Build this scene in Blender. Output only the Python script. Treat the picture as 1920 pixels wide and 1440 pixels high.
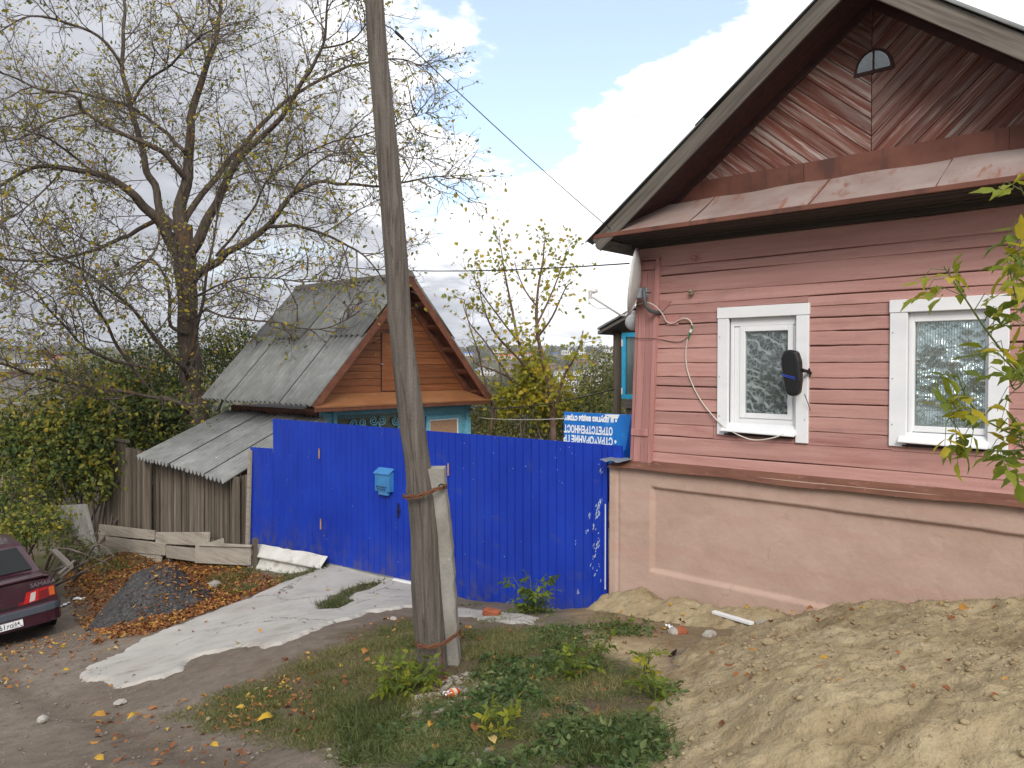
import bpy, math, random
import numpy as np
from mathutils import Vector, Matrix, Euler, noise as mnoise
random.seed(7); rng = np.random.default_rng(11)
for o in list(bpy.data.objects): bpy.data.objects.remove(o)
SC = bpy.context.scene; COL = SC.collection
R = math.radians
# ------------------------------------------------------------------ camera, sky, sun, exposure
FPX = 1450.0; CAMZ = 2.8; PITCH = math.atan(30/FPX)
cam = bpy.data.objects.new('camera', bpy.data.cameras.new('camera')); COL.objects.link(cam)
cam.data.sensor_width = 36; cam.data.lens = FPX/1920*36
cam.data.clip_start = .05; cam.data.clip_end = 6000
cam.location = (0, 0, CAMZ); cam.rotation_euler = (math.pi/2-PITCH, 0, 0)
SC.camera = cam
SUN_EL, SUN_AZ = R(33), R(184)          # azimuth clockwise from +Y: behind the camera
sun = bpy.data.objects.new('sun', bpy.data.lights.new('sun', 'SUN')); COL.objects.link(sun)
sun.data.energy = 1.35; sun.data.angle = R(26); sun.data.color = (1, .95, .87)
sd = Vector((math.sin(SUN_AZ)*math.cos(SUN_EL), math.cos(SUN_AZ)*math.cos(SUN_EL), math.sin(SUN_EL)))
sun.rotation_euler = sd.to_track_quat('Z', 'Y').to_euler()
SC.view_settings.view_transform = 'Standard'; SC.view_settings.look = 'None'
SC.view_settings.exposure = 1.0; SC.view_settings.gamma = 1
SC.cycles.use_denoising = True; SC.cycles.adaptive_threshold = .005
SC.cycles.max_bounces = 5; SC.cycles.diffuse_bounces = 3; SC.cycles.transparent_max_bounces = 8
SC.cycles.volume_bounces = 0

class NT:
    """small node-tree writer"""
    def __init__(s, tree): s.t = tree; s.n = tree.nodes; s.l = tree.links
    def node(s, kind, **kw):
        nd = s.n.new(kind)
        for k, v in kw.items(): setattr(nd, k, v)
        return nd
    def put(s, sock, v):
        if isinstance(v, bpy.types.NodeSocket): s.l.new(v, sock)
        elif v is not None:
            if hasattr(sock.default_value, '__len__') and not hasattr(v, '__len__'): v = (v,)*len(sock.default_value)
            if hasattr(sock.default_value, '__len__') and len(sock.default_value) == 4 and len(v) == 3: v = (*v, 1)
            sock.default_value = v
    def math(s, op, a, b=0.0, c=None, clamp=False):
        nd = s.node('ShaderNodeMath', operation=op, use_clamp=clamp)
        s.put(nd.inputs[0], a); s.put(nd.inputs[1], b)
        if c is not None: s.put(nd.inputs[2], c)
        return nd.outputs[0]
    def vmath(s, op, a, b=(0, 0, 0)):
        nd = s.node('ShaderNodeVectorMath', operation=op); s.put(nd.inputs[0], a)
        if op == 'SCALE': s.put(nd.inputs[3], b)
        else: s.put(nd.inputs[1], b)
        return nd.outputs[0]
    def noise(s, vec, scale=1, detail=5, rough=.55, dist=0, col=False):
        nd = s.node('ShaderNodeTexNoise'); s.put(nd.inputs['Vector'], vec); s.put(nd.inputs['Scale'], scale)
        nd.inputs['Detail'].default_value = detail; nd.inputs['Roughness'].default_value = rough
        nd.inputs['Distortion'].default_value = dist
        return nd.outputs['Color' if col else 'Fac']
    def ramp(s, fac, stops, interp='LINEAR'):
        nd = s.node('ShaderNodeValToRGB'); nd.color_ramp.interpolation = interp
        el = nd.color_ramp.elements
        while len(el) < len(stops): el.new(.5)
        for e, (p, c) in zip(el, stops):
            e.position = p; e.color = (*c, 1) if hasattr(c, '__len__') else (c, c, c, 1)
        s.put(nd.inputs[0], fac); return nd.outputs[0]
    def mix(s, f, a, b, blend='MIX'):
        nd = s.node('ShaderNodeMix', data_type='RGBA', blend_type=blend)
        s.put(nd.inputs[0], f); s.put(nd.inputs[6], a); s.put(nd.inputs[7], b); return nd.outputs[2]
    def sstep(s, x, lo, hi):
        nd = s.node('ShaderNodeMapRange', interpolation_type='SMOOTHSTEP')
        s.put(nd.inputs[0], x); s.put(nd.inputs[1], lo); s.put(nd.inputs[2], hi); return nd.outputs[0]

def build_world():
    w = bpy.data.worlds.new('World'); SC.world = w; w.use_nodes = True
    t = NT(w.node_tree); t.n.clear()
    sky = t.node('ShaderNodeTexSky', sky_type='NISHITA'); sky.sun_disc = False
    sky.sun_elevation = SUN_EL; sky.sun_rotation = SUN_AZ; sky.air_density = 1.0; sky.dust_density = .6; sky.altitude = 150
    tc = t.node('ShaderNodeTexCoord'); d = t.vmath('NORMALIZE', tc.outputs['Generated'])
    sx = t.node('ShaderNodeSeparateXYZ'); t.put(sx.inputs[0], d); x, y, z = sx.outputs
    zc = t.math('ADD', t.math('MAXIMUM', z, 0.0), .12)
    u = t.math('DIVIDE', x, zc); v = t.math('DIVIDE', y, zc)
    cx = t.node('ShaderNodeCombineXYZ'); t.put(cx.inputs[0], u); t.put(cx.inputs[1], v); p = cx.outputs[0]
    wob = t.vmath('SUBTRACT', t.noise(p, 2.2, 5, .62, col=True), (.5, .5, .5))
    ps = t.node('ShaderNodeSeparateXYZ'); t.put(ps.inputs[0], t.vmath('ADD', p, t.vmath('SCALE', wob, .85)))
    uu, vv = ps.outputs[0], ps.outputs[1]
    # one long gap in the cloud sheet (a tapering lane), plus smaller random gaps over the rest of the sky
    c = t.math('SUBTRACT', .145, t.math('MULTIPLY', t.math('SUBTRACT', vv, 1.75), .27))
    wd = t.math('SUBTRACT', .395, t.math('MULTIPLY', t.math('SUBTRACT', vv, 1.8), .19))
    lane = t.math('SUBTRACT', wd, t.math('ABSOLUTE', t.math('SUBTRACT', uu, c)))
    front = t.sstep(vv, .0, .8)
    lane = t.math('SUBTRACT', t.math('MULTIPLY', lane, front), t.math('MULTIPLY', t.math('SUBTRACT', 1, front), .3))
    wisps = t.math('MULTIPLY', t.math('SUBTRACT', t.noise(p, 3.2, 6, .6), .50), .9)
    lane = t.math('ADD', lane, wisps)
    gap = t.sstep(lane, .0, .14)
    small = t.sstep(t.noise(t.vmath('ADD', p, (7.3, 2.1, 0)), .9, 3, .55), .60, .72)
    gap = t.math('MAXIMUM', gap, t.math('MULTIPLY', small, .35))
    n1 = t.noise(t.vmath('MULTIPLY', p, (1.0, .8, 1)), .85, 4, .55, .4)
    n2 = t.noise(p, 3.0, 5, .6)
    lum = t.math('ADD', t.math('MULTIPLY', t.math('SUBTRACT', n1, .5), 2.0), t.math('MULTIPLY', t.math('SUBTRACT', n2, .5), .75))
    # thinner, brighter cloud towards +X and beside the gap, thick grey cloud towards -X
    lum = t.math('ADD', lum, t.math('MULTIPLY', t.sstep(u, -.75, .45), .75))
    lum = t.math('ADD', lum, t.math('MULTIPLY', t.sstep(lane, -.5, -.02), .36))
    low = t.math('SUBTRACT', 1, t.sstep(z, .02, .2))
    lum = t.math('SUBTRACT', lum, t.math('MULTIPLY', low, .18))
    cloud = t.ramp(t.math('ADD', t.math('MULTIPLY', lum, .62), .22, clamp=True),
                   [(0, (.30, .31, .345)), (.3, (.47, .485, .525)), (.55, (.86, .87, .90)), (.85, (1.12, 1.12, 1.13)), (1, (1.25, 1.25, 1.25))])
    cloud10 = t.vmath('SCALE', cloud, 7.6)
    skyc = t.vmath('SCALE', sky.outputs[0], 1.25)
    skyc = t.mix(.24, skyc, (7, 7.2, 7.4))        # thin high veil in front of the blue
    col = t.mix(gap, cloud10, skyc)
    bg = t.node('ShaderNodeBackground'); t.put(bg.inputs[0], col); bg.inputs[1].default_value = .1
    out = t.node('ShaderNodeOutputWorld'); t.l.new(bg.outputs[0], out.inputs[0])
build_world()

# ------------------------------------------------------------------ pixel -> place helpers (1920x1440 photo pixels)
CT, ST = math.cos(PITCH), math.sin(PITCH)
def ray(px, py):
    a = (px-960)/FPX; b = (720-py)/FPX
    return np.array([a, CT+b*ST, -ST+b*CT])
def at(px, py, Y):
    d = ray(px, py); k = Y/d[1]
    return np.array([d[0]*k, Y, CAMZ+d[2]*k])
class Frame:
    """upright local frame: origin (x, y), local x axis at angle a, local y = left of it"""
    def __init__(s, ox, oy, a, oz=0): s.o = np.array([ox, oy]); s.a = a; s.oz = oz; s.u = np.array([math.cos(a), math.sin(a)]); s.v = np.array([-s.u[1], s.u[0]])
    def w(s, x, y, z): p = s.o+s.u*x+s.v*y; return np.array([p[0], p[1], z+s.oz])
    def loc(s, P): d = np.array([P[0], P[1]])-s.o; return float(d@s.u), float(d@s.v), float(P[2]-s.oz)
    def py(s, px, py, y=0):      # pixel on plane local y = const -> (x, z)
        d = ray(px, py); k = (s.o@s.v+y)/(d[:2]@s.v); P = np.array([0, 0, CAMZ])+d*k; l = s.loc(P); return l[0], l[2]
    def px(s, px, py, x=0):      # pixel on plane local x = const -> (y, z)
        d = ray(px, py); k = (s.o@s.u+x)/(d[:2]@s.u); P = np.array([0, 0, CAMZ])+d*k; l = s.loc(P); return l[1], l[2]
    def empty(s, name, label=None, cat=None, group=None, x=0, y=0, z=0):
        e = bpy.data.objects.new(name, None); COL.objects.link(e); e.location = s.w(x, y, z); e.rotation_euler = (0, 0, s.a)
        e.empty_display_size = .1; tag(e, label, cat, group); return e
def tag(o, label=None, cat=None, group=None, kind=None):
    if label: o['label'] = label
    if cat: o['category'] = cat
    if group: o['group'] = group
    if kind: o['kind'] = kind
    return o
ANG = -math.atan2(.668, .744)
p0 = at(1185, 868, 9.0)
HF = Frame(p0[0], p0[1], ANG)                   # pink house: wood face is local y = 0, x to the right
_fx, _fz = HF.py(1168, 840, -.03); _fp = HF.w(_fx, -.03, 0)
FF = Frame(_fp[0], _fp[1], R(-40.5))            # street fence: x = 0 at its right end, negative to the left
_c = at(590, 752, 16.2)
CF = Frame(_c[0], _c[1], ANG)                   # cottage: roof front edge is x = 0, y from 0 (left eave) to 5.2

# ------------------------------------------------------------------ terrain
def tps_fit(P):
    P = np.array(P, float); n = len(P); X = P[:, :2]
    r2 = ((X[:, None]-X[None])**2).sum(-1); K = np.where(r2 > 0, .5*r2*np.log(r2+1e-12), 0)+np.eye(n)*.02
    A = np.zeros((n+3, n+3)); A[:n, :n] = K; A[:n, n] = 1; A[:n, n+1:] = X; A[n, :n] = 1; A[n+1:, :n] = X.T
    return X, np.linalg.solve(A, np.concatenate([P[:, 2], np.zeros(3)]))
_cp = []
for q in [(1140, 1142), (1000, 1137), (870, 1120), (775, 1100), (690, 1080), (610, 1062)]:
    x, z = FF.py(*q, 0); _cp.append(FF.w(x, 0, z))
for q in [(470, 1066), (540, 1078)]:
    x, z = FF.py(*q, -.3); _cp.append(FF.w(x, -.3, z))
for q in [(400, 1066), (300, 1060), (190, 1052)]:
    x, z = FF.py(*q, -.35); _cp.append(FF.w(x, -.35, z))
for q in [(1180, 1128), (1300, 1148), (1480, 1160), (1700, 1158), (1920, 1155)]:
    x, z = HF.py(*q, -.13); _cp.append(HF.w(x, -.13, z))
for q in [(820, 1258, 6.2), (960, 1440, 4.2), (1300, 1440, 3.85), (0, 1440, 5.6), (480, 1440, 4.75), (150, 1275, 8.3), (85, 1182, 12.5),
          (0, 1250, 8.9), (560, 1190, 8.3), (130, 1100, 14.3), (1200, 1250, 6.15), (640, 1330, 5.9), (1500, 1440, 3.55)]:
    _cp.append(at(*q))
_cp += [np.array(v) for v in [(0, 0, 1.2), (4, 2.5, 1.45), (7, 1, 2.0), (8, 5.5, 1.75), (-6, 3, -.15), (-12, 14, -1.9), (-15, 20, -2.6), (-10, 7, -1.1), (0, -6, 1.7),
        (-3, 18, -1.0), (3, 16, -.7), (0, 24, -2.2), (-9, 24, -2.2), (8, 13, -.2), (10, 24, -2), (-8.5, 18.4, -1.0), (3, 11, -.2)]]
_X, _W = tps_fit(_cp)
def near_h(x, y):
    x = np.asarray(x, float); y = np.asarray(y, float)
    xs = np.clip(x, -16, 12); ys = np.clip(y, -8, 26)
    out = _W[-3]+_W[-2]*xs+_W[-1]*ys
    for (a, b), w in zip(_X, _W[:-3]):
        r2 = (xs-a)**2+(ys-b)**2; out = out+w*.5*r2*np.log(r2+1e-12)
    return out
_FR = np.array([0, 22, 40, 120, 300, 500, 700, 900, 1050, 1300, 2000, 4000]); _FZ = np.array([-1, -2.4, -6, -10, -9, -3, 8, 21, 26, 20, -20, -120])
def sst(t): t = np.clip(t, 0, 1); return t*t*(3-2*t)
def G(x, y):
    x = np.asarray(x, float); y = np.asarray(y, float)
    h = near_h(x, y); r = np.hypot(x, y)
    far = np.interp(r, _FR, _FZ)+np.where(r > 150, 1, 0)*2.5*np.sin(x*.011+1.3)*sst((r-150)/300)
    far = np.where(y < -5, np.maximum(far, 1.5), far)
    k = np.maximum.reduce([sst((y-22)/14), sst((np.abs(x+2)-15)/14), sst((-6-y)/20)])
    return h*(1-k)+far*k
def gz(x, y): return float(G(x, y))
def pg(px, py, off=0):            # pixel -> point on the ground
    d = ray(px, py); lo = 1.0
    ks = np.linspace(2.0, 60, 1200); P = np.array([0, 0, CAMZ])+d[None]*ks[:, None]
    below = P[:, 2] < G(P[:, 0], P[:, 1])+off
    i = int(np.argmax(below)) if below.any() else len(ks)-1
    return P[i]
def sdpoly(x, y, poly):           # signed distance, positive inside
    poly = np.asarray(poly)[:, :2]; x = np.asarray(x, float); y = np.asarray(y, float)
    d = np.full(x.shape, 1e9); ins = np.zeros(x.shape, bool); n = len(poly)
    for i in range(n):
        ax, ay = poly[i]; bx, by = poly[(i+1) % n]; ex, ey = bx-ax, by-ay
        tt = np.clip(((x-ax)*ex+(y-ay)*ey)/(ex*ex+ey*ey+1e-12), 0, 1)
        d = np.minimum(d, np.hypot(x-ax-tt*ex, y-ay-tt*ey))
        c = ((ay > y) != (by > y)) & (x < (bx-ax)*(y-ay)/((by-ay) if by != ay else 1e-12)+ax); ins ^= c
    return np.where(ins, d, -d)
def vnoise(x, y, s, seed=0, oct=3):   # cheap value noise, about -1..1
    x = np.asarray(x, float)*s; y = np.asarray(y, float)*s; out = 0; amp = 1; tot = 0
    for k in range(oct):
        xi = np.floor(x).astype(np.int64); yi = np.floor(y).astype(np.int64); fx = x-xi; fy = y-yi
        fx = fx*fx*(3-2*fx); fy = fy*fy*(3-2*fy)
        def h(a, b):
            n = (a*374761393+b*668265263+(seed+k)*982451653) & 0x7fffffff
            n = ((n ^ (n >> 13))*1274126177) & 0x7fffffff
            return ((n ^ (n >> 16)) & 0xffff)/32767.5-1
        out = out+amp*((h(xi, yi)*(1-fx)+h(xi+1, yi)*fx)*(1-fy)+(h(xi, yi+1)*(1-fx)+h(xi+1, yi+1)*fx)*fy)
        tot += amp; amp *= .5; x = x*2.03+11.7; y = y*2.03+5.3
    return out/tot

# ------------------------------------------------------------------ mesh helpers
class MB:
    def __init__(s): s.v = []; s.f = []
    def add(s, vs, fs):
        b = len(s.v); s.v += [tuple(map(float, v)) for v in vs]; s.f += [tuple(i+b for i in f) for f in fs]; return s
    def hexa(s, p):               # 8 points: bottom 4 ccw, top 4 ccw
        return s.add(p, [(3, 2, 1, 0), (4, 5, 6, 7), (0, 1, 5, 4), (1, 2, 6, 5), (2, 3, 7, 6), (3, 0, 4, 7)])
    def box(s, x0, x1, y0, y1, z0, z1):
        return s.hexa([(x0, y0, z0), (x1, y0, z0), (x1, y1, z0), (x0, y1, z0), (x0, y0, z1), (x1, y0, z1), (x1, y1, z1), (x0, y1, z1)])
    def prism(s, poly, y0, y1, plane='xz'):   # polygon in local xz (or yz, xy) extruded
        n = len(poly)
        mk = {'xz': lambda a, b, c: (a, c, b), 'yz': lambda a, b, c: (c, a, b), 'xy': lambda a, b, c: (a, b, c)}[plane]
        vs = [mk(a, b, y0) for a, b in poly]+[mk(a, b, y1) for a, b in poly]
        return s.add(vs, [tuple(range(n)), tuple(range(2*n-1, n-1, -1))]+[(i, i+n, (i+1) % n+n, (i+1) % n) for i in range(n)])
    def tube(s, pts, rad, n=8, cap=True, rnd=0):
        pts = [Vector(p) for p in pts]; m = len(pts)
        if not hasattr(rad, '__len__'): rad = [rad]*m
        vs = []; up = None
        for i, p in enumerate(pts):
            tg = (pts[min(i+1, m-1)]-pts[max(i-1, 0)]).normalized()
            if up is None: up = tg.orthogonal().normalized()
            else:
                up = (up-tg*up.dot(tg))
                up = up.normalized() if up.length > 1e-6 else tg.orthogonal().normalized()
            sd_ = tg.cross(up)
            for k in range(n):
                a = 2*math.pi*k/n; r = rad[i]*(1+rnd*(random.random()-.5))
                vs.append(p+(up*math.cos(a)+sd_*math.sin(a))*r)
        fs = [(i*n+k, i*n+(k+1) % n, (i+1)*n+(k+1) % n, (i+1)*n+k) for i in range(m-1) for k in range(n)]
        if cap: fs += [tuple(range(n-1, -1, -1)), tuple((m-1)*n+k for k in range(n))]
        return s.add(vs, fs)
    def lathe(s, prof, n=16, axis='z', c=(0, 0, 0)):
        vs = []
        for r, h in prof:
            for k in range(n):
                a = 2*math.pi*k/n; p = (r*math.cos(a), r*math.sin(a), h)
                if axis == 'y': p = (p[0], p[2], p[1])
                if axis == 'x': p = (p[2], p[0], p[1])
                vs.append((p[0]+c[0], p[1]+c[1], p[2]+c[2]))
        m = len(prof)
        fs = [(i*n+k, i*n+(k+1) % n, (i+1)*n+(k+1) % n, (i+1)*n+k) for i in range(m-1) for k in range(n)]
        fs += [tuple(range(n-1, -1, -1)), tuple((m-1)*n+k for k in range(n))]
        return s.add(vs, fs)
    def grid(s, fn, us, vs_):
        a, b = len(us), len(vs_)
        return s.add([fn(u, v) for u in us for v in vs_], [(i*b+j, (i+1)*b+j, (i+1)*b+j+1, i*b+j+1) for i in range(a-1) for j in range(b-1)])
    def obj(s, name, mat, parent=None, smooth=False, bevel=0, solid=0):
        me = bpy.data.meshes.new(name); me.from_pydata(s.v, [], s.f); me.update()
        return link(name, me, mat, parent, smooth, bevel, solid)
def link(name, me, mat, parent=None, smooth=False, bevel=0, solid=0):
    if mat is not None: me.materials.append(mat)
    if smooth: me.polygons.foreach_set('use_smooth', np.ones(len(me.polygons), bool))
    o = bpy.data.objects.new(name, me); COL.objects.link(o)
    if parent is not None: o.parent = parent
    if solid:
        m = o.modifiers.new('solid', 'SOLIDIFY'); m.thickness = abs(solid); m.offset = -1 if solid > 0 else 1
    if bevel:
        m = o.modifiers.new('bevel', 'BEVEL'); m.width = bevel; m.segments = 1; m.limit_method = 'ANGLE'
    return o
def npmesh(name, V, F, attr=None):     # fast mesh: V (n,3), F (m,k) with equal k; attr: dict name -> per-face floats
    V = np.asarray(V, np.float32); F = np.asarray(F, np.int32); me = bpy.data.meshes.new(name)
    me.vertices.add(len(V)); me.vertices.foreach_set('co', V.ravel())
    m, k = F.shape; me.loops.add(m*k); me.loops.foreach_set('vertex_index', F.ravel())
    me.polygons.add(m); me.polygons.foreach_set('loop_start', np.arange(0, m*k, k, dtype=np.int32))
    me.update(calc_edges=True)
    for nm, (dom, val) in (attr or {}).items():
        val = np.asarray(val, np.float32)
        if val.ndim == 1: a = me.attributes.new(nm, 'FLOAT', dom); a.data.foreach_set('value', val)
        else: a = me.attributes.new(nm, 'FLOAT_VECTOR', dom); a.data.foreach_set('vector', val.ravel())
    me.validate(); return me
LEAF = {
 'quad': (np.array([[0, 0, 0], [.45, .30, .05], [1, 0, .0], [.45, -.30, .05]]), np.array([[0, 1, 2], [0, 2, 3]])),
 'ovate': (np.array([[0, 0, 0], [.28, .27, .08], [.62, .21, .07], [1, 0, -.06], [.62, -.21, .07], [.28, -.27, .08], [.45, 0, 0]]),
           np.array([[0, 1, 6], [1, 2, 6], [2, 3, 6], [3, 4, 6], [4, 5, 6], [5, 0, 6]])),
 'tooth': (np.array([[0, 0, 0], [.22, .22, .07], [.40, .24, .06], [.48, .17, .05], [.70, .13, .02], [1, 0, -.14], [.66, -.13, .02], [.56, -.25, .05], [.34, -.22, .06], [.18, -.18, .06], [.5, 0, 0]]),
           np.array([[0, 1, 10], [1, 2, 10], [2, 3, 10], [3, 4, 10], [4, 5, 10], [5, 6, 10], [6, 7, 10], [7, 8, 10], [8, 9, 10], [9, 0, 10]])),
 'maple': (np.array([[0, 0, 0], [.18, .42, .03], [.40, .22, .0], [.62, .40, .05], [.66, .14, .0], [1, 0, -.05], [.66, -.14, .0], [.62, -.40, .05], [.40, -.22, .0], [.18, -.42, .03], [.4, 0, .04]]),
           np.array([[0, 1, 10], [1, 2, 10], [2, 3, 10], [3, 4, 10], [4, 5, 10], [5, 6, 10], [6, 7, 10], [7, 8, 10], [8, 9, 10], [9, 0, 10]])),
 'blade': (np.array([[0, .035, 0], [0, -.035, 0], [.55, -.028, .05], [.55, .028, .05], [1, 0, -.04]]), np.array([[0, 1, 2], [0, 2, 3], [3, 2, 4]])),
 'tri': (np.array([[0, .03, 0], [0, -.03, 0], [1, 0, 0]]), np.array([[0, 1, 2]])),
}
def leaf_mesh(name, P, axis, normal, size, tint, shape='quad', curl=None):
    P = np.asarray(P, float); n = len(P); T, F = LEAF[shape]
    a = np.asarray(axis, float); a = a/(np.linalg.norm(a, axis=1, keepdims=True)+1e-9)
    nn = np.asarray(normal, float); b = np.cross(nn, a); b /= (np.linalg.norm(b, axis=1, keepdims=True)+1e-9); c = np.cross(a, b)
    size = np.broadcast_to(np.asarray(size, float), (n,))
    TZ = T[:, 2][None]*(np.ones((n, 1)) if curl is None else np.asarray(curl)[:, None])
    V = P[:, None]+size[:, None, None]*(T[None, :, 0, None]*a[:, None]+T[None, :, 1, None]*b[:, None]+TZ[..., None]*c[:, None])
    k = len(T); FF_ = (F[None]+(np.arange(n)*k)[:, None, None]).reshape(-1, 3)
    return npmesh(name, V.reshape(-1, 3), FF_, {'tint': ('FACE', np.repeat(np.asarray(tint, float), len(F)))})
def rdir(n, up=0):
    d = rng.normal(size=(n, 3)); d[:, 2] += up; return d/np.linalg.norm(d, axis=1, keepdims=True)
# ------------------------------------------------------------------ materials (colours are linear albedo)
def new_mat(name):
    m = bpy.data.materials.new(name); m.use_nodes = True; t = NT(m.node_tree); t.n.clear()
    b = t.node('ShaderNodeBsdfPrincipled'); o = t.node('ShaderNodeOutputMaterial'); t.l.new(b.outputs[0], o.inputs[0])
    return m, t, b, o
def coords(t, scale=(1, 1, 1), per_object=True):
    tc = t.node('ShaderNodeTexCoord'); v = tc.outputs['Object']
    if per_object:
        oi = t.node('ShaderNodeObjectInfo'); v = t.vmath('ADD', v, t.vmath('SCALE', (13.7, 7.1, 9.3), oi.outputs['Random']))
    return t.vmath('MULTIPLY', v, scale)
def tex(name, stops, scale=(4, 4, 4), detail=6, rough=.8, bump=.15, bdist=.01, rnd=.12, stains=(), spec=.3, metal=0, dist=0, fine=None):
    """stops: colour ramp over stretched noise; stains: (colour, noise scale vec, lo, hi, strength); fine: (scale, amount)"""
    m, t, b, o = new_mat(name)
    n = t.noise(coords(t, scale), 1, detail, .6, dist); col = t.ramp(n, stops); h = n
    for c, sc, lo, hi, k in stains:
        s = t.sstep(t.noise(coords(t, sc), 1, 6, .62), lo, hi); col = t.mix(t.math('MULTIPLY', s, k), col, c)
    if fine:
        fn = t.noise(coords(t, (fine[0],)*3), 1, 3, .6); h = t.math('ADD', h, t.math('MULTIPLY', fn, fine[2] if len(fine) > 2 else .5))
        f = t.math('ADD', t.math('MULTIPLY', t.math('SUBTRACT', fn, .5), fine[1]), 1)
        col = t.mix(1, col, f, 'MULTIPLY')
    if rnd:
        oi = t.node('ShaderNodeObjectInfo')
        col = t.mix(1, col, t.math('ADD', t.math('MULTIPLY', t.math('SUBTRACT', oi.outputs['Random'], .5), 2*rnd), 1), 'MULTIPLY')
    t.put(b.inputs['Base Color'], col); b.inputs['Roughness'].default_value = rough
    b.inputs['Specular IOR Level'].default_value = spec; b.inputs['Metallic'].default_value = metal
    if bump:
        bp = t.node('ShaderNodeBump'); bp.inputs['Strength'].default_value = bump; bp.inputs['Distance'].default_value = bdist
        t.put(bp.inputs['Height'], h); t.l.new(bp.outputs[0], b.inputs['Normal'])
    return m
def plain(name, c, rough=.5, metal=0, spec=.4): return tex(name, [(.3, [v*.88 for v in c]), (.7, [min(1, v*1.08) for v in c])], (9, 9, 9), 4, rough, .05, .002, .05, spec=spec, metal=metal)
def leafmat(name, stops, trans=.35):
    m, t, b, o = new_mat(name)
    a = t.node('ShaderNodeAttribute', attribute_name='tint'); col = t.ramp(a.outputs['Fac'], stops)
    col = t.mix(1, col, t.math('ADD', t.math('MULTIPLY', t.noise(coords(t, (30, 30, 30)), 1, 3), .5), .75), 'MULTIPLY')
    t.put(b.inputs['Base Color'], col); b.inputs['Roughness'].default_value = .55; b.inputs['Specular IOR Level'].default_value = .3
    tr = t.node('ShaderNodeBsdfTranslucent'); t.put(tr.inputs[0], t.vmath('SCALE', col, 1.25))
    mx = t.node('ShaderNodeMixShader'); mx.inputs[0].default_value = trans
    t.l.new(b.outputs[0], mx.inputs[1]); t.l.new(tr.outputs[0], mx.inputs[2]); t.l.new(mx.outputs[0], o.inputs[0]); return m
def glassmat(name, tintc=(.9, .95, .95), refl=1.0, base=.06):
    m, t, b, o = new_mat(name)
    g = t.node('ShaderNodeBsdfGlossy'); g.inputs['Roughness'].default_value = .03; t.put(g.inputs[0], (.95, .95, .95))
    tr = t.node('ShaderNodeBsdfTransparent'); t.put(tr.inputs[0], tintc)
    fr = t.node('ShaderNodeFresnel'); fr.inputs[0].default_value = 1.5
    mx = t.node('ShaderNodeMixShader'); t.put(mx.inputs[0], t.math('ADD', t.math('MULTIPLY', fr.outputs[0], refl), base, clamp=True))
    t.l.new(tr.outputs[0], mx.inputs[1]); t.l.new(g.outputs[0], mx.inputs[2]); t.l.new(mx.outputs[0], o.inputs[0]); return m
MT = {}
# pink painted boards: grain along local x
MT['pink'] = tex('pink_paint', [(.25, (.355, .182, .158)), (.5, (.435, .236, .208)), (.75, (.49, .28, .25))], (1.1, 30, 22), 7, .62, .45, .005, .13,
    [((.30, .115, .105), (.8, 9, 6), .55, .72, .55), ((.50, .29, .27), (1.7, 10, 14), .60, .74, .5), ((.14, .065, .055), (2, 60, 70), .64, .70, .7), ((.26, .16, .14), (1.1, 5, 3.2), .58, .7, .45)], spec=.35, fine=(60, .22))
MT['pinkv'] = tex('pink_paint_vertical', [(.25, (.315, .142, .130)), (.5, (.385, .188, .172)), (.75, (.435, .225, .205))], (26, 26, 1.1), 7, .62, .35, .004, .10,
    [((.27, .10, .09), (8, 8, .7), .55, .72, .5), ((.55, .33, .30), (12, 12, 1.5), .64, .74, .4), ((.13, .06, .05), (70, 70, 2), .66, .72, .7)], spec=.35, fine=(60, .2))
MT['dark'] = plain('dark_void', (.012, .011, .011), .9)
MT['wallback'] = plain('wall_backing', (.21, .105, .092), .9)
MT['plaster'] = tex('pink_plaster', [(.3, (.40, .28, .228)), (.55, (.455, .322, .264)), (.8, (.50, .36, .30))], (1.6, 1.6, 2.4), 7, .85, .35, .012, 0,
    [((.50, .36, .295), (2.3, 2.3, 2.9), .57, .63, .4), ((.345, .225, .165), (1.1, 1.1, 2.3), .54, .70, .45), ((.44, .27, .22), (.6, 1, 3.5), .50, .64, .45), ((.26, .17, .13), (5, 5, 9), .68, .78, .6)], spec=.15, fine=(26, .10, .8))
MT['flash'] = tex('brown_flashing', [(.3, (.115, .052, .035)), (.7, (.19, .092, .062))], (3, 8, 8), 6, .55, .2, .004, .1, [((.62, .48, .44), (28, 28, 28), .68, .72, .85), ((.32, .17, .13), (6, 9, 9), .58, .7, .6)])
MT['rust'] = tex('rusty_sheet', [(.3, (.105, .04, .028)), (.6, (.165, .066, .045)), (.8, (.22, .10, .07))], (2.2, 2, 3), 7, .7, .2, .005, .1, [((.07, .035, .03), (5, 3, 1.1), .52, .66, .7), ((.28, .18, .12), (7, 4, 5), .66, .73, .7)])
MT['skirt'] = tex('weathered_skirt', [(.25, (.23, .145, .122)), (.5, (.32, .245, .222)), (.75, (.40, .335, .31))], (1.6, 2.0, 1.6), 7, .5, .25, .006, .06,
    [((.27, .095, .05), (9, 1.7, 2.2), .57, .67, .8), ((.22, .075, .04), (3.2, .9, 2), .60, .68, .7)], spec=.45, fine=(40, .1))
MT['greywood'] = tex('grey_wood', [(.25, (.07, .060, .050)), (.5, (.145, .128, .110)), (.8, (.225, .203, .178))], (1.3, 34, 34), 8, .85, .6, .006, .14, [((.05, .04, .034), (2.5, 70, 70), .60, .70, .8), ((.09, .045, .03), (4, 12, 12), .68, .76, .7)], spec=.2)
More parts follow.
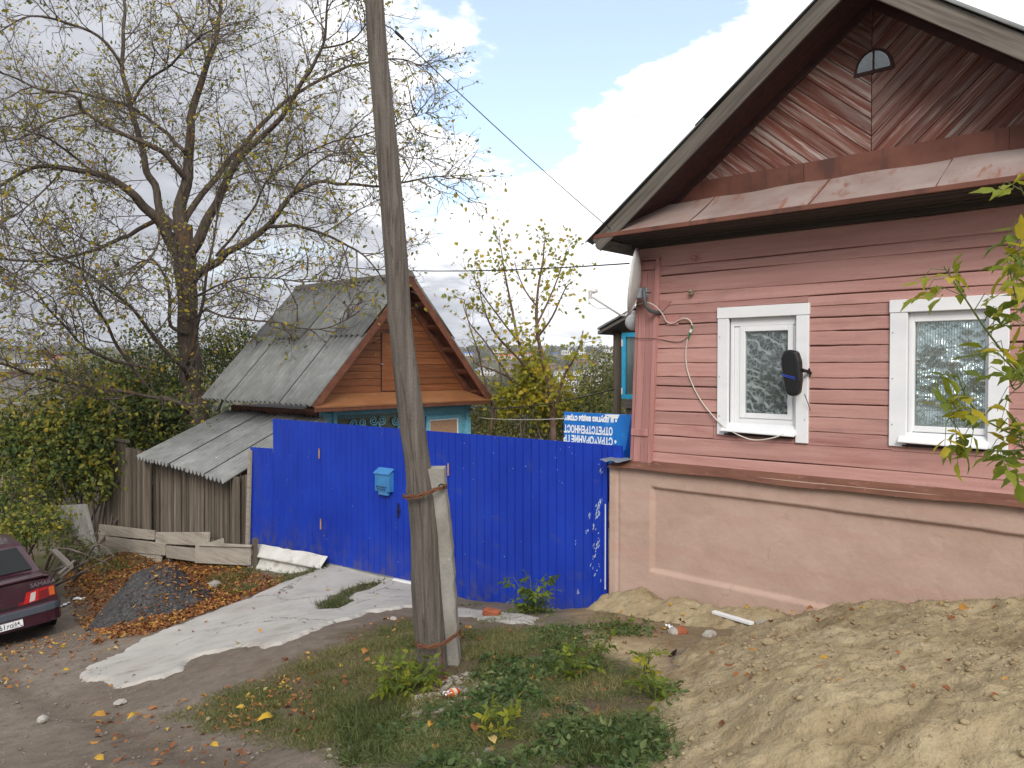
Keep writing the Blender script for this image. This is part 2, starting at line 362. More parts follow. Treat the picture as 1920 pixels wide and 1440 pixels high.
MT['greywoodv'] = tex('grey_wood_vertical', [(.25, (.062, .049, .037)), (.5, (.140, .115, .090)), (.8, (.245, .213, .176))], (34, 34, 1.0), 8, .85, .6, .006, .42, [((.05, .038, .03), (60, 60, 2), .58, .68, .8), ((.12, .085, .06), (5, 5, .8), .5, .7, .6)], spec=.2)
MT['palewood'] = tex('pale_grey_plank', [(.25, (.22, .19, .155)), (.5, (.335, .30, .252)), (.8, (.43, .395, .34))], (1.2, 30, 24), 8, .85, .5, .006, .12, [((.10, .08, .065), (3, 60, 40), .62, .70, .8), ((.20, .165, .13), (1.2, 6, 6), .52, .68, .55)], spec=.2)
MT['log'] = tex('old_pole_wood', [(.22, (.055, .047, .040)), (.45, (.108, .094, .081)), (.65, (.155, .138, .122)), (.85, (.215, .196, .176))], (26, 26, .9), 9, .9, .9, .012, 0,
    [((.045, .036, .03), (34, 34, .55), .60, .68, .85), ((.21, .185, .155), (6, 6, .5), .55, .7, .5)], spec=.15, fine=(55, .3))
MT['concrete'] = tex('pole_concrete', [(.3, (.19, .178, .158)), (.6, (.29, .277, .25)), (.8, (.36, .345, .318))], (5, 5, 3), 7, .9, .5, .012, 0, [((.19, .17, .135), (4, 4, 2), .55, .68, .6), ((.44, .43, .40), (9, 9, 5), .64, .72, .6)], spec=.2, fine=(45, .22, .8))
MT['wire'] = tex('rusty_wire', [(.3, (.07, .028, .015)), (.7, (.17, .07, .035))], (20, 20, 20), 5, .75, .3, .004, 0)
MT['darkred'] = tex('dark_red_boards', [(.25, (.034, .017, .016)), (.6, (.072, .030, .027)), (.85, (.115, .055, .048))], (1.2, 24, 24), 7, .7, .35, .004, .15, [((.03, .018, .016), (3, 30, 30), .6, .7, .6)])
MT['cornice'] = tex('black_brown_cornice', [(.25, (.022, .018, .016)), (.6, (.058, .048, .042)), (.85, (.10, .085, .075))], (1.0, 30, 30), 7, .75, .4, .004, .1)
MT['gable'] = tex('flaking_red_boards', [(.22, (.105, .032, .022)), (.45, (.155, .055, .04)), (.58, (.21, .125, .105)), (.8, (.30, .245, .22))], (24, 24, 1.1), 9, .75, .5, .005, .22,
    [((.36, .31, .285), (30, 30, 1.3), .53, .64, .8), ((.115, .032, .02), (14, 14, .9), .54, .66, .75), ((.035, .018, .014), (60, 60, 2), .64, .70, .7)], spec=.25)
MT['white'] = tex('white_pvc', [(.3, (.73, .745, .765)), (.7, (.80, .81, .82))], (3, 3, 3), 5, .35, .04, .002, 0, [((.62, .60, .58), (5, 5, 9), .62, .8, .4)], spec=.5)
MT['whitetin'] = tex('white_tin_trim', [(.3, (.70, .715, .74)), (.7, (.80, .81, .825))], (2, 2, 4), 5, .38, .06, .003, 0, [((.55, .42, .38), (10, 10, 14), .70, .8, .5)], spec=.5)
MT['glass'] = glassmat('window_glass', (.92, .95, .95), .7, .0); MT['glassdark'] = glassmat('dim_glass', (.75, .8, .78), 1, .10)
MT['blue'] = tex('blue_profiled_steel', [(.3, (.0060, .029, .31)), (.6, (.0085, .041, .39)), (.8, (.012, .053, .44))], (2, 2, 1.2), 6, .42, .03, .003, .05,
    [((.10, .14, .45), (30, 30, 26), .74, .77, .8), ((.03, .055, .26), (1.4, 1.4, .5), .52, .75, .6), ((.06, .075, .20), (3, 3, 6), .60, .72, .35)], spec=.35)
MT['scuff'] = plain('bare_scuffed_metal', (.42, .50, .62), .5, .2)
MT['lightblue'] = tex('sky_blue_paint', [(.25, (.09, .29, .40)), (.6, (.16, .41, .53)), (.85, (.24, .50, .60))], (3, 18, 18), 7, .6, .3, .004, .08, [((.10, .16, .17), (5, 25, 25), .62, .71, .7), ((.05, .20, .30), (2, 4, 4), .5, .7, .5)])
MT['brightblue'] = tex('bright_blue_paint', [(.3, (.028, .36, .62)), (.7, (.05, .47, .72))], (8, 8, 8), 5, .5, .2, .004, .05, [((.45, .42, .36), (26, 26, 18), .7, .75, .7)])
MT['orange'] = tex('orange_brown_boards', [(.25, (.108, .034, .011)), (.55, (.178, .060, .020)), (.8, (.245, .094, .034))], (1, 1.4, 26), 7, .6, .3, .004, .12,
    [((.26, .225, .225), (2, 2.4, 30), .665, .72, .8), ((.10, .035, .012), (2, 2.2, 12), .56, .68, .6)], fine=(50, .2))
MT['redbrown'] = tex('red_brown_paint', [(.25, (.075, .026, .014)), (.6, (.135, .048, .026)), (.85, (.20, .082, .05))], (6, 6, 6), 7, .65, .35, .004, .12, [((.03, .018, .014), (9, 9, 9), .58, .68, .6), ((.25, .17, .14), (11, 11, 11), .66, .74, .5)])
MT['pent'] = tex('brown_pent_sheet', [(.25, (.18, .072, .028)), (.6, (.25, .11, .048)), (.85, (.315, .16, .085))], (2, 1.2, 3), 6, .5, .15, .004, .05, [((.15, .06, .03), (3, 2, 3), .55, .7, .6)])
MT['slate'] = tex('grey_asbestos_slate', [(.25, (.130, .134, .130)), (.5, (.188, .194, .190)), (.8, (.255, .263, .260))], (3, 3, 3), 8, .88, .4, .006, .10,
    [((.15, .15, .14), (1.2, .5, 1), .52, .72, .55), ((.15, .14, .115), (9, 3, 9), .64, .72, .4), ((.42, .43, .43), (7, 7, 7), .64, .74, .5)], spec=.2, fine=(60, .18, .6))
MT['slatewhite'] = tex('whitewashed_slate', [(.3, (.47, .455, .42)), (.7, (.60, .59, .555))], (3, 3, 3), 7, .85, .3, .006, 0, [((.26, .22, .17), (3, 3, 5), .58, .72, .7)], spec=.2, fine=(50, .15))
MT['iron'] = plain('dark_iron', (.02, .02, .022), .5, .4); MT['hinge'] = tex('hinge_metal', [(.3, (.23, .12, .06)), (.7, (.45, .30, .2))], (40, 40, 40), 4, .6, .2, .002, 0)
MT['mailbox'] = tex('mailbox_blue', [(.3, (.032, .155, .37)), (.7, (.055, .22, .46))], (6, 6, 6), 5, .45, .1, .003, 0, [((.22, .09, .04), (16, 16, 9), .66, .74, .7), ((.20, .36, .50), (18, 18, 18), .68, .74, .6)], spec=.4)
MT['signblue'] = tex('sign_print_blue', [(.3, (.008, .125, .46)), (.7, (.015, .185, .58))], (2, 2, 2), 5, .35, .05, .002, 0, [((.05, .32, .70), (8, 8, 8), .56, .75, .6), ((.75, .8, .85), (50, 50, 50), .74, .77, .8)], spec=.45)
MT['signdeep'] = plain('sign_deep_blue', (.004, .055, .30), .35); MT['print'] = plain('white_print', (.78, .80, .82), .5)
MT['redprint'] = plain('red_print', (.45, .03, .03), .5)
MT['black'] = plain('black_plastic', (.012, .012, .013), .35); MT['blackrough'] = plain('black_rubber', (.016, .016, .017), .75)
MT['dish'] = tex('dish_grey_white', [(.3, (.50, .50, .49)), (.7, (.60, .60, .59))], (4, 4, 4), 5, .4, .05, .002, 0, [((.36, .33, .28), (5, 5, 9), .58, .75, .5)])
MT['galv'] = tex('galvanised_steel', [(.3, (.17, .20, .22)), (.7, (.30, .33, .35))], (18, 18, 18), 5, .5, .15, .003, 0, metal=.3)
MT['greypaint'] = plain('grey_painted_tube', (.085, .095, .10), .5)
MT['cablewhite'] = plain('white_cable', (.62, .59, .52), .5); MT['cableblack'] = plain('black_cable', (.02, .02, .022), .6)
MT['green'] = plain('green_plastic', (.012, .17, .07), .4); MT['ceramic'] = tex('dirty_ceramic', [(.3, (.17, .13, .085)), (.7, (.34, .28, .20))], (20, 20, 20), 5, .5, .2, .003, 0)
MT['pinkceramic'] = plain('pink_painted_ceramic', (.42, .19, .175), .6)
MT['milk'] = plain('milky_glass', (.62, .63, .63), .2)
MT['brick'] = tex('red_brick', [(.3, (.24, .065, .03)), (.7, (.37, .12, .06))], (14, 14, 14), 6, .9, .5, .006, 0, fine=(60, .3))
MT['stone'] = tex('pale_stone', [(.3, (.24, .215, .185)), (.7, (.38, .355, .32))], (9, 9, 9), 6, .9, .5, .01, .15, fine=(60, .3))
MT['bark'] = tex('grey_brown_bark', [(.25, (.034, .026, .021)), (.5, (.082, .064, .050)), (.8, (.145, .118, .094))], (16, 16, 3.2), 8, .95, 1, .03, 0, [((.17, .075, .022), (2.6, 2.6, 1.5), .60, .70, .65), ((.10, .105, .06), (3, 3, 2), .58, .7, .4)], spec=.1)
MT['twig'] = tex('twig_bark', [(.3, (.075, .058, .050)), (.7, (.165, .135, .12))], (5, 5, 5), 4, .9, 0, .01, 0, spec=.1)
MT['twigred'] = tex('reddish_twig', [(.3, (.085, .05, .04)), (.7, (.17, .11, .085))], (5, 5, 5), 4, .8, 0, .01, 0, spec=.2)
MT['greenstem'] = plain('green_stem', (.10, .13, .035), .6)
MT['leaf_elm'] = leafmat('elm_leaves', [(0, (.085, .11, .022)), (.35, (.19, .20, .028)), (.65, (.34, .29, .035)), (.85, (.42, .28, .028)), (1, (.24, .13, .04))], .45)
MT['leaf_shrub'] = leafmat('shrub_leaves', [(0, (.018, .036, .012)), (.4, (.045, .080, .020)), (.6, (.105, .135, .026)), (.8, (.24, .23, .032)), (1, (.38, .27, .028))], .3)
MT['leaf_maple'] = leafmat('young_maple_leaves', [(0, (.10, .135, .02)), (.4, (.22, .235, .025)), (.75, (.38, .33, .03)), (1, (.48, .31, .025))], .45)
MT['leaf_olive'] = leafmat('olive_bush_leaves', [(0, (.04, .055, .018)), (.45, (.10, .11, .026)), (.75, (.19, .175, .035)), (1, (.30, .235, .04))], .35)
MT['leaf_elder'] = leafmat('box_elder_leaves', [(0, (.060, .100, .016)), (.45, (.14, .19, .022)), (.75, (.24, .26, .022)), (1, (.42, .335, .028))], .45)
MT['leaf_dry'] = leafmat('fallen_leaves', [(0, (.075, .030, .014)), (.3, (.185, .066, .022)), (.6, (.30, .115, .032)), (.8, (.40, .20, .042)), (.93, (.50, .32, .035)), (1, (.42, .34, .18))], .12)
MT['grass'] = leafmat('grass_blades', [(0, (.038, .056, .016)), (.4, (.080, .102, .026)), (.7, (.138, .145, .046)), (.9, (.225, .19, .08)), (1, (.28, .21, .11))], .2)
MT['weed'] = leafmat('weed_leaves', [(0, (.028, .055, .016)), (.5, (.058, .098, .026)), (.8, (.115, .15, .046)), (1, (.21, .22, .11))], .25)
MT['sand'] = tex('damp_sand', [(.25, (.235, .180, .102)), (.5, (.328, .260, .158)), (.8, (.41, .338, .22))], (3.5, 3.5, 3.5), 9, .95, 1, .03, 0, [((.20, .145, .08), (1.6, 1.6, 1.6), .50, .66, .6), ((.46, .39, .27), (7, 7, 7), .60, .72, .5), ((.10, .07, .045), (22, 22, 22), .62, .70, .75), ((.13, .10, .06), (5, 5, 5), .60, .70, .5)], spec=.1, fine=(48, .35, .45))
MT['gravel'] = tex('dark_crushed_stone', [(.25, (.028, .027, .028)), (.5, (.062, .060, .061)), (.8, (.125, .120, .118))], (22, 22, 22), 8, .95, 1, .03, 0, [((.24, .235, .23), (60, 60, 60), .68, .72, .8), ((.115, .10, .06), (1.8, 1.8, 1.8), .58, .72, .5)], spec=.15)
MT['slab'] = tex('trodden_concrete', [(.25, (.30, .280, .252)), (.5, (.385, .365, .335)), (.8, (.44, .425, .395))], (2.2, 2.2, 2.2), 8, .9, .4, .012, 0, [((.22, .185, .148), (1.1, 1.1, 1.1), .50, .72, .7), ((.15, .118, .09), (2.2, 2.2, 2.2), .60, .70, .5), ((.43, .42, .395), (6, 6, 6), .62, .74, .5)], spec=.15, fine=(50, .16, .6))
MT['pebble'] = tex('pebbles', [(.3, (.20, .165, .14)), (.6, (.36, .32, .285)), (.8, (.50, .47, .44))], (14, 14, 14), 5, .9, .2, .004, 0)
MT['carpaint'] = tex('burgundy_car_paint', [(.3, (.026, .0035, .010)), (.7, (.040, .006, .016))], (5, 5, 5), 5, .34, .03, .002, 0, [((.085, .06, .055), (3, 3, 3), .5, .75, .35)], spec=.5)
MT['carpaint'].node_tree.nodes['Principled BSDF'].inputs['Coat Weight'].default_value = .4
MT['bumper'] = plain('grey_bumper_strip', (.055, .065, .08), .6)
MT['lampred'] = plain('red_lens', (.36, .006, .008), .2); MT['lampdark'] = plain('dark_red_lens', (.13, .004, .006), .25); MT['lamporange'] = plain('orange_lens', (.40, .07, .008), .25); MT['lampwhite'] = plain('clear_lens', (.42, .36, .34), .25)
MT['chrome'] = plain('dull_chrome_letters', (.22, .20, .21), .4, .4)

def add_cracks(m, scale, width, col, warp=.5):
    t = NT(m.node_tree); b = m.node_tree.nodes['Principled BSDF']; v = coords(t, (1, 1, 1), False)
    vo = t.node('ShaderNodeTexVoronoi', feature='DISTANCE_TO_EDGE'); t.put(vo.inputs['Vector'], t.vmath('ADD', v, t.vmath('SCALE', t.noise(v, 1.7, 6, .65, col=True), warp))); vo.inputs['Scale'].default_value = scale
    k = t.math('MULTIPLY', t.sstep(vo.outputs[0], width, width*.2), t.sstep(t.noise(v, .9, 3), .46, .56))
    old = b.inputs['Base Color'].links[0].from_socket; t.put(b.inputs['Base Color'], t.mix(t.math('MULTIPLY', k, .8), old, col))
add_cracks(MT['slab'], .75, .012, (.07, .055, .042)); add_cracks(MT['plaster'], .4, .003, (.28, .19, .15), .8)
MT['slatedark'] = tex('old_dark_slate', [(.25, (.10, .095, .085)), (.5, (.155, .148, .135)), (.8, (.21, .203, .19))], (3, 3, 3), 8, .9, .4, .006, .1, [((.07, .07, .055), (2, 2, 2), .55, .7, .6)], spec=.15, fine=(60, .2))
MT['roadstone'] = tex('road_stones', [(.3, (.11, .09, .075)), (.6, (.19, .165, .14)), (.8, (.27, .245, .22))], (14, 14, 14), 5, .95, .2, .004, 0)

def add_mud(m, z0, z1, col):      # splashed mud near the foot of a sheet (local z)
    t = NT(m.node_tree); b = m.node_tree.nodes['Principled BSDF']; tc = t.node('ShaderNodeTexCoord'); sx = t.node('ShaderNodeSeparateXYZ'); t.put(sx.inputs[0], tc.outputs['Object'])
    k = t.math('MULTIPLY', t.sstep(sx.outputs[2], z1, z0), t.sstep(t.noise(coords(t, (7, 7, 5)), 1, 7, .65), .40, .72)); old = b.inputs['Base Color'].links[0].from_socket
    t.put(b.inputs['Base Color'], t.mix(t.math('MULTIPLY', k, .75), old, col))
add_mud(MT['blue'], -.45, .25, (.09, .085, .10))
# ------------------------------------------------------------------ ground sheet
def gpoly(pts): return np.array([pg(*p)[:2] for p in pts])
RAMP = gpoly([(144, 1277), (219, 1294), (299, 1279), (350, 1257), (379, 1235), (448, 1217), (488, 1231), (580, 1190), (640, 1170), (700, 1151), (800, 1139), (800, 1085), (700, 1068), (622, 1054), (598, 1066),
              (560, 1083), (528, 1093), (474, 1118), (420, 1140), (364, 1162), (270, 1199), (219, 1228), (157, 1253)])
SLAB2 = gpoly([(790, 1139), (870, 1140), (950, 1150), (1010, 1158), (1000, 1172), (930, 1168), (860, 1156), (790, 1150)])
TURF = gpoly([(590, 1136), (620, 1118), (655, 1102), (700, 1090), (722, 1094), (690, 1106), (655, 1118), (665, 1128), (630, 1142), (605, 1145)])
GRASS = gpoly([(330, 1335), (480, 1272), (600, 1205), (720, 1162), (790, 1152), (870, 1172), (1060, 1175), (1150, 1170), (1235, 1250), (1255, 1330), (1235, 1440), (690, 1440), (600, 1400), (380, 1370)])
LITTER = gpoly([(118, 1060), (190, 1048), (300, 1040), (430, 1058), (470, 1068), (545, 1085), (500, 1105), (430, 1135), (350, 1165), (270, 1195), (190, 1190), (125, 1120)])
SANDG = gpoly([(1050, 1185), (1140, 1170), (1210, 1190), (1270, 1210), (1280, 1300), (1200, 1290), (1150, 1240), (1060, 1205)])
WARMG = gpoly([(1030, 1140), (1140, 1120), (1300, 1110), (1520, 1140), (1400, 1200), (1250, 1230), (1100, 1190)])
def axis_coords(lo, a, b, hi, step, grow):
    xs = list(np.arange(a, b, step)); s = step; x = xs[-1]
    while x < hi: s *= grow; x += s; xs.append(x)
    s = step; x = a; left = []
    while x > lo: s *= grow; x -= s; left.append(x)
    return np.array(left[::-1]+xs)
gx = axis_coords(-3500, -8.5, 5.0, 3500, .045, 1.13); gy = axis_coords(-150, 2.6, 14.5, 4000, .045, 1.13)
XX, YY = np.meshgrid(gx, gy, indexing='ij')
ZZ = G(XX, YY)
nearw = np.clip(1-np.maximum(np.abs(XX+2)-13, YY-18)/8, 0, 1)
m_gr = sst((sdpoly(XX, YY, GRASS)+.25*vnoise(XX, YY, 2.2, 3)+.05)/.35); m_li = sst((sdpoly(XX, YY, LITTER)+.2*vnoise(XX, YY, 2, 5)+.1)/.4)
m_sa = sst((sdpoly(XX, YY, SANDG)+.22*vnoise(XX, YY, 2.5, 9))/.25); m_wa = sst((sdpoly(XX, YY, WARMG)+.2*vnoise(XX, YY, 2.5, 19)+.1)/.3)
ZZ = ZZ+nearw*(.030*vnoise(XX, YY, 1.3, 1)+.012*vnoise(XX, YY, 5, 2)+.010*vnoise(XX, YY, 13, 4)*(1+m_gr))
def cmix(c, col, m): return c*(1-m[..., None])+np.array(col)*m[..., None]
_n = -((XX-HF.o[0])*HF.v[0]+(YY-HF.o[1])*HF.v[1])
rut = (np.exp(-((_n-5.2+.25*vnoise(XX, YY, .3, 14))/.16)**2)+np.exp(-((_n-6.5+.25*vnoise(XX, YY, .3, 15))/.18)**2))*nearw*(XX < 0)
ZZ = ZZ-.035*rut
C = np.zeros(XX.shape+(3,))+np.array([.150, .121, .096])
C = cmix(C, (.20, .168, .136), sst(vnoise(XX, YY, .8, 21)*1.2+.15)*.8)
C = cmix(C, (.10, .078, .06), rut*.5)
C = cmix(C, (.125, .095, .068), sst(vnoise(XX, YY, 2.6, 23)*1.5-.1)*.7)
C = cmix(C, (.098, .072, .045), m_gr*.85); C = cmix(C, (.07, .072, .028), m_gr*sst(vnoise(XX, YY, 3, 31)*1.5)*.7)
C = cmix(C, (.125, .062, .030), m_li*.85); C = cmix(C, (.36, .285, .17), m_sa*.9); C = cmix(C, (.225, .165, .095), m_wa*.75)
rr = np.hypot(XX, YY)
C = cmix(C, (.085, .078, .034), sst((rr-15)/8)*np.ones_like(XX)); C = cmix(C, (.115, .105, .062), sst((rr-60)/200)*sst(vnoise(XX, YY, .02, 41)*1.4+.4))
nx, ny = XX.shape; idx = np.arange(nx*ny).reshape(nx, ny)
Fq = np.stack([idx[:-1, :-1], idx[1:, :-1], idx[1:, 1:], idx[:-1, 1:]], -1).reshape(-1, 4)
m, t, b, o = new_mat('soil_and_gravel_ground')
ga = t.node('ShaderNodeAttribute', attribute_name='gcol'); v = coords(t, (1, 1, 1), False)
f1 = t.noise(v, 9, 8, .65); f2 = t.noise(v, 55, 5, .6)
cc = t.mix(1, ga.outputs['Vector'], t.math('ADD', t.math('MULTIPLY', f1, 1.0), .5), 'MULTIPLY')
cc = t.mix(t.math('MULTIPLY', t.sstep(f2, .60, .72), .55), cc, (.36, .335, .30)); cc = t.mix(t.math('MULTIPLY', t.sstep(t.noise(v, 38, 4), .62, .72), .6), cc, (.05, .038, .028))
t.put(b.inputs['Base Color'], cc); b.inputs['Roughness'].default_value = .95; b.inputs['Specular IOR Level'].default_value = .1
bp = t.node('ShaderNodeBump'); bp.inputs['Strength'].default_value = .8; bp.inputs['Distance'].default_value = .02
t.put(bp.inputs['Height'], t.math('ADD', f1, t.math('MULTIPLY', f2, .5))); t.l.new(bp.outputs[0], b.inputs['Normal'])
ground = link('ground', npmesh('ground', np.stack([XX, YY, ZZ], -1).reshape(-1, 3), Fq, {'gcol': ('POINT', C.reshape(-1, 3))}), m, smooth=True)
tag(ground, 'sloping dirt ground with gravel soil and valley beyond', None, None, 'structure')

def overlay(name, bbox, step, hfun, mat, smooth=True):
    """a layer lying on the ground: hfun(x, y) = height above ground (negative = buried)"""
    x0, x1, y0, y1 = bbox; xs = np.arange(x0, x1, step); ys = np.arange(y0, y1, step); X, Y = np.meshgrid(xs, ys, indexing='ij')
    H = hfun(X, Y); Z = G(X, Y)+.030*vnoise(X, Y, 1.3, 1)*1.0+H
    keepc = (np.maximum.reduce([H[:-1, :-1], H[1:, :-1], H[1:, 1:], H[:-1, 1:]]) > -.035)
    i = np.arange(X.size).reshape(X.shape); Q = np.stack([i[:-1, :-1], i[1:, :-1], i[1:, 1:], i[:-1, 1:]], -1)[keepc]
    used = np.unique(Q); remap = np.zeros(X.size, int); remap[used] = np.arange(len(used))
    V = np.stack([X, Y, Z], -1).reshape(-1, 3)[used]
    c = V.mean(0); c[2] = V[:, 2].min()
    ob = link(name, npmesh(name, V-c, remap[Q]), mat, smooth=smooth); ob.location = c; return ob
def bb(poly, m=.25): return poly[:, 0].min()-m, poly[:, 0].max()+m, poly[:, 1].min()-m, poly[:, 1].max()+m
def crack(X, Y):   # branching cracks in the slab
    a = np.abs(vnoise(X, Y, .9, 61, 4)-.12)*.5; return np.clip(1-a/.006, 0, 1)*.03*(vnoise(X, Y, .5, 71) > .0)
def ramp_h(X, Y):
    s = sdpoly(X, Y, RAMP)+.10*vnoise(X, Y, 3, 51)+.06*vnoise(X, Y, 12, 53)+.03*vnoise(X, Y, 30, 54)-.06
    s = np.minimum(s, -(sdpoly(X, Y, TURF)+.05*vnoise(X, Y, 6, 57)))
    return np.clip(s*.8, -.05, .034)+.006*vnoise(X, Y, 5, 55)-crack(X, Y)*0
ramp = overlay('concrete_path', bb(RAMP), .03, ramp_h, MT['slab']); tag(ramp, 'pale worn concrete ramp running down from the blue gate', None, None, 'structure')
def slab2_h(X, Y): return np.clip((sdpoly(X, Y, SLAB2)+.05*vnoise(X, Y, 4, 58))*.3, -.04, .022)
s2 = overlay('concrete_path', bb(SLAB2), .03, slab2_h, MT['slab']); tag(s2, 'small dusty concrete slab beside the brick at the fence foot', None, None, 'structure')

# heaps
SFT = []
for q_ in [(1520, 1148), (1400, 1178), (1320, 1215), (1285, 1260), (1255, 1330), (1215, 1440)]:
    l_ = HF.loc(pg(*q_)); SFT.append((-l_[1], l_[0]))
SFT = np.array(sorted(SFT))
def sand_h(X, Y):
    dx, dy = X-HF.o[0], Y-HF.o[1]; s = dx*HF.u[0]+dy*HF.u[1]; n = -(dx*HF.v[0]+dy*HF.v[1])
    edge = np.interp(n, SFT[:, 0], SFT[:, 1])-.30+.12*vnoise(X, Y, 1.6, 81)       # left foot of the heap
    body = sst((s-edge)/1.3)*sst((7.2-s)/1.2)*sst((n-.05)/.75)*sst((5.0-n)/1.2)
    h = .265*body*(1+.20*vnoise(X, Y, 1.4, 83)+.10*vnoise(X, Y, 3.5, 84))
    spoil = .17*np.exp(-((n-.42)/.27)**2)*sst((s+.25)/.25)*(1-sst((s-1.75)/.6))*(1+.35*vnoise(X, Y, 4, 85))
    spoil = np.maximum(spoil, .07*np.exp(-((n-.38)/.3)**2)*sst((s-2.1)/.4)*(1+.4*vnoise(X, Y, 4, 86)))
    h = np.maximum(h, spoil)
    rough = vnoise(X, Y, 9, 87, 4)
    dents = np.clip(vnoise(X, Y, 2.6, 88)-.1, 0, 1)
    return h*(1+.0*rough)+(h > .02)*(.024*rough+.024*vnoise(X, Y, 24, 89, 3)+.022*np.abs(vnoise(X, Y, 6, 90, 3))-.045*np.abs(vnoise(X, Y, 2.4, 92, 4))-.05*dents*sst(h/.2))-.035*(1-sst(h/.05))
sx0 = HF.w(-.5, 0, 0); 
sand = overlay('sand_heap', (.2, 7.5, .6, 9.6), .022, sand_h, MT['sand']); tag(sand, 'big heap of yellow sand piled against the pink house foundation', 'sand heap')
GC = at(285, 1100, 12.2)
def gravel_h(X, Y):
    a = R(-40); dx, dy = X-GC[0], Y-GC[1]; u = dx*math.cos(a)+dy*math.sin(a); w = -dx*math.sin(a)+dy*math.cos(a)
    r = np.sqrt((u/.98)**2+(w/.85)**2)+.10*vnoise(X, Y, 1.7, 91)
    h = .95*(np.clip(1.05-r, 0, 1)**1.1)
    return np.minimum(h, .66-.1*r)+(.03*vnoise(X, Y, 4, 93)+.02*vnoise(X, Y, 14, 95))*(h > .02)-.05*(r > 1.04)
grv = overlay('gravel_heap', (GC[0]-1.5, GC[0]+1.5, GC[1]-1.5, GC[1]+1.5), .025, gravel_h, MT['gravel']); tag(grv, 'dark grey heap of crushed stone half covered by orange leaves', 'gravel heap')
def surf(x, y):   # walkable surface incl. heaps
    return float(G(x, y)+max(0, float(sand_h(np.array([x]), np.array([y]))[0]), float(gravel_h(np.array([x]), np.array([y]))[0])))
def surfv(x, y): return G(x, y)+.03*vnoise(x, y, 1.3, 1)+np.maximum.reduce([np.zeros_like(x), sand_h(x, y), gravel_h(x, y), ramp_h(x, y)])

# ------------------------------------------------------------------ pink house
house = HF.empty('wooden_house', 'pink wooden house with white windows and a chevron boarded gable on a plastered base', 'house')
FZ = 1.69; WT = 4.175; HW = 5.35; HC = 2.62; HD = 7.0
WIN = []
for (a, b_, c_, d_) in [((1349, 577), (1518, 570), (1345, 815), (1517, 824)), ((1672, 563), (1895, 553), (1666, 836), (1890, 849))]:
    l = (HF.py(*a)[0]+HF.py(*c_)[0])/2; r = (HF.py(*b_)[0]+HF.py(*d_)[0])/2
    WIN.append((l, r, (HF.py(*c_)[1]+HF.py(*d_)[1])/2, (HF.py(*a)[1]+HF.py(*b_)[1])/2))
_wb = MB(); _x = .04
for (l, r, wb, wt) in WIN:
    _wb.box(_x, l+.1, .032, .30, FZ-.05, WT+.1).box(l+.1, r-.1, .0321, .30, FZ-.05, wb+.08).box(l+.1, r-.1, .0321, .30, wt-.10, WT+.1); _x = r-.1
_wb.box(_x, HW-.04, .032, .30, FZ-.05, WT+.1).box(.04, HW-.04, 2.6, HD, FZ-.05, WT+.1)
wall = _wb.obj('wall', MT['wallback'], house)
seams = [HF.py(1236, y)[1] for y in (870, 847, 816, 794, 770, 747, 724, 706, 680.5, 654, 631, 609, 590, 573, 552, 518, 500)]
seams = [FZ-.02]+seams[1:]+[WT-.005]
def board(x0, x1, z0, z1, k0, k1):
    mb = MB(); n = 7; th = .026+random.uniform(-.004, .004); prev = None; xs = [x0+(x1-x0)*i/n for i in range(n+1)]; rows = []
    for i, x in enumerate(xs):
        f = (x-0)/HW; a = z0+k0*math.sin(x*1.7+z0*9)*.009+random.uniform(-.003, .003); c = z1+k1*math.sin(x*1.3+z1*7)*.009+random.uniform(-.003, .003)
        yo = random.uniform(-.0025, .0025)
        rows.append([(x, .03, a), (x, yo+.006-th*.0, a), (x, yo-.004, a+.006), (x, yo+.001, c-.010), (x, yo+.009, c), (x, .03, c)])
    m_ = 6; vs = [p for r_ in rows for p in r_]
    fs = [(i*m_+j, i*m_+(j+1) % m_, (i+1)*m_+(j+1) % m_, (i+1)*m_+j) for i in range(n) for j in range(m_)]+[tuple(range(m_-1, -1, -1)), tuple(n*m_+j for j in range(m_))]
    return mb.add(vs, fs).obj('board', MT['pink'], wall)
for i in range(len(seams)-1):
    z0, z1 = seams[i]+.0022, seams[i+1]-.0022
    xl = .05+.021*(z0-FZ)
    cuts = [(xl, HW)]
    for (l, r, wb, wt) in WIN:
        if z1 > wb+.02 and z0 < wt-.02:
            nc = []
            for (a, c) in cuts:
                if a < l < c: nc += [(a, l+.02), (r-.02, c)]
                else: nc.append((a, c))
            cuts = nc
    if i == 2: cuts = [(xl, 1.03), (1.034, 2.95), (2.954, HW)]
    for (l, r, wb, wt) in WIN:
        if z0 < wt-.02 < z1-.012: board(l+.021, r-.021, wt+.006, z1, 0, .5)
        if z0+.012 < wb+.02 < z1: board(l+.021, r-.021, z0, wb-.002, .5, 0)
    for a, c in cuts: board(a, c, z0, z1, random.uniform(-1, 1), random.uniform(-1, 1))
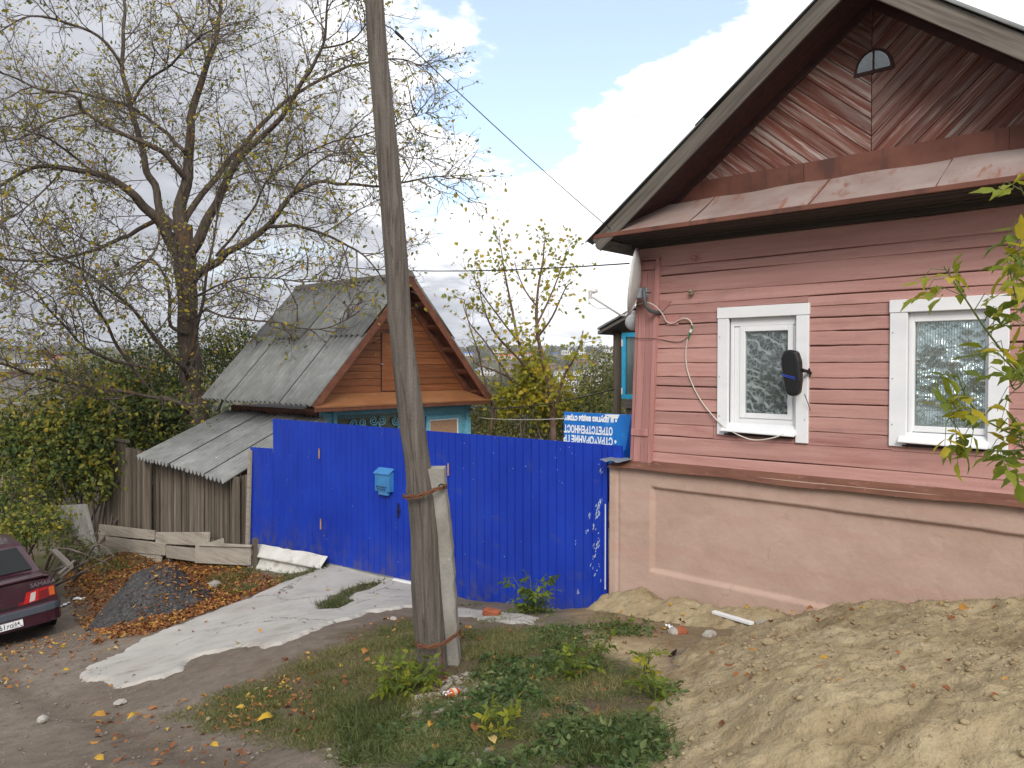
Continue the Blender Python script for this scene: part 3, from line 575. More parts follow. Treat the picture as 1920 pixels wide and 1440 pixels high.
# corner pilaster, leaning a little
q = lambda px, py: HF.py(px, py, -.035)
bl, br = q(1182, 866), q(1221, 868); tl, tr = q(1197, 490), q(1237, 488)
pil = MB().hexa([(bl[0], -.03, FZ-.01), (br[0], -.03, FZ-.01), (br[0], .025, FZ-.01), (bl[0], .20, FZ-.01), (tl[0], -.03, tl[1]), (tr[0], -.03, tr[1]), (tr[0], .025, tr[1]), (tl[0], .20, tl[1])]).obj('corner_pilaster', MT['pinkv'], wall, bevel=.004)
def pl(f, z): w_ = br[0]-bl[0]; return bl[0]+w_*f+(tl[0]-bl[0])*(z-FZ)/(tl[1]-FZ)
def pstrip(f0, f1, z0, z1, y0, y1, nm='trim_strip'):
    MB().hexa([(pl(f0, z0), y0, z0), (pl(f1, z0), y0, z0), (pl(f1, z0), y1, z0), (pl(f0, z0), y1, z0), (pl(f0, z1), y0, z1), (pl(f1, z1), y0, z1), (pl(f1, z1), y1, z1), (pl(f0, z1), y1, z1)]).obj(nm, MT['pinkv'], wall, bevel=.004)
zt = tl[1]
pstrip(.84, 1.0, FZ, zt, -.052, -.031); pstrip(.0, .12, FZ, zt-.10, -.050, -.031); pstrip(.13, .46, FZ, zt-.12, -.041, -.031); pstrip(.475, .82, FZ, zt-.12, -.042, -.031)
pstrip(.0, .83, zt-.11, zt-.02, -.058, -.032, 'capital'); pstrip(.02, .82, FZ+.33, FZ+.41, -.062, -.043, 'collar'); pstrip(-.02, 1.02, zt, zt+.02, -.06, .02, 'capital')
# upper corner board beyond the pilaster
MB().box(.03, .09, -.012, .2, zt+.021, WT).obj('corner_board', MT['pinkv'], wall)
# foundation: plastered face with a sunk panel, one continuous surface
fl = HF.py(1143, 880, -.12)[0]
pa = HF.py(1220, 912, -.12); pb = HF.py(1220, 1072, -.12); pc = HF.py(1900, 1000, -.12); pd = HF.py(1560, 1146, -.12)
us = np.linspace(fl, HW+.3, 330); zs = np.linspace(-.6, FZ, 150); U_, Z_ = np.meshgrid(us, zs, indexing='ij')
topz = pa[1]+(pc[1]-pa[1])*(U_-pa[0])/(pc[0]-pa[0]); botz = pb[1]+(pd[1]-pb[1])*(U_-pb[0])/(pd[0]-pb[0])
wobx = .012*vnoise(U_*1.0, Z_*3, 1.2, 5)
ins = np.minimum.reduce([U_-pa[0]+wobx, topz-Z_+wobx, (Z_-botz)*.55, 5.1-U_])
Yf = -.12+.045*sst(ins/.020)+.006*vnoise(U_, Z_, 2.2, 6)+.0025*vnoise(U_, Z_, 13, 7)
Yf += .03*sst((U_-(fl+.10))/.012)*sst((fl+.14-U_)/.012)*.6                 # groove by the corner
crk = np.abs(vnoise(U_, Z_, 1.9, 33, 4)+.25); Yf += .006*np.clip(1-crk/.012, 0, 1)*sst((U_-3.0)/.3)
V = np.stack([U_, Yf, Z_], -1).reshape(-1, 3); ii = np.arange(U_.size).reshape(U_.shape)
Q = np.stack([ii[:-1, :-1], ii[1:, :-1], ii[1:, 1:], ii[:-1, 1:]], -1).reshape(-1, 4)
fnd = link('foundation', npmesh('foundation', V, Q), MT['plaster'], house, smooth=True)
MB().box(fl+.002, HW+.29, -.07, HD, -1, FZ-.004).obj('plinth_core', MT['plaster'], fnd)
# flashing over the foundation, slightly buckled
def fl_fn(u, v): 
    z = FZ+.045-.085*v+.010*math.sin(u*2.1)*v+.006*math.sin(u*5.3+1)*v; return (u, .0-.20*v-.012*math.sin(u*1.7+.4)*v, z)
MB().grid(fl_fn, np.linspace(fl+.02, HW+.3, 60), [0, .3, .6, 1.0]).obj('flashing', MT['flash'], fnd, solid=.004)
MB().grid(lambda u, v: (u, .02-.27*v, FZ+.052+.012*math.sin(u*40)*v-.02*v), np.linspace(fl-.05, fl+.27, 8), [0, .5, 1]).obj('flashing_scrap', MT['galv'], fnd, solid=.003)
# cornice and pent roof over the wall
NE = .56
MB().box(.02, HW, -.05, .03, WT-.012, WT+.10).obj('frieze', MT['cornice'], wall, bevel=.006)
MB().box(.0, HW, -.12, -.052, WT+.035, WT+.11).obj('moulding', MT['cornice'], wall, bevel=.012)
for k in range(4): MB().box(-.06, HW+.06, -.124-.107*(k+1)+.004, -.124-.107*k, WT+.055+.004*(k % 2), WT+.078+.004*(k % 2)).obj('soffit_board', MT['cornice'], wall)
roof = MB().box(-.10, HW+.06, -.02, .02, 4.62, 4.63).obj('roof', MT['rust'], house)
xs_ = [-.13, 1.05, 2.25, 3.3, 4.4, HW+.1]
for k in range(5):
    a, c = xs_[k]+.003, xs_[k+1]-.003
    def sk(u, v, k=k): return (u, .0-(NE+.02)*v, 4.635-.36*v**.92+.010*math.sin(u*3.1+k)*v*(1-v)*4+.006*math.sin(u*7+k))
    MB().grid(sk, np.linspace(a, c, 12), list(np.linspace(0, .985, 8))+[1.0]).obj('pent_sheet', MT['skirt'], roof, solid=.005)
    MB().box(a-.012, a+.012, -.5, -.01, 4.31, 4.315).obj('seam', MT['rust'], roof) if False else None
    MB().tube([(a, 0-(NE+.02)*v, 4.642-.36*v**.92) for v in np.linspace(0, 1, 6)], .008, 5).obj('seam', MT['rust'], roof)
MB().box(-.14, HW+.1, -NE-.035, -NE-.012, 4.235, 4.285).obj('drip_edge', MT['rust'], roof, bevel=.006)
gx_ = [0.35, 1.15, 2.03, 3.3, 4.55]
ux = [.28, .9, 2.0, 3.72, HW-.2]
for k in range(4): MB().box(ux[k]+.002, ux[k+1]-.002, -.028-.004*(k % 2), -.004, 4.61, 4.815).obj('upstand_sheet', MT['rust'], roof)
# gable: chevron boards clipped to the triangle
APZ = 6.25; EVZ = 4.20; SL = (APZ-EVZ)/(HC+.10)
def clip(poly, a, b_, c):         # keep a*x+b*z <= c
    out = []
    for i in range(len(poly)):
        p, q_ = poly[i], poly[(i+1) % len(poly)]; fp, fq = a*p[0]+b_*p[1]-c, a*q_[0]+b_*q_[1]-c
        if fp <= 0: out.append(p)
        if (fp < 0) != (fq < 0) and fp != fq: t_ = fp/(fp-fq); out.append((p[0]+t_*(q_[0]-p[0]), p[1]+t_*(q_[1]-p[1])))
    return out
gb = MB().prism([(.2, 4.6), (HW-.1, 4.6), (HC, 4.6+(HC-.2)*SL+.0)], .02, .06).obj('gable', MT['wallback'], house)
WW, WH, WZ = .145, .17, 5.56
for side in (-1, 1):
    ang = R(41 if side < 0 else 43); d = (math.cos(ang)*-side*-1, 0)
    dx, dz = (math.cos(ang)*side, math.sin(ang)); nx_, nz_ = -dz*side, math.cos(ang)   # along board (outwards, up), across
    wdt = .118; k = -14
    for k in range(-16, 16):
        c0 = (HC, 4.8+k*wdt/nz_); 
        w_ = wdt-.006
        poly = [(c0[0]-dx*.5, c0[1]-dz*.5), (c0[0]+dx*4, c0[1]+dz*4), (c0[0]+dx*4+nx_*w_, c0[1]+dz*4+nz_*w_), (c0[0]-dx*.5+nx_*w_, c0[1]-dz*.5+nz_*w_)]
        if side > 0: poly = poly
        poly = clip(poly, 0, -1, -4.812)
        poly = clip(poly, -side, 0, -side*HC-.004)
        if len(poly) > 2: poly = clip(poly, side*SL, 1, APZ-.06+side*SL*HC)
        if len(poly) > 2: poly = clip(poly, 0, 1, 6.5)
        if len(poly) < 3: continue
        ar = abs(sum(poly[i][0]*poly[(i+1) % len(poly)][1]-poly[(i+1) % len(poly)][0]*poly[i][1] for i in range(len(poly))))/2
        if ar < .004: continue
        # in the board's own axes: z along the board, x across
        th = math.atan2(dx, dz); cx, cz = poly[0]
        rot = [((p[0]-cx)*math.cos(th)-(p[1]-cz)*math.sin(th), (p[0]-cx)*math.sin(th)+(p[1]-cz)*math.cos(th)) for p in poly]
        yo = random.uniform(-.004, .003)
        ob = MB().prism(rot, -.012+yo, .015).obj('gable_board', MT['gable'], gb, bevel=.002)
        ob.location = (cx, 0, cz); ob.rotation_euler = (0, th, 0)
# half-round attic window
arc = [(HC+.02+WW*math.cos(a), WZ+WH*math.sin(a)) for a in np.linspace(0, math.pi, 13)]
fw = MB(); 
outer = [(HC+.02+(WW+.035)*math.cos(a), WZ-.03+(WH+.06)*math.sin(a)) for a in np.linspace(0, math.pi, 13)]
aw = MB().prism(outer, -.024, -.013).obj('attic_window', MT['darkred'], gb, bevel=.003)
MB().prism(arc, -.032, -.025).obj('pane', MT['glassdark'], aw); MB().prism([(HC+.02+(x-HC-.02)*1.0, z) for x, z in arc], -.0249, -.0245).obj('curtain', tex('attic_curtain', [(.35, (.02, .022, .025)), (.6, (.16, .165, .17)), (.75, (.3, .3, .3))], (9, 9, 5), 4, .9, 0), aw)
MB().box(HC+.012, HC+.028, -.036, -.026, WZ+.0, WZ+WH).obj('glazing_bar', MT['darkred'], aw)
# roof planes (corrugated sheets), bargeboards, soffit boards
for side in (-1, 1):
    ex = HC+side*(HC+.10); L = math.hypot(HC+.10, APZ-EVZ+.03); cs, sn = (HC+.10)/L, (APZ-EVZ)/L
    tx, tz_ = side*cs, -sn; ox, oz = side*sn, cs            # down-slope and outward normal
    def rp(a, y, h): return (HC+tx*a+ox*h, y, APZ+tz_*a+oz*h)
    def rf(y, a): return rp(a, y, .055+.022*math.sin(y*2*math.pi/.15)+.03*(a/L))
    for j in range(2):
        a0, a1 = (-.03, L*.53) if j == 0 else (L*.5, L+.10)
        MB().grid(lambda y, a: rf(y, a) if j else tuple(np.array(rf(y, a))+np.array([ox, 0, oz])*.014), np.linspace(-NE-.06, HD, 170), np.linspace(a0, a1, 4)).obj('slate_sheet', MT['slate'], roof, smooth=True, solid=-.007)
    pf = 1 if side < 0 else 1
    bo = MB().hexa([(-.0, -NE-.03, -.115), (L+.02, -NE-.03, -.115), (L+.02, -NE-.002, -.115), (.0, -NE-.002, -.115), (-.02 if side < 0 else .085, -NE-.03, .05), (L+.02, -NE-.03, .05), (L+.02, -NE-.002, .05), (-.02 if side < 0 else .085, -NE-.002, .05)]).obj('bargeboard', MT['greywood'], roof, bevel=.004)
    xa_ = Vector((tx, 0, tz_)); za_ = Vector((ox, 0, oz)); ya_ = Vector((0, 1, 0)); bo.matrix_local = Matrix(((xa_.x, ya_.x, za_.x, HC), (xa_.y, ya_.y, za_.y, 0), (xa_.z, ya_.z, za_.z, APZ), (0, 0, 0, 1)))
    sb = MB()
    for k in range(4):
        y0 = -NE+.002+k*.137; y1 = y0+.131
        p8 = [rp(0, y0, -.03), rp(0, y1, -.03), rp(L, y1, -.03), rp(L, y0, -.03), rp(0, y0, .0), rp(0, y1, .0), rp(L, y1, .0), rp(L, y0, .0)]
        MB().hexa(p8).obj('soffit_board', MT['darkred'], roof)
    p8 = [rp(0.1, -.035, -.10), rp(.1, .0, -.10), rp(L-.3, .0, -.10), rp(L-.3, -.035, -.10), rp(0, -.035, -.032), rp(0, .0, -.032), rp(L, .0, -.032), rp(L, -.035, -.032)]
    MB().hexa(p8).obj('rake_trim', MT['darkred'], roof, bevel=.004)
    MB().hexa([rp(L-.1, -NE+.01, -.06), rp(L-.1, HD, -.06), rp(L+.05, HD, -.06), rp(L+.05, -NE+.01, -.06), rp(L-.1, -NE+.01, .0), rp(L-.1, HD, .0), rp(L+.05, HD, .0), rp(L+.05, -NE+.01, .0)]).obj('eave_board', MT['greywood'], roof)
# back half of the shell so that the house is closed
MB().prism([(.1, WT), (HW-.1, WT), (HC, APZ-.08)], HD-.05, HD).obj('rear_gable', MT['darkred'], house)
MB().box(-.0, .03, .22, HD, FZ, WT).obj('side_wall', MT['pink'], wall)
# ------------------------------------------------------------------ windows
def window(l, r, wb, wt, gpx, foil):
    win = MB().box(l+.10, r-.10, .42, .44, wb+.08, wt-.10).obj('window', MT['dark'], house)
    t_ = .125 if not foil else .15
    lean = .008
    def cas(x0, x1, z0, z1, nm, y=-.03, m_='whitetin', y1=.01): return MB().box(x0, x1, y, y1, z0, z1).obj(nm, MT[m_], win, bevel=.005)
    cas(l, l+t_, wb, wt-.115, 'casing'); cas(r-t_, r, wb-.035, wt-.115, 'casing', -.031); cas(l-.004, r+.006, wt-.113, wt+.004, 'casing', -.036)
    sillz = wb+.055
    MB().hexa([(l+t_-.06, -.09, sillz-.012), (r-t_+.01, -.09, sillz-.03), (r-t_+.01, .03, sillz), (l+t_-.06, .03, sillz), (l+t_-.06, -.09, sillz+.004), (r-t_+.01, -.09, sillz-.012), (r-t_+.01, .03, sillz+.075), (l+t_-.06, .03, sillz+.08)]).obj('sill', MT['whitetin'], win, bevel=.004)
    MB().box(l+t_-.03, r-t_-.02, -.05, -.0, sillz-.05, sillz-.034).obj('sill_gap', MT['dark'], win)
    # frame and sash set back in the opening
    x0, x1, z0, z1 = l+t_, r-t_, sillz+.03, wt-.115
    g0 = HF.py(gpx[0], gpx[2], .06); g1 = HF.py(gpx[1], gpx[3], .06)
    gl, gr, gt, gbm = g0[0], g1[0], g0[1], g1[1]
    def ring(o_, i_, y0, y1, nm):
        (a0, a1, c0, c1), (b0, b1, d0, d1) = o_, i_
        for bx in [(a0, b0, c0, c1), (b1, a1, c0, c1), (b0, b1, c0, d0), (b0, b1, d1, c1)]:
            if bx[1]-bx[0] > .004 and bx[3]-bx[2] > .004: MB().box(bx[0]+.0004, bx[1]-.0004, y0, y1, bx[2]+.0004, bx[3]-.0004).obj(nm, MT['white'], win, bevel=.004)
    f1 = (x0+.035, x1-.03, z0+.02, z1-.085); f2 = (gl-.055, gr+.055, gbm-.055, gt+.06); f3 = (gl, gr, gbm, gt)
    ring((x0-.005, x1+.005, z0-.01, z1+.005), f1, .028, .12, 'frame'); ring(f1, f2, .042, .12, 'frame'); ring(f2, f3, .030, .10, 'sash')
    MB().box(gl+.001, gr-.001, .060, .066, gbm+.001, gt-.001).obj('pane', MT['glass'], win)
    for k in range(5): MB().lathe([(.006, 0), (.005, .004)], 6, 'y', (l+.03 if k < 3 else r-.03, -.036, wb+.2+.42*(k % 3))).obj('screw', MT['galv'], win)
    return win, gl, gr, gbm, gt
w1, gl, gr, gbm, gt = window(*WIN[0], (1399, 1478, 622, 777), False)
# lace curtain: a gently folded sheet, pattern in its transparency
m, t, b, o = new_mat('lace_curtain'); v = coords(t, (1, 1, 1), False)
wv = t.node('ShaderNodeTexWave', wave_type='RINGS', rings_direction='Y'); t.put(wv.inputs['Vector'], v); wv.inputs['Scale'].default_value = 3.2; wv.inputs['Distortion'].default_value = 14; wv.inputs['Detail'].default_value = 3; wv.inputs['Detail Scale'].default_value = 1.3
vo = t.node('ShaderNodeTexVoronoi', feature='DISTANCE_TO_EDGE'); t.put(vo.inputs['Vector'], t.vmath('ADD', v, t.vmath('SCALE', t.noise(v, 9, 3, .5, col=True), .09))); vo.inputs['Scale'].default_value = 17
lines = t.math('MAXIMUM', t.sstep(wv.outputs[0], .70, .92), t.math('MULTIPLY', t.sstep(vo.outputs[0], .12, .03), .55))
lines = t.math('MULTIPLY', lines, t.sstep(t.noise(v, 7, 4), .36, .56))
b.inputs['Base Color'].default_value = (.80, .82, .82, 1); t.put(b.inputs['Alpha'], t.math('ADD', t.math('MULTIPLY', lines, .66), .26)); b.inputs['Roughness'].default_value = .9
lc = MB().grid(lambda x, z: (x, .082+.006*math.sin((x-gl)*60), z), np.linspace(gl+.002, gr-.002, 24), np.linspace(gbm+.002, gt-.12*0-.002, 6)).obj('lace_curtain', m, w1, smooth=True)
w2, gl2, gr2, gbm2, gt2 = window(*WIN[1], (1717, 1848, 600, 804), True)
m = tex('crumpled_foil', [(.3, (.50, .55, .54)), (.6, (.78, .81, .80)), (.75, (.95, .96, .96))], (9, 40, 4), 6, .20, .5, .010, 0, metal=.8)
def foil(x, z):
    f = abs(((x-gl2)*46) % 1-.5)*.012; cr = .030*float(vnoise(np.array([x]), np.array([z]), 7, 5, 4)[0])*(.25+math.exp(-((z-(gbm2+gt2)/2+.02)/.22)**2)); return (x, .085+f*.6+cr*1.3, z)
MB().grid(foil, np.linspace(gl2+.002, gr2-.002, 120), np.linspace(gbm2+.002, gt2-.002, 120)).obj('foil_sheet', m, w2)
# ------------------------------------------------------------------ blue profiled-steel fence with gate and door
fence = FF.empty('steel_fence', 'bright blue profiled steel fence with a door and gate leaf', 'fence')
def fx(px): return FF.py(px, 900)[0]
FT = FF.py(840, 811)[1]
def ftop(x): x0, z0 = FF.py(512, 785); x1, z1 = FF.py(1168, 836); return z0+(z1-z0)*(x-x0)/(x1-x0)
def fbot(px, py): return FF.py(px, py)[1]
def prof(x):      # trapezoid profile, period .137
    f = (x/.137) % 1
    return 0 if f < .80 else (f-.80)/.05*.015 if f < .85 else .015 if f < .95 else .015*(1-(f-.95)/.05)
def sheet(xa, xb, za, zb, ta, tb, y, mat=MT['blue']):
    xs = [xa]; k = math.floor(xa/.137)
    while k*.137 < xb:
        for f in (.0, .80, .85, .95): 
            x = (k+f)*.137
            if xa+.002 < x < xb-.002: xs.append(x)
        k += 1
    xs.append(xb); mb = MB()
    for a in xs: pass
    vs = []
    for a in xs:
        f = (a-xa)/(xb-xa); vs += [(a, y+prof(a)+.006*(1+math.sin(a*2.3+za*5)), za+(zb-za)*f), (a, y+prof(a)+.004*(1+math.sin(a*5+za)), (za+ta)/2), (a, y+prof(a), ta+(tb-ta)*f)]
    fs = [(3*i+j, 3*i+3+j, 3*i+4+j, 3*i+1+j) for i in range(len(xs)-1) for j in (0, 1)]
    return mb.add(vs, fs).obj('sheet', mat, fence, solid=-.003)
x470, x512, x600, x773, x842, x1140 = fx(470), fx(512), fx(601), fx(774), fx(842), fx(1139)
panel = [(x470, x512, fbot(470, 1018), fbot(512, 1028), FF.py(470, 838)[1], FF.py(512, 841)[1], 0), (x512+.002, x600, fbot(512, 1028), fbot(600, 1052), ftop(x512), ftop(x600), .004),
         (x600+.004, x773, fbot(601, 1052), fbot(774, 1090), ftop(x600), ftop(x773), -.004), (x773+.004, x842, fbot(775, 1096), fbot(842, 1108), ftop(x773), ftop(x842), 0),
         (x842+.004, fx(1000), fbot(842, 1125), fbot(1000, 1142), ftop(x842), ftop(fx(1000)), -.002), (fx(1000)+.002, x1140, fbot(1000, 1142), fbot(1140, 1150), ftop(fx(1000)), ftop(x1140), -.005),
         (x1140+.001, 0.0, FF.py(1140, 864)[1], FF.py(1168, 866)[1], ftop(x1140), ftop(0), -.003)]
for p in panel: sheet(*p)
for px_ in (516, 606, 772, 838, 1130):      # posts and rails behind
    x = fx(px_); MB().box(x-.03, x+.03, .02, .08, -1.2, ftop(x)-.05).obj('post', MT['blue'], fence)
for a, c in ((518, 600), (606, 770), (778, 838), (846, 1130)):
    for z in (FT-.25, FT-1.7): MB().box(fx(a)+.035, fx(c)-.035, .0305, .06, z-.02, z+.02).obj('rail', MT['blue'], fence)
for px_, py_ in ((600, 850), (603, 982), (842, 880)):
    x, z = FF.py(px_, py_); MB().lathe([(0.017, -.085), (.013, -.08), (.013, .0), (0.0175, .003), (.013, .006), (.013, .08), (0.017, .085)], 8, 'z', (x, -.018, z)).obj('hinge', MT['hinge'], fence)
x, z = FF.py(748, 957); hd = MB().box(x-.018, x+.018, -.022, -.006, z-.11, z+.11).obj('door_handle', MT['iron'], fence, bevel=.004); MB().tube([(x, -.02, z+.02), (x, -.055, z+.02), (x+.10, -.06, z+.018)], .009, 6).obj('lever', MT['iron'], hd)
a, c = FF.py(741, 1086), FF.py(776, 1093); MB().hexa([(a[0], -.05, a[1]-.02), (c[0], -.05, c[1]-.02), (c[0], -.01, c[1]-.02), (a[0], -.01, a[1]-.02), (a[0], -.05, a[1]+.02), (c[0], -.05, c[1]+.02), (c[0], -.01, c[1]+.02), (a[0], -.01, a[1]+.02)]).obj('threshold_bar', MT['white'], fence)
# scratches through the paint near the house: small ragged flakes
for cxp, cyp, n_, sx_, sy_ in [(1121, 962, 16, 6, 18), (1127, 945, 8, 5, 8), (1113, 985, 7, 4, 8), (1120, 1018, 10, 5, 20), (1113, 1040, 8, 4, 20), (1128, 885, 8, 6, 12), (1079, 1019, 2, 1, 8), (1106, 968, 4, 3, 6), (1100, 996, 3, 2, 6), (1084, 1108, 3, 2, 10), (1118, 1070, 8, 10, 25)]:
    for _ in range(n_):
        px_, py_ = cxp+random.gauss(0, sx_*.5), cyp+random.gauss(0, sy_*.5); x, z = FF.py(px_, py_, -.006); h_ = random.uniform(.008, .035); w_ = random.uniform(.004, .012); k_ = random.uniform(.1, .5)*h_
        pts = [(x+w_*math.cos(a_)*random.uniform(.5, 1)+k_*math.sin(a_), z+h_*math.sin(a_)*random.uniform(.7, 1)) for a_ in np.linspace(0, 2*math.pi, 7, endpoint=False)]
        yp = prof(x)-.0065; MB().prism(pts, yp-.001, yp+.001).obj('bare_patch', MT['scuff'], fence)
x0, za = FF.py(1136, 945); _, zb = FF.py(1136, 1105)
MB().box(x0-.006, x0+.006, -.012, -.006, zb, za).obj('bare_edge', MT['white'], fence)
for k in range(70):
    px_ = random.uniform(480, 1130); py_ = random.uniform(810, 1075); x, z = FF.py(px_, py_, -.006); s_ = random.uniform(.003, .008)
    if not (760 < px_ < 860): MB().prism([(x-s_, z-s_*.5), (x+s_*.6, z-s_*.7), (x+s_, z+s_*.4), (x-s_*.4, z+s_)], prof(x)-.0075, prof(x)-.0045).obj('paint_chip', MT['scuff'], fence)
# mailbox
ml, mr = FF.py(706, 875, -.06), FF.py(733, 918, -.06); mx0, mx1 = ml[0], mr[0]; mzt, mzb = FF.py(706, 885, -.06)[1], FF.py(706, 919, -.06)[1]
mbx = FF.empty('mailbox', 'small blue metal mailbox with a slanted rusty lid on the blue fence', 'mailbox', x=mx0, y=-.1, z=mzb); W_, H_ = mx1-mx0, mzt-mzb
body = MB().prism([(0, 0), (.10, 0), (.10, H_+.02), (0, H_-.01)], 0, W_, 'yz').obj('body', MT['mailbox'], mbx, bevel=.006)
MB().prism([(-.018, H_-.02), (.098, H_+.055), (.098, H_+.075), (-.018, H_+.0)], -.012, W_+.012, 'yz').obj('lid', MT['mailbox'], mbx, bevel=.004)
MB().box(W_*.2, W_*.85, .01, .06, -.055, -.001).obj('lock_plate', MT['mailbox'], mbx, bevel=.004)
for r_ in range(2):
    for k in range(5 - r_): MB().lathe([(0.017, -.001), (0.017, .001)], 8, 'y', (W_*(.16+.15*k+.07*r_), -.001, H_*.24-.035*r_)).obj('peep_hole', MT['dark'], mbx)
MB().lathe([(.013, -.004), (.012, .004)], 10, 'y', (W_*.5, .006, -.028)).obj('lock', MT['galv'], mbx)
# whitewashed corrugated sheet laid along the fence foot
a, c = FF.py(470, 1040, -.22), FF.py(603, 1065, -.22)
curb = FF.empty('slate_curb', 'whitewashed corrugated sheet lying along the foot of the blue fence', 'roofing sheet', x=a[0], y=-.22, z=a[1])
Lc = c[0]-a[0]; 
def cf(u, v): return (u*Lc+(-.04 if v < .3 else 0)*(u < .01), .06-.13*(1-v)+.055*math.sin(v*2*math.pi*2.2+.6), (c[1]-a[1])*u-.36+.52*v+.03*math.sin(v*2*math.pi*2.2+.6)-.02*random.random()*(v > .95))
MB().grid(cf, np.linspace(0, 1, 16), np.linspace(0, 1, 28)).obj('corrugated_sheet', MT['slatewhite'], curb, smooth=True, solid=.012)
# ------------------------------------------------------------------ upside-down sign behind the fence
def SBp(px, py): return FF.py(px, py, .30)
a, b2, c = SBp(1057, 772), SBp(1179, 778), SBp(1057, 870)
sign = FF.empty('sign_board', 'blue printed advertising board standing upside down behind the fence', 'sign', x=a[0], y=.30, z=a[1]-1.1); SW = b2[0]-a[0]+.06; SH = 1.1
pan = MB().box(0, SW, 0, .012, 0, SH).obj('panel', MT['signblue'], sign, bevel=.002)
MB().prism([(SW*.76, SH*.45), (SW*.9, SH*.62), (SW*.97, SH*.96), (SW-.004, SH*.96), (SW-.004, .01), (SW*.62, .01)], -.0022, -.0006).obj('deep_blue_area', MT['signdeep'], pan)
MB().prism([(SW*.60, SH-.01), (SW*.82, SH-.004), (SW*.79, SH-.06), (SW*.72, SH-.055)], -.004, -.0025).obj('torn_paper', MT['print'], pan)
def text(body, name, size, mat, parent, loc, rot, ext=.001, sx=1, off=0, align='LEFT'):
    cu = bpy.data.curves.new(name, 'FONT'); cu.body = body; cu.size = size; cu.extrude = ext; cu.align_x = align; cu.offset = off
    tmp = bpy.data.objects.new('tmp', cu); COL.objects.link(tmp); dg = bpy.context.evaluated_depsgraph_get(); dg.update()
    me = bpy.data.meshes.new_from_object(tmp.evaluated_get(dg)); bpy.data.objects.remove(tmp)
    o = link(name, me, mat, parent); o.location = loc; o.rotation_euler = rot; o.scale = (sx, 1, 1); return o
# rotated by 180 degrees in its own plane: text runs from right to left, upside down
for body_, px_, py_, sz, tgt in [('• и другие виды страх', 1157, 787, .098, 1058), ('ОТВЕТСТВЕННОСТ', 1149, 805, .128, 1058), ('• СТРАХОВАНИЕ ГР', 1156, 825, .128, 1057)]:
    xr, zt_ = SBp(px_, py_); xl, _ = SBp(tgt, py_)
    o = text(body_, 'lettering', sz, MT['print'], pan, (0, 0, 0), (math.pi/2, math.pi, 0), .0008, 1, .0055)
    wid = o.dimensions.x if o.dimensions.x else 1
    xs_ = [v_.co.x for v_ in o.data.vertices]; wid = max(xs_)-min(xs_)
    o.scale = ((xr-xl)/wid, 1, 1); o.location = (xr-a[0], -.002, zt_-(a[1]-1.1)+.02)
# ------------------------------------------------------------------ utility pole
pb = at(815, 1256, 6.2); pt = at(703, -40, 5.75)
PF = Frame(pb[0], pb[1], 0, pb[2]-.03)
pole = PF.empty('utility_pole', 'weathered leaning wooden utility pole lashed to a concrete stub', 'utility pole')
pts_px = [(812, 1262, 66), (805, 1180, 66), (799, 1100, 65), (796, 1000, 61), (790, 930, 60), (783, 870, 60), (773, 800, 60), (765, 730, 59), (757, 660, 57), (750, 600, 55), (744, 500, 53), (736, 400, 52), (727, 300, 51), (718, 200, 48), (710, 120, 46), (704, 40, 44), (700, -30, 42), (692, -150, 40), (684, -280, 37)]
path = []; rad = []
for i, (x_, y_, w_) in enumerate(pts_px):
    P = at(x_, y_, 6.2-.45*(1262-y_)/1300); path.append(P-np.array([pb[0], pb[1], pb[2]-.03])); rad.append(w_*(.86 if y_ > 900 else .79)/2/FPX*P[1])
def densify(path, rad, k):
    P = []; Rr = []
    for i in range(len(path)-1):
        for j in range(k): f = j/k; P.append(path[i]*(1-f)+path[i+1]*f); Rr.append(rad[i]*(1-f)+rad[i+1]*f)
    return P+[path[-1]], Rr+[rad[-1]]
path, rad = densify(path, rad, 5); NS = 112; vs = []
knots = [(.16, 4.2, .35), (.35, 1.0, .9), (.43, 4.6, .7), (.57, 4.9, .8), (.62, 5.4, .6), (.66, 4.3, .6), (.74, 5.2, .8), (.80, 4.1, .5), (.23, 3.5, .8), (.50, 3.6, .6)]
for i, (p, r_) in enumerate(zip(path, rad)):
    f = i/(len(path)-1)
    for k in range(NS):
        a_ = 2*math.pi*k/NS; ck = 0
        for (cf_, ca, cw, f0, f1, dp) in [(4.55, .16, .16, .0, .42, .030), (5.35, .10, .2, .03, .37, .012), (4.9, .12, .12, .52, .66, .010), (4.4, .1, .1, .78, .95, .012), (5.6, .1, .1, .6, .8, .008)]:
            if f0 < f < f1: d_ = abs(a_-cf_-.12*math.sin(f*11)); ck -= dp*max(0, 1-d_/(.05+.02*math.sin(f*40)))*min(1, (f-f0)*20, (f1-f)*20)
        bumpk = sum(.016*kw*math.exp(-((f-kf)/.007)**2-((a_-ka)/.22)**2) for kf, ka, kw in knots)
        nz = .006*mnoise.noise((math.cos(a_)*3, math.sin(a_)*3, f*7))+.0025*mnoise.noise((math.cos(a_)*14, math.sin(a_)*14, f*8))
        R_ = r_*(1+.0)+ck+bumpk+nz; vs.append((p[0]+R_*math.cos(a_), p[1]+R_*math.sin(a_), p[2]))
fs = [(i*NS+k, i*NS+(k+1) % NS, (i+1)*NS+(k+1) % NS, (i+1)*NS+k) for i in range(len(path)-1) for k in range(NS)]+[tuple(range(NS-1, -1, -1)), tuple((len(path)-1)*NS+k for k in range(NS))]
MB().add(vs, fs).obj('log', MT['log'], pole, smooth=True)
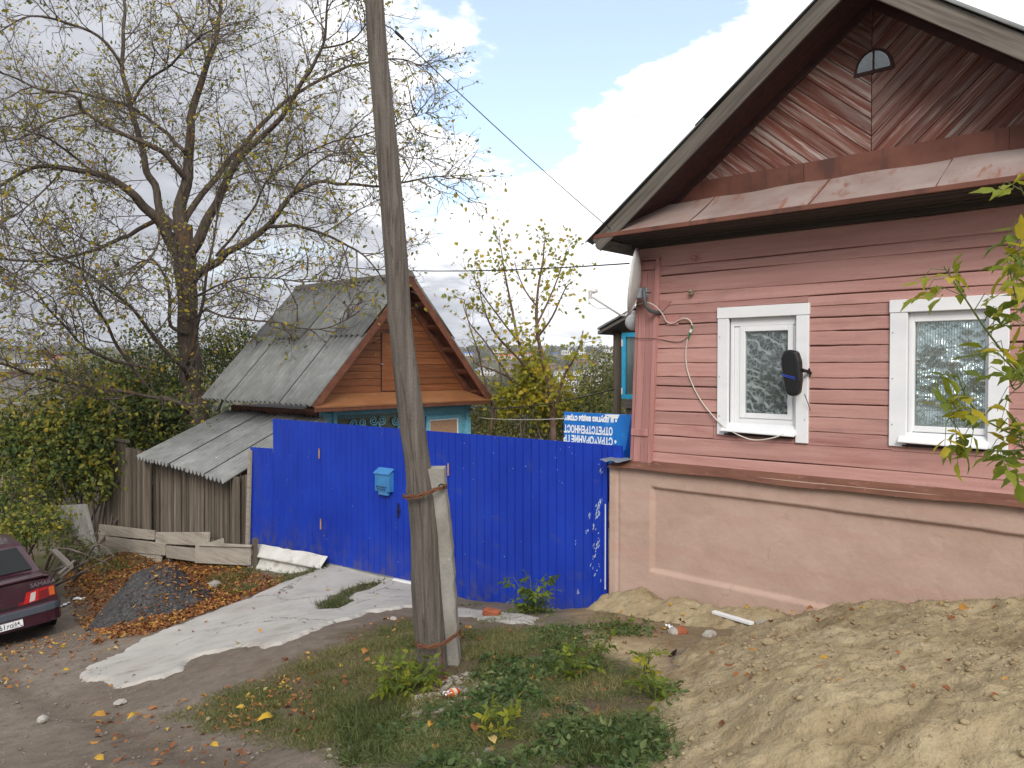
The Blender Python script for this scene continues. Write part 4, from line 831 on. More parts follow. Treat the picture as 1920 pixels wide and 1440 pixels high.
# concrete stub: square section leaning with the pole
st = [((822, 1266), (862, 1256), 6.28), ((818, 1100), (852, 1100), 6.2), ((812, 1000), (846, 1000), 6.13), ((803, 930), (836, 930), 6.09), ((797, 878), (832, 878), 6.06)]
rows = []
for (l_, r_, Y_) in st:
    A = at(*l_, Y_+.0)-np.array([pb[0], pb[1], pb[2]-.03]); B = at(*r_, Y_)-np.array([pb[0], pb[1], pb[2]-.03]); A = np.array([A[0]-.10, A[1]-.03, B[2]]); rows.append((A, B))
mb = MB(); vs = []; RR = []
for i in range(len(rows)-1):
    for j in range(6): f = j/6; RR.append((rows[i][0]*(1-f)+rows[i+1][0]*f, rows[i][1]*(1-f)+rows[i+1][1]*f))
RR.append(rows[-1])
for (A, B) in RR:
    jx = random.uniform(-.005, .005)
    vs += [(A[0], A[1]-.02, A[2]), (B[0]-.010+jx, B[1]-.055, B[2]), (B[0]+jx, B[1]-.045, B[2]), (B[0]+jx, B[1]+.16, B[2]), (A[0], A[1]+.17, A[2])]
m_ = 5; fs = [(i*m_+j, i*m_+(j+1) % m_, (i+1)*m_+(j+1) % m_, (i+1)*m_+j) for i in range(len(RR)-1) for j in range(m_)]+[tuple(range(m_-1, -1, -1)), tuple((len(RR)-1)*m_+j for j in range(m_))]
MB().add(vs, fs).obj('concrete_stub', MT['concrete'], pole)
for nm, lpts in (('upper', [(756, 929, 6.02), (762, 932, 5.93), (780, 931, 5.90), (800, 925, 5.91), (815, 919, 5.95), (835, 912, 6.0), (838, 911, 6.2)]), ('lower', [(778, 1205, 6.1), (784, 1210, 5.98), (802, 1213, 5.95), (825, 1209, 5.97), (845, 1198, 6.03), (861, 1184, 6.12), (863, 1183, 6.3)])):
    for s_ in range(4):
        pts = [at(a_, b_+1.6*(s_-1.5), c_)-np.array([pb[0], pb[1], pb[2]-.03])-np.array([0, .01*(s_ % 2), 0]) for a_, b_, c_ in lpts]
        P2, _ = densify([np.array(p) for p in pts], [0]*len(pts), 4); P2 = [p+np.array([0, .0, .004*math.sin(i*1.3+s_*1.6)]) for i, p in enumerate(P2)]
        MB().tube(P2, .0062, 5).obj('wire_tie', MT['wire'], pole)
lo_ = [at(825, 1215, 5.96), at(829, 1240, 5.96), at(832, 1265, 5.98), at(822, 1282, 5.95), at(805, 1284, 5.9)]
MB().tube([p-np.array([pb[0], pb[1], pb[2]-.03]) for p in lo_], .007, 5).obj('wire_end', MT['wire'], pole)
MB().tube([at(828, 913, 5.98)-np.array([pb[0], pb[1], pb[2]-.03])+np.array([.022*math.cos(a_), 0, .022*math.sin(a_)]) for a_ in np.linspace(0, 6.3, 12)], .006, 5).obj('wire_loop', MT['iron'], pole)
# ------------------------------------------------------------------ overhead wires
def wire(pts, r_, label, sag=0, mat='cableblack', name='overhead_wire'):
    P = []
    for i in range(len(pts)-1):
        A, B = np.array(pts[i]), np.array(pts[i+1])
        for j in range(16): f = j/16; p = A*(1-f)+B*f; p = p-np.array([0, 0, sag*4*f*(1-f)]); P.append(p)
    P.append(np.array(pts[-1])); c_ = P[0].copy()
    o = MB().tube([p-c_ for p in P], r_, 5).obj(name, MT[mat], None, smooth=True); o.location = c_; tag(o, label, 'wire'); return o
wire([at(690, 10, 5.75), at(733, 52, 5.9), at(1145, 430, 8.5)], .0045, 'thin service wire running from the wooden pole down to the pink house eave', .03)
o_ = MB().tube([at(742, 60, 5.95), at(756, 73, 6.05)], .012, 6).obj('wire_splice', MT['cableblack']); c_ = o_.data.vertices[0].co.copy()
o_.data.transform(Matrix.Translation(-c_)); o_.location = c_; tag(o_, 'short dark splice sleeve on the service wire beside the pole', 'splice')
wire([at(-60, 425, 34), at(490, 476, 22), at(1180, 494, 9.3)], .009, 'black twisted cable crossing behind the tree to the satellite dish corner', .25)
wire([at(-60, 300, 30), at(700, -20, 16)], .008, 'faint wire slanting up through the bare tree crown', .2)
wire([at(884, 763, 18.2), at(1152, 730, 11.6)], .010, 'drooping dark cable between the cottage roof and the porch post', .12)
wire([at(897, 783, 18.0), at(1058, 785, 10.4)], .006, 'pale clothesline stretched above the fence from the cottage', .03, 'cablewhite')
# ------------------------------------------------------------------ things fixed to the pink house
def HX(px, py, y=0): x, z = HF.py(px, py, y); return np.array([x, y, z])
def house_thing(name, px, py, label, cat, y=0):
    p = HX(px, py, y); return HF.empty(name, label, cat, x=p[0], y=p[1], z=p[2]), p
# satellite dish seen nearly edge-on
dish, d0 = house_thing('satellite_dish', 1240, 585, 'grey satellite dish on a bent bracket at the house corner', 'satellite dish')
def DW(px, py, Y): p = at(px, py, Y); l = HF.loc(p); return np.array(l)-d0
ctr = DW(1188, 528, 8.72); top = DW(1196, 470, 8.72); 
ax = HF.loc(at(1188, 528, 8.72)+np.array([0, 0, 0])); lnb = DW(1107, 552, 8.2)
_w = np.array([-.968, .25]); nrm = Vector((float(_w@HF.u), float(_w@HF.v), .12)).normalized()
upv = Vector((top-ctr)).normalized(); upv = (upv-nrm*upv.dot(nrm)).normalized(); sdv = nrm.cross(upv)
vs = []; rings = 8; nn = 36; RD = .355
for i in range(rings+1):
    r_ = RD*i/rings
    for k in range(nn): a_ = 2*math.pi*k/nn; p = Vector(ctr)+upv*(r_*1.06*math.cos(a_))+sdv*(r_*math.sin(a_))+nrm*(.075*(r_/RD)**2-.075+.0); vs.append(p)
fs = [(i*nn+k, i*nn+(k+1) % nn, (i+1)*nn+(k+1) % nn, (i+1)*nn+k) for i in range(rings) for k in range(nn)]
MB().add(vs, fs).obj('reflector', MT['dish'], dish, smooth=True, solid=.014)
bot = Vector(ctr)-upv*RD; 
MB().tube([DW(1197, 555, 8.75), DW(1186, 578, 8.70), DW(1172, 592, 8.62), DW(1164, 591, 8.56), DW(1112, 558, 8.24)], .012, 8).obj('feed_arm', MT['dish'], dish, smooth=True)
p1 = Vector(DW(1116, 550, 8.24)); p2 = Vector(DW(1103, 556, 8.18)); dr = (Vector(ctr)-Vector(lnb)).normalized()
MB().tube([Vector(lnb)+Vector((0, 0, .03)), Vector(lnb)+Vector((0, 0, .03))+dr*.05, Vector(lnb)+Vector((0, 0, .03))+dr*.052, Vector(lnb)+Vector((0, 0, .03))+dr*.09], [.022, .022, .034, .032], 12).obj('receiver_head', MT['white'], dish, smooth=False)
MB().tube([Vector(lnb)+Vector((0, 0, .04)), Vector(lnb)-Vector((0, 0, .045))], [.024, .016], 10).obj('receiver_body', MT['dish'], dish)
MB().tube([DW(1102, 556, 8.2), DW(1106, 568, 8.22), DW(1118, 578, 8.3), DW(1140, 579, 8.42)], .004, 6).obj('feed_cable', MT['cablewhite'], dish, smooth=True)
bk = [DW(1192, 540, 8.7), DW(1212, 540, 8.66), DW(1212, 558, 8.66), DW(1190, 560, 8.7)]
mb = MB(); bv = [Vector(p) for p in bk]; off = Vector((0, .05, 0)); mb.hexa([bv[3], bv[2], bv[2]+off, bv[3]+off, bv[0], bv[1], bv[1]+off, bv[0]+off]); mb.obj('bracket_plate', MT['galv'], dish, bevel=.006)
MB().tube([DW(1190, 536, 8.7), DW(1192, 545, 8.7)], .014, 6).obj('bracket_clamp', MT['galv'], dish); MB().tube([DW(1186, 560, 8.72), DW(1195, 557, 8.7)], .014, 6).obj('bracket_clamp', MT['galv'], dish)
MB().tube([DW(1206, 549, 8.64), DW(1221, 549, 8.60)], .006, 6).obj('bolt', MT['iron'], dish)
MB().tube([DW(1207, 538, 8.62), DW(1208, 560, 8.62), DW(1212, 575, 8.62), DW(1220, 583, 8.64), DW(1232, 586, 8.70), Vector((0, .0, 0))], .021, 10).obj('bent_tube', MT['greypaint'], dish, smooth=True)
pp = [HX(1237, 562, -.006), HX(1260, 565, -.006), HX(1238, 590, -.006)]
MB().prism([(p[0]-d0[0], p[2]-d0[2]) for p in pp], -.012, -.006).obj('wall_plate', MT['pinkv'], dish)
# white cable with a green plug joint
cab, c0 = house_thing('antenna_cable', 1296, 630, 'white antenna cable looping down the pink wall through a green plug', 'cable')
def spline(pts, k=8):
    P = [np.array(p) for p in pts]; out = []
    for i in range(len(P)-1):
        p0_, p1_, p2_, p3_ = P[max(i-1, 0)], P[i], P[i+1], P[min(i+2, len(P)-1)]
        for j in range(k): t_ = j/k; out.append(.5*((2*p1_)+(-p0_+p2_)*t_+(2*p0_-5*p1_+4*p2_-p3_)*t_**2+(-p0_+3*p1_-3*p2_+p3_)*t_**3))
    return out+[P[-1]]
cp = [(1196, 571, -.10), (1213, 567, -.14), (1230, 575, -.12), (1243, 590, -.06), (1250, 603, -.02), (1262, 606, -.02), (1280, 597, -.03), (1293, 600, -.03), (1299, 612, -.03)]
MB().tube(spline([HX(*p)-c0 for p in cp]), .0062, 6).obj('upper_cable', MT['cablewhite'], cab, smooth=True)
MB().tube([HX(1298, 610, -.03)-c0, HX(1297, 619, -.03)-c0], .010, 8).obj('green_plug', MT['green'], cab); MB().tube([HX(1297, 617, -.03)-c0, HX(1294, 623, -.03)-c0], .014, 8).obj('white_joint', MT['white'], cab)
MB().tube([HX(1294, 623, -.03)-c0, HX(1290, 637, -.03)-c0], [.012, .006], 8).obj('green_plug', MT['green'], cab)
cp = [(1289, 636, -.03), (1286, 660, -.02), (1288, 690, -.02), (1298, 720, -.02), (1315, 752, -.02), (1340, 783, -.045), (1362, 803, -.06), (1390, 818, -.10), (1415, 825, -.10), (1445, 822, -.10), (1470, 814, -.08)]
MB().tube(spline([HX(*p)-c0 for p in cp]), .0068, 6).obj('lower_cable', MT['cablewhite'], cab, smooth=True)
cp = [(1289, 632, -.02), (1278, 640, -.015), (1262, 641, -.012), (1240, 637, -.012), (1225, 635, -.06), (1186, 634, -.06)]
MB().tube(spline([HX(*p)-c0 for p in cp]), .0035, 5).obj('thin_lead', MT['cableblack'], cab, smooth=True)
# insulators
for px_, py_, mt, lab in ((1306, 483, 'pinkceramic', 'small insulator painted pink, upright high on the board wall'), (1301, 542, 'ceramic', 'bare brownish ceramic insulator sticking out of the pink boards')):
    ins, i0 = house_thing('insulator', px_, py_, lab, 'insulator', -.01)
    MB().tube([(0, 0, -.03), (0, -.05, -.035), (0, -.055, -.0)], .006, 6).obj('hook', MT['iron'] if mt == 'ceramic' else MT['pinkceramic'], ins)
    o_ = MB().lathe([(.012, -.02), (.028, -.016), (.031, .0), (.026, .012), (.018, .018), (.024, .028), (.022, .04), (.010, .048)], 14, 'z', (0, -.055, .0)).obj('ceramic_body', MT[mt], ins, smooth=True)
    if mt == 'ceramic': o_.rotation_euler = (R(50), R(20), 0)
# big black vehicle mirror used as a street mirror beside the window
mir, m0 = house_thing('vehicle_mirror', 1518, 700, 'black vehicle wing mirror fixed beside the left window', 'mirror', -.035)
mx = [(-.09, .215), (-.03, .235), (.045, .215), (.075, .12), (.085, -.06), (.07, -.19), (.03, -.225), (-.045, -.215), (-.07, -.16), (-.105, .05), (-.115, .15)]
mm = MB().prism([(x_-.10, z_) for x_, z_ in mx], -.20, -.10).obj('housing', MT['black'], mir, smooth=False, bevel=.03); mm.modifiers[0].segments = 3
MB().tube([(-.02, -.14, .03), (.0, -.06, .02), (.005, .0, .0)], [.02, .016, .02], 8).obj('mount_arm', MT['iron'], mir)
MB().tube([(.0, -.02, .03), (.012, -.05, .05), (.018, -.02, .0), (.0, .0, -.03)], .008, 5).obj('wire_binding', MT['iron'], mir)
for s_ in (0, 1): MB().tube([(-.19+.0*s_, -.206, -.02+.01*s_), (-.06, -.206, -.06+.02*s_)], .005, 5).obj('blue_tape', plain('blue_tape', (.02, .06, .38), .4), mir)
MB().tube([(-.01, -.10, -.2), (.0, -.03, -.30), (.01, .0, -.37)], .004, 5).obj('wire_stay', MT['iron'], mir)
# pale patch plate on the boards
pt_, q0 = house_thing('tin_patch', 1262, 600, 'small pinkish tin patch nailed on the boards under the dish bracket', 'patch')
MB().box(-.075, .075, -.010, -.006, -.055, .055).obj('plate', MT['pinkceramic'], pt_)
# globe lamp behind the pilaster
gl_, g0 = house_thing('globe_lamp', 1186, 604, 'round milky glass lamp peeking out behind the house corner', 'lamp', .22)
MB().lathe([(.002, -.1)]+[(.1*math.sin(a_), -.1*math.cos(a_)) for a_ in np.linspace(.2, 2.9, 12)], 20, 'z', (-.02, .05, 0)).obj('globe', MT['milk'], gl_, smooth=True)
MB().lathe([(.04, .09), (.045, .13), (.03, .14)], 12, 'z', (-.02, .05, 0)).obj('lamp_base', MT['white'], gl_)
MB().tube([(-.02, .05, .13), (.10, .05, .15)], .012, 6).obj('lamp_arm', MT['iron'], gl_)
# side porch with the bright blue window
PY = 2.45
def PX_(px, py, y=PY): x, z = HF.py(px, py, y); return x, z
xa, za = PX_(1138, 628); xpost0, zc = PX_(1149, 700); xpost1, _ = PX_(1163, 700); xw, _ = PX_(1165, 700)
porch = HF.empty('side_porch', 'grey wooden side porch with a bright blue window frame behind the pink house corner', 'porch', x=xpost0, y=PY, z=0)
zr = PX_(1165, 622)[1]
MB().tube([(.05, .05, -1.2), (.05, .05, zr)], .065, 12).obj('post', MT['greywoodv'], porch, smooth=True)
wz0, wz1 = PX_(1165, 748)[1], PX_(1165, 624)[1]; x0 = xw-xpost0; x1 = -xpost0+.02
pw = MB().box(x0, x1, .06, .07, wz0, wz1).obj('window', MT['dark'], porch)
fwd = .07
for bx in [(x0, x0+fwd, wz0, wz1), (x1-fwd, x1, wz0, wz1), (x0+fwd, x1-fwd, wz0, wz0+fwd), (x0+fwd, x1-fwd, wz1-fwd, wz1)]: MB().box(bx[0]+.0004, bx[1]-.0004, .0, .05, bx[2], bx[3]).obj('frame', MT['brightblue'], pw, bevel=.005)
MB().box(x0+fwd, x1-fwd, .03, .034, wz0+fwd, wz1-fwd).obj('pane', MT['glass'], pw)
MB().grid(lambda x_, z_: (x_, .05+.008*math.sin(x_*70), z_), np.linspace(x0+fwd, x1-fwd, 30), [wz0+fwd, wz1-fwd]).obj('curtain', tex('grey_green_curtain', [(.3, (.20, .22, .20)), (.7, (.36, .38, .35))], (9, 9, 1), 4, .9, 0), pw)
for z_ in (wz0+.12, wz1-.16): MB().box(x0+.005, x0+.03, -.012, .001, z_-.05, z_+.05).obj('hinge', MT['white'], pw)
MB().box(x0+.02, x1, .02, .08, wz0-.14, wz0-.02).obj('cross_rail', MT['greywood'], porch)
for k in range(6): MB().box(x0+.03+k*.13, x0+.155+k*.13, .09, .11, -1.2, wz0-.02).obj('plank', MT['greywoodv'], porch)
rx0 = xa-xpost0-.0; rz0 = za
sl = .42
for k, (y0, y1) in enumerate([(-.25, .35), (.36, .97), (.98, 1.6)]):
    MB().hexa([(rx0, y0, rz0), (rx0, y1, rz0), (x1, y1, rz0+sl*(x1-rx0)), (x1, y0, rz0+sl*(x1-rx0)), (rx0, y0, rz0+.05), (rx0, y1, rz0+.05), (x1, y1, rz0+.05+sl*(x1-rx0)), (x1, y0, rz0+.05+sl*(x1-rx0))]).obj('roof_board', MT['greywood'], porch)
MB().hexa([(rx0+.03, -.3, rz0+.07), (rx0+.03, 1.6, rz0+.07), (x1, 1.6, rz0+.09+sl*(x1-rx0)), (x1, -.3, rz0+.09+sl*(x1-rx0)), (rx0+.03, -.3, rz0+.10), (rx0+.03, 1.6, rz0+.10), (x1, 1.6, rz0+.12+sl*(x1-rx0)), (x1, -.3, rz0+.12+sl*(x1-rx0))]).obj('roof_sheet', MT['slate'], porch)
# ------------------------------------------------------------------ brown cottage behind the fence
cot = CF.empty('wooden_cottage', 'small cottage with an orange brown gable, blue front wall and grey slate roof', 'cottage')
EL, ER, AP = CF.px(588, 752), CF.px(917, 755), CF.px(772, 516)
cw = ER[0]; az = AP[1]; ez = EL[1]; cy = cw/2; ZB = -2.2; GX = -.46; CL = 4.75
rl = math.hypot(cy, az-ez)
croof = MB().box(-CL, -.02, cy-.04, cy+.04, az-.16, az-.06).obj('roof', MT['greywood'], cot)
def cslope(side):
    ty, tz2 = side*cy/rl, -(az-ez)/rl; oy, oz2 = side*(az-ez)/rl, cy/rl
    return lambda x_, a_, h_: (x_, cy+ty*a_+oy*h_, az+tz2*a_+oz2*h_)
ncol = 4; swd = CL/ncol
for side in (-1, 1):
    rp2 = cslope(side)
    for row in range(2):
        a0, a1 = (0, rl*.52) if row == 0 else (rl*.49, rl+.14)
        for c_ in range(ncol):
            x0 = -CL+c_*swd+(.0 if row == 0 else .02); h0 = (.016 if row == 0 else 0)+.03*((c_+row) % 2)
            def sf(x_, a_, rp2=rp2, h0=h0, x0=x0): return rp2(x_, a_, .02+h0+.044*math.sin((x_-x0)*2*math.pi/(swd/6)))
            MB().grid(sf, np.linspace(x0, x0+swd+.03*(c_ < ncol-1), 49), np.linspace(a0, a1, 3)).obj('slate_sheet', MT['slate'], croof, smooth=True, solid=-.008)
    pr = [rp2(0, -.02, .0), rp2(0, rl+.12, .0), rp2(0, rl+.12, -.17), rp2(0, -.0, -.17)]
    MB().prism([(p[1], p[2]) for p in pr], -.03, .012, 'yz').obj('bargeboard', MT['redbrown'], croof, bevel=.004)
    MB().hexa([rp2(-CL, .0, -.06), rp2(-.032, .0, -.06), rp2(-.032, rl+.02, -.06), rp2(-CL, rl+.02, -.06), rp2(-CL, .0, -.035), rp2(-.032, 0, -.035), rp2(-.032, rl+.02, -.035), rp2(-CL, rl+.02, -.035)]).obj('roof_boarding', MT['redbrown'], croof)
    for k in range(5):
        a_ = rl*(.18+.19*k); MB().hexa([rp2(GX, a_, -.16), rp2(-.031, a_, -.16), rp2(-.031, a_+.10, -.16), rp2(GX, a_+.10, -.16), rp2(GX, a_, -.062), rp2(-.031, a_, -.062), rp2(-.031, a_+.1, -.062), rp2(GX, a_+.1, -.062)]).obj('purlin_end', MT['redbrown'], croof)
    pr = [rp2(0, .1, -.062), rp2(0, rl-.1, -.062), rp2(0, rl-.1, -.24), rp2(0, .25, -.24)]
    MB().prism([(p[1], p[2]) for p in pr], GX+.001, GX+.035, 'yz').obj('rake_trim', MT['redbrown'], croof)
MB().hexa([(-CL-.03, cy-.13, az-.03), (.02, cy-.13, az-.03), (.02, cy+.13, az-.03), (-CL-.03, cy+.13, az-.03), (-CL-.03, cy-.03, az+.09), (.02, cy-.03, az+.09), (.02, cy+.03, az+.09), (-CL-.03, cy+.03, az+.09)]).obj('ridge_cap', MT['greywood'], croof)
pt0 = CF.px(605, 735, GX)[1]; pz1 = ez-.02
cg = MB().prism([(.1, ez-.2), (cw-.1, ez-.2), (cy, az-.12)], GX-.06, GX-.02, 'yz').obj('gable', MT['redbrown'], cot)
hy0, hz1 = CF.px(714, 625, GX); hy1, _ = CF.px(757, 625, GX); hz0 = CF.px(714, 733, GX)[1]
nb = 15; zb0 = CF.px(700, 736, GX)[1]; bh = (az-.3-zb0)/nb
for k in range(nb):
    z0, z1 = zb0+k*bh+.005, zb0+(k+1)*bh-.005
    def edge(z_): return (z_-ez)/(az-ez)*cy+.16
    segs = [(edge(z1), cw-edge(z1))] if z0 > hz1 or z1 < hz0 else [(edge(z1), hy0-.01), (hy1+.01, cw-edge(z1))]
    for a_, c_ in segs:
        if c_-a_ > .05: o_ = MB().box(GX-.02, GX+random.uniform(.0, .006), a_, c_, z0, z1).obj('gable_board', MT['orange'], cg, bevel=.003)
MB().box(GX-.012, GX+.012, hy0+.03, hy1, hz0, hz1).obj('attic_hatch', MT['orange'], cg, bevel=.004); MB().box(GX-.02, GX-.008, hy0-.01, hy0+.03, hz0, hz1+.02).obj('hatch_gap', MT['dark'], cg)
MB().tube([(GX+.012, hy0+.05, hz0+.62), (GX+.03, hy0-.02, hz0+.63)], .018, 6).obj('hasp', MT['galv'], cg)
# pent sheet under the gable
MB().hexa([(GX, .12, ez-.02), (.03, -.0, ez-.16), (.03, cw+.0, ez-.16), (GX, cw-.12, ez-.02), (GX, .5, zb0+.0), (.035, -.0, ez-.125), (.035, cw+.0, ez-.125), (GX, cw-.5, zb0+.0)]).obj('pent_sheet', MT['pent'], croof)
MB().box(-.03, .02, .0, cw, ez-.24, ez-.162).obj('pent_fascia', MT['redbrown'], croof, bevel=.006)
MB().box(GX-.05, -.031, .1, cw-.1, ez-.235, ez-.17).obj('pent_soffit', MT['redbrown'], croof)
# walls
wy0, wy1 = CF.px(601, 780, GX-.02)[0], CF.px(882, 780, GX-.02)[0]; wzt = ez-.236
cwall = MB().box(-CL+.4, GX-.08, wy0+.03, wy1-.03, ZB, wzt).obj('wall', MT['redbrown'], cot)
def bar(y0, y1, z0, z1, x0, x1, nm, mt, par): return MB().box(x0, x1, y0, y1, z0, z1).obj(nm, MT[mt], par, bevel=.004)
bar(wy0, wy0+.16, ZB, wzt, GX-.08, GX+.0, 'corner_board', 'lightblue', cwall); bar(wy1-.16, wy1, ZB, wzt, GX-.08, GX+.0, 'corner_board', 'lightblue', cwall)
for k in range(3): bar(wy0+.162, wy1-.162, wzt-.07*(k+1)+.002, wzt-.07*k, GX-.08, GX-.02+.004*k, 'cladding_board', 'lightblue', cwall)
for k in range(12): bar(wy0+.162, wy1-.162, wzt-.21-.16*(k+1)+.003, wzt-.21-.16*k, GX-.08, GX-.03, 'cladding_board', 'lightblue', cwall)
for k in range(8): MB().box(-CL+.4, GX-.09, wy0-.03, wy0+.028, wzt-.22*(k+1)+.004, wzt-.22*k).obj('log_course', MT['redbrown'], cwall, bevel=.02)
def cwin(pxl, pxr, pyt, grille, boarded):
    y0, zt2 = CF.px(pxl, pyt, GX); y1, _ = CF.px(pxr, pyt, GX); zb = zt2-1.15
    w_ = MB().box(GX-.0299, GX-.02, y0, y1, zb, zt2).obj('window', MT['dark'], cwall); f = .10
    for bx in [(y0, y0+f, zb, zt2), (y1-f, y1, zb, zt2), (y0+f, y1-f, zt2-f, zt2), (y0+f, y1-f, zb, zb+f)]: bar(bx[0]+.0005, bx[1]-.0005, bx[2], bx[3], GX-.018, GX+.028, 'casing', 'lightblue', w_)
    if boarded:
        bar(y0+f, y1-f, zb+f, zt2-f, GX-.018, GX-.01, 'panel_sheet', 'hinge', w_) 
        for bx in [(y0+f, y0+f+.03, zb+f, zt2-f), (y1-f-.03, y1-f, zb+f, zt2-f), (y0+f+.03, y1-f-.03, zt2-f-.03, zt2-f)]: bar(*bx, GX-.009, GX+.01, 'inner_frame', 'white', w_)
    else: bar(y0+f, y1-f, zb+f, zt2-f, GX-.016, GX-.012, 'pane', 'glassdark', w_)
    if grille:
        ca = [y0+.55, y0+.78, y0+1.10, y0+1.36, y0+1.75]
        for i, yc in enumerate(ca):
            sg = 1 if i % 2 == 0 else -1; zc2 = zt2-.30+.04*(i in (2, 3)); pts = []
            for a_ in np.linspace(0, 3.6*math.pi, 40): r_ = .022+.0085*a_; pts.append((GX+.03, yc+sg*r_*math.cos(a_+1.0), zc2+r_*math.sin(a_+1.0)))
            pts.append((GX+.03, yc-sg*.05, zc2-.5)); MB().tube(pts, .013, 5).obj('scroll_bar', MT['lightblue'], w_, smooth=True)
        for yc in np.arange(y0+.2, y1-.15, .22): MB().tube([(GX+.03, yc, zb+.1), (GX+.03, yc, zt2-.55)], .010, 5).obj('grille_bar', MT['lightblue'], w_)
    return w_
cwin(624, 752, 771, True, False); cwin(799, 864, 780, False, True)
bar(CF.px(782, 780, GX)[0], CF.px(796, 780, GX)[0], ZB, wzt-.05, GX-.019, GX+.01, 'pilaster', 'lightblue', cwall)
MB().lathe([(.05, -.04), (.06, .0), (.03, .05)], 10, 'z', (GX+.08, wy1-.06, wzt-.16)).obj('insulator_cup', MT['ceramic'], cwall)
# ------------------------------------------------------------------ lean-to shed with plank wall
SF = Frame(*FF.w(x470-.03, -.02, 0)[:2], R(-42.3))
shed = SF.empty('plank_shed', 'lean-to shed of grey vertical planks under a slanting slate roof beside the blue fence', 'shed')
def CWp(px, py): y = wy0-.05; d = ray(px, py); k = (CF.o@CF.v+y)/(d[:2]@CF.v); return np.array([0, 0, CAMZ])+d*k
TR, TL = CWp(612, 784), CWp(428, 770); BR = at(420, 903, 14.15); BLp = at(255, 857, 16.6)
lpts = [np.array(SF.loc(p)) for p in (TL, TR, BR, BLp)]
sroof = MB().hexa([tuple(lpts[1]-[0, 0, .10]), tuple(lpts[0]-[0, 0, .10]), tuple(lpts[0]*.92+lpts[3]*.08-[0, 0, .12]), tuple(lpts[1]*.92+lpts[2]*.08-[0, 0, .12]), tuple(lpts[1]-[0, 0, .04]), tuple(lpts[0]-[0, 0, .04]), tuple(lpts[0]*.92+lpts[3]*.08-[0, 0, .05]), tuple(lpts[1]*.92+lpts[2]*.08-[0, 0, .05])]).obj('roof', MT['greywood'], shed)
nsh = 5
for k in range(nsh):
    u0, u1 = k/nsh, (k+1)/nsh+(.012 if k < nsh-1 else 0)
    def lf(u, v, k=k):
        a_ = lpts[0]*(1-u)+lpts[1]*u; b_ = lpts[3]*(1-u)+lpts[2]*u; p = a_*(1-v)+b_*v
        return tuple(p+np.array([0, 0, .044*math.sin((u-u0)*nsh*5*2*math.pi)+.03*(k % 2)]))
    MB().grid(lf, np.linspace(u0, u1, 57), [0, .33, .66, 1.0+.012*math.sin(k*2.3)]).obj('slate_sheet', MT['slate'], sroof, smooth=True, solid=-.009)
sw = SF.py(197, 900)[0]; npk = 82; pwid = -sw/npk
swall = MB().box(sw+.05, -.05, .06, .10, -1.4, .2).obj('wall', MT['wallback'], shed)
def wtop(x_):
    f = (x_-sw)/(-sw); zl = SF.py(197, 824)[1]; zr = SF.py(290, 836)[1]
    p = lpts[3]*(1-max(0, (f-.15)/.85))+lpts[2]*max(0, (f-.15)/.85)
    return zl+(zr-zl)*f/.2*1.0 if f < .16 else min(zr+.1, p[2]+.06)
for k in range(npk):
    x0 = sw+k*pwid; x1 = x0+pwid*random.uniform(.78, .96); zt2 = wtop(x0)+random.uniform(-.03, .03); y_ = random.uniform(-.02, .02); zb = G(*SF.w(x0, 0, 0)[:2])-.1
    ln = random.uniform(-.012, .012)
    MB().hexa([(x0, y_, zb), (x1, y_, zb), (x1, y_+.022, zb), (x0, y_+.022, zb), (x0+ln, y_+.02, zt2), (x1+ln, y_+.02, zt2+.01), (x1+ln, y_+.042, zt2+.01), (x0+ln, y_+.042, zt2)]).obj('plank', MT['greywoodv'], swall)
MB().box(sw-.02, sw*.80, -.03, .06, wtop(sw)+.01, wtop(sw)+.06).obj('top_rail', MT['greywood'], shed)
a, c = SF.py(466, 1022, -.05), SF.py(466, 845, -.05)
MB().hexa([(a[0]-.12, -.06, a[1]-.3), (a[0]-.02, -.06, a[1]-.3), (a[0]-.02, -.02, a[1]-.3), (a[0]-.12, -.02, a[1]-.3), (c[0]-.06, -.03, c[1]), (c[0]+.03, -.03, c[1]), (c[0]+.03, .01, c[1]), (c[0]-.06, .01, c[1])]).obj('corner_plank', MT['palewood'], shed)
for s_ in (0, 1): p = lpts[1]*.1+lpts[2]*.9 if s_ else lpts[0]*.1+lpts[3]*.9; MB().box(p[0]-.05, p[0]+.05, p[1]-.05, p[1]+.05, -1.4, p[2]-.05).obj('corner_post', MT['greywoodv'], shed)
